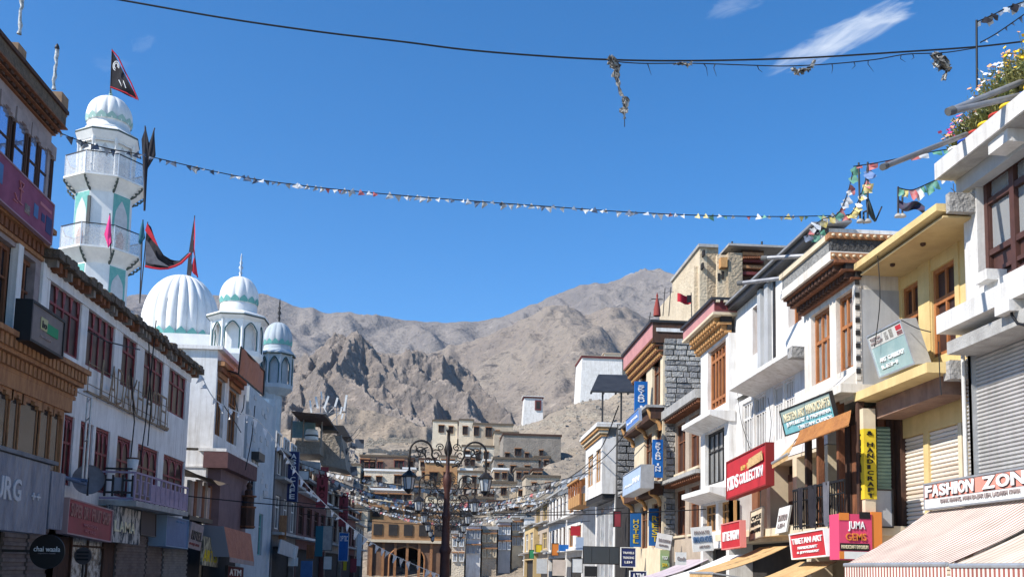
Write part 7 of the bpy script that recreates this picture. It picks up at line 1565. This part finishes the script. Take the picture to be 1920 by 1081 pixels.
# dense far prayer flag strings over the end of the street
G = 'prayer flag strings over the far street'; rd = random.Random(12)
specs = [(46,-8.8,9,7.3,6.0),(55,-9,9,7.4,5.9),(60,-9,9,7.0,5.6),(66,-9,9,7.8,5.8),(72,-9,9,7.2,5.9),(78,-9,9,8.2,6.4),(84,-9,9,7.6,5.6),(90,-9,9,8.4,6.6),(96,-9,9,7.9,5.8),(101,-9,9,8.8,7.0),(106,-9,9,8.2,6.2)]
specs = [q for q in specs if q[0] not in (46, 60, 90)]
ords = ['nearest','second nearest','third','fourth','fifth','sixth','seventh','farthest']
for i, (Y_, xa, xb, ze, zm) in enumerate(specs):
    def proj(X, Yq, Z):
        d = Vector((X, Yq, Z))-EYE; return d
    n = 9; P_ = [Vector((xa+(xb-xa)*k/n, Y_+rd.uniform(-.2,.2)+ (k/n-.5)*rd.uniform(-6,6)*.3, ze-(ze-zm)*4*(k/n)*(1-k/n)+rd.uniform(-.05,.05))) for k in range(n+1)]
    px_ = []
    for p in P_:
        d = p-EYE; px_.append((CX+FPX*d.dot(Rt)/d.dot(Fw), CY-FPX*d.dot(Up)/d.dot(Fw)))
    flag_string('prayer_flags', f'sagging string of pale prayer flags over the far street, {ords[i]} of eight', px_, [p.y for p in P_], ['dun','pale','dun','white','dun','slate','red','dun'] if i % 2 else ['pale','dun','dun','white','dun'], .24, .21, .24, 'sq', group=G, cord=.018, joined=True, flutter=.6, seed=20+i, skip=.05)
# black wires across between the lamps
for i, (Y_, z_, zm_) in enumerate(((33,3.75,3.35),(48,4.7,4.2),(60,4.6,4.1))):
    t = thing('street_wire', ('thin black wire stretched across the street at the second lamp', 'thin black wire stretched across the street beyond the third lamp', 'thin black wire stretched across near the fifth lamp')[i], 'wire', (-8.8, Y_, z_), 'thin wires across the street'); MB().tube([(-8.8+17.6*k/16, Y_, z_-(z_-zm_)*4*(k/16)*(1-k/16)) for k in range(17)], .018, 5).build('wire', black_p, t)
# ------------------------------------------------------------------ roof flags on the right
t = thing('flag_pole', 'tall thin pole on the flower roof holding the overhead cable', 'pole', f1.p(1832, 165, .2)); a = atY(1832, 170, YC-1); b = atY(1831, 38, YC-1); MB().tube([a, b], .02, 6).build('pole', black_p, t)
flag_string('roof_flags', 'grey tattered flags climbing to the top right corner', [(1830,42),(1862,28),(1890,14),(1925,2)], YC-1, ['pale','slate','black','white'], .09, .14, .14, 'sq', group='flag strings on the right roofs', flutter=.9, seed=41)
flag_string('roof_flags', 'thin flag string falling from the top right corner to the pole', [(1838,80),(1870,62),(1925,24)], YC-1.2, ['pale','slate'], .22, .08, .1, 'tri', group='flag strings on the right roofs', seed=42)
YR = 20.8
cl5 = ['red','yellow','green','white','blue','white']
flag_string('roof_flags', 'coloured flags strung level above the yellow roof toward the pipe', [(1600,312),(1640,306),(1690,296),(1740,286),(1800,276)], YR, ['red','green','white','red','white'], .28, .2, .1, 'sq', group='flag strings on the right roofs', flutter=.5, seed=43)
flag_string('roof_flags', 'bright square prayer flags hanging in a row above the yellow roof', [(1684,352),(1710,356),(1740,344),(1770,330),(1810,312)], YR-.8, ['red','yellow','white','green','blue'], .16, .15, .22, 'sq', group='flag strings on the right roofs', flutter=.15, seed=44)
flag_string('roof_flags', 'coloured flags running down from the roof mast to the parapet', [(1600,315),(1595,340),(1588,365),(1575,395),(1560,408)], YR+.3, cl5, .12, .17, .16, 'sq', group='flag strings on the right roofs', flutter=1.0, seed=45)
flag_string('roof_flags', 'bundle of flags tied down the second roof mast', [(1626,310),(1622,340),(1612,370),(1600,395),(1590,405)], YR+.2, cl5, .1, .16, .18, 'sq', group='flag strings on the right roofs', flutter=1.0, seed=46)
flag_string('roof_flags', 'loose flags lying along the grey parapet top', [(1520,428),(1545,410),(1575,405),(1605,400)], YR+.5, ['white','red','pale','white','yellow'], .12, .2, .14, 'sq', group='flag strings on the right roofs', flutter=1.2, seed=47)
flag_string('roof_flags', 'flags bunched at the corner of the grey parapet', [(1512,445),(1520,430),(1532,440),(1545,425)], YR+.9, ['white','red','green','pale','slate'], .09, .16, .16, 'sq', group='flag strings on the right roofs', flutter=1.2, seed=48)
for i, (a, b, lab) in enumerate((((1613,415),(1610,305),'left thin roof mast among the prayer flags'), ((1627,415),(1627,304),'right thin roof mast among the prayer flags'), ((1684,405),(1684,350),'short post at the left end of the square prayer flags'), ((1692,405),(1692,368),'shorter post beside the square prayer flags'))):
    p0, p1 = atY(*a, YR+.2), atY(*b, YR+.2); t = thing('roof_mast', lab, 'pole', p0, 'masts on the right roofs'); MB().tube([p0, p1], .022, 6).build('pole', dark_m, t); MB().lathe((p0.x, p0.y, p0.z-.02), [(.09,0),(.07,.05),(.03,.08)], 8).build('foot', concrete, t)
dish(atY(1634, 392, YR+.4), .3, 'tilted black satellite dish on the grey parapet roof', (.9, -.45, .3), mat('dish_black', (.03,.045,.045)))
rag_b = thing('cloth_bundle', 'dark cloth bundle thrown over posts above the yellow roof', 'cloth', atY(1705, 385, YR)); rd = random.Random(9); k = MB()
k.grid(lambda u, v: atY(1686+48*u, 374+10*u+16*v+4*math.sin(u*7), YR+.15*math.sin(u*9+v*4)), 14, 5); k.build('cloth', mat('dark_plaid', (.09,.05,.09), (.03,.06,.07), scale=9), rag_b)
# roof fittings of the stone inn and the small red flag
t = thing('roof_ornament', 'red pointed roof ornament with cross bar on the stone inn', 'ornament', atY(1232, 590, 40)); a = atY(1232, 592, 40); MB().lathe((a.x, a.y, a.z), [(.16,0),(.14,.3),(.06,.7),(.03,.8),(.05,.86),(.01,1.0)], 8).build('cone', mat('brick_red', (.25,.05,.04)), t); MB().bar((a.x-.25, a.y, a.z+.72), (a.x+.25, a.y, a.z+.72), .03).build('cross_bar', dark_m, t)
for i, (x, y0, y1) in enumerate(((1243,592,540),(1254,592,538),(1216,606,585))):
    a, b = atY(x, y0, 41), atY(x+4, y1, 41); t = thing('roof_antenna', ('left thin antenna rod on the stone inn roof', 'right thin antenna rod on the stone inn roof', 'short antenna rod at the far corner of the inn roof')[i], 'antenna', a, 'antenna rods on the inn roof'); MB().tube([a, b], .02, 5).build('rod', dark_m, t); MB().bar(b+Vector((-.12,0,-.2)), b+Vector((.12,0,-.2)), .015).build('cross_rod', dark_m, t)
t = thing('small_flag', 'small red and black flag above the stone inn roof', 'flag', atY(1297, 590, 43)); a, b = atY(1297, 600, 43), atY(1296, 548, 43); MB().tube([a, b], .022, 5).build('pole', dark_m, t)
k = MB(); k.grid(lambda u, v: atY(1296-26*u, 552+16*v+3*math.sin(u*5), 43+.1*math.sin(u*6)), 8, 5); k.build('cloth', cloth_r, t); k = MB(); k.grid(lambda u, v: atY(1297-9*u, 553+14*v, 42.9), 3, 3); k.build('black_edge', cloth_k, t)
# ------------------------------------------------------------------ wires and pipes clinging to the facades
def wires(label, f, o, lines, r=.016, m=None, name='facade_wire'):
    t = thing(name, label, 'wire', f.p(*lines[0][0], o), 'wires along the facades')
    for ln in lines: MB().tube(dense([f.p(x, y, o) for x, y in ln], 5), r, 4).build('wire', m or black_p, t)
wires('black wires looping down the bright white narrow house', f5, .06, [[(1383,735),(1390,790),(1408,845)], [(1440,745),(1446,790),(1442,835)]], .01)
wires('thin wires hanging on the yellow house front', f2_, .95, [[(1645,470),(1650,560),(1640,650)], [(1760,640),(1762,700),(1765,740)], [(1690,600),(1720,615),(1745,622)]], .01)
wires('wires drooping between the white house and the mosque', fw, .9, [[(440,745),(448,775),(456,765),(458,740)], [(478,760),(472,820),(460,880)], [(420,760),(440,790),(452,810)]], .02)
wires('slack wires along the far right row', fr, 1.0, [[(1160,760),(1120,850),(1060,900),(1000,940)], [(1190,790),(1140,850),(1090,890)]], .03)

# ------------------------------------------------------------------ thin mountain air
hz = bpy.data.materials.new('haze_air'); hz.use_nodes = True; t_ = hz.node_tree; t_.nodes.remove(t_.nodes['Principled BSDF'])
pv = t_.nodes.new('ShaderNodeVolumePrincipled'); pv.inputs['Color'].default_value = (.72,.82,1,1); pv.inputs['Density'].default_value = 6e-5; pv.inputs['Anisotropy'].default_value = .2
t_.links.new(pv.outputs[0], t_.nodes['Material Output'].inputs['Volume'])
tag(MB().box(-3600, 4600, -350, 3250, -1.2, 860).build('haze', hz), 'thin bluish mountain haze over the valley', 'haze', kind='stuff')
bpy.data.scenes.remove(TS)
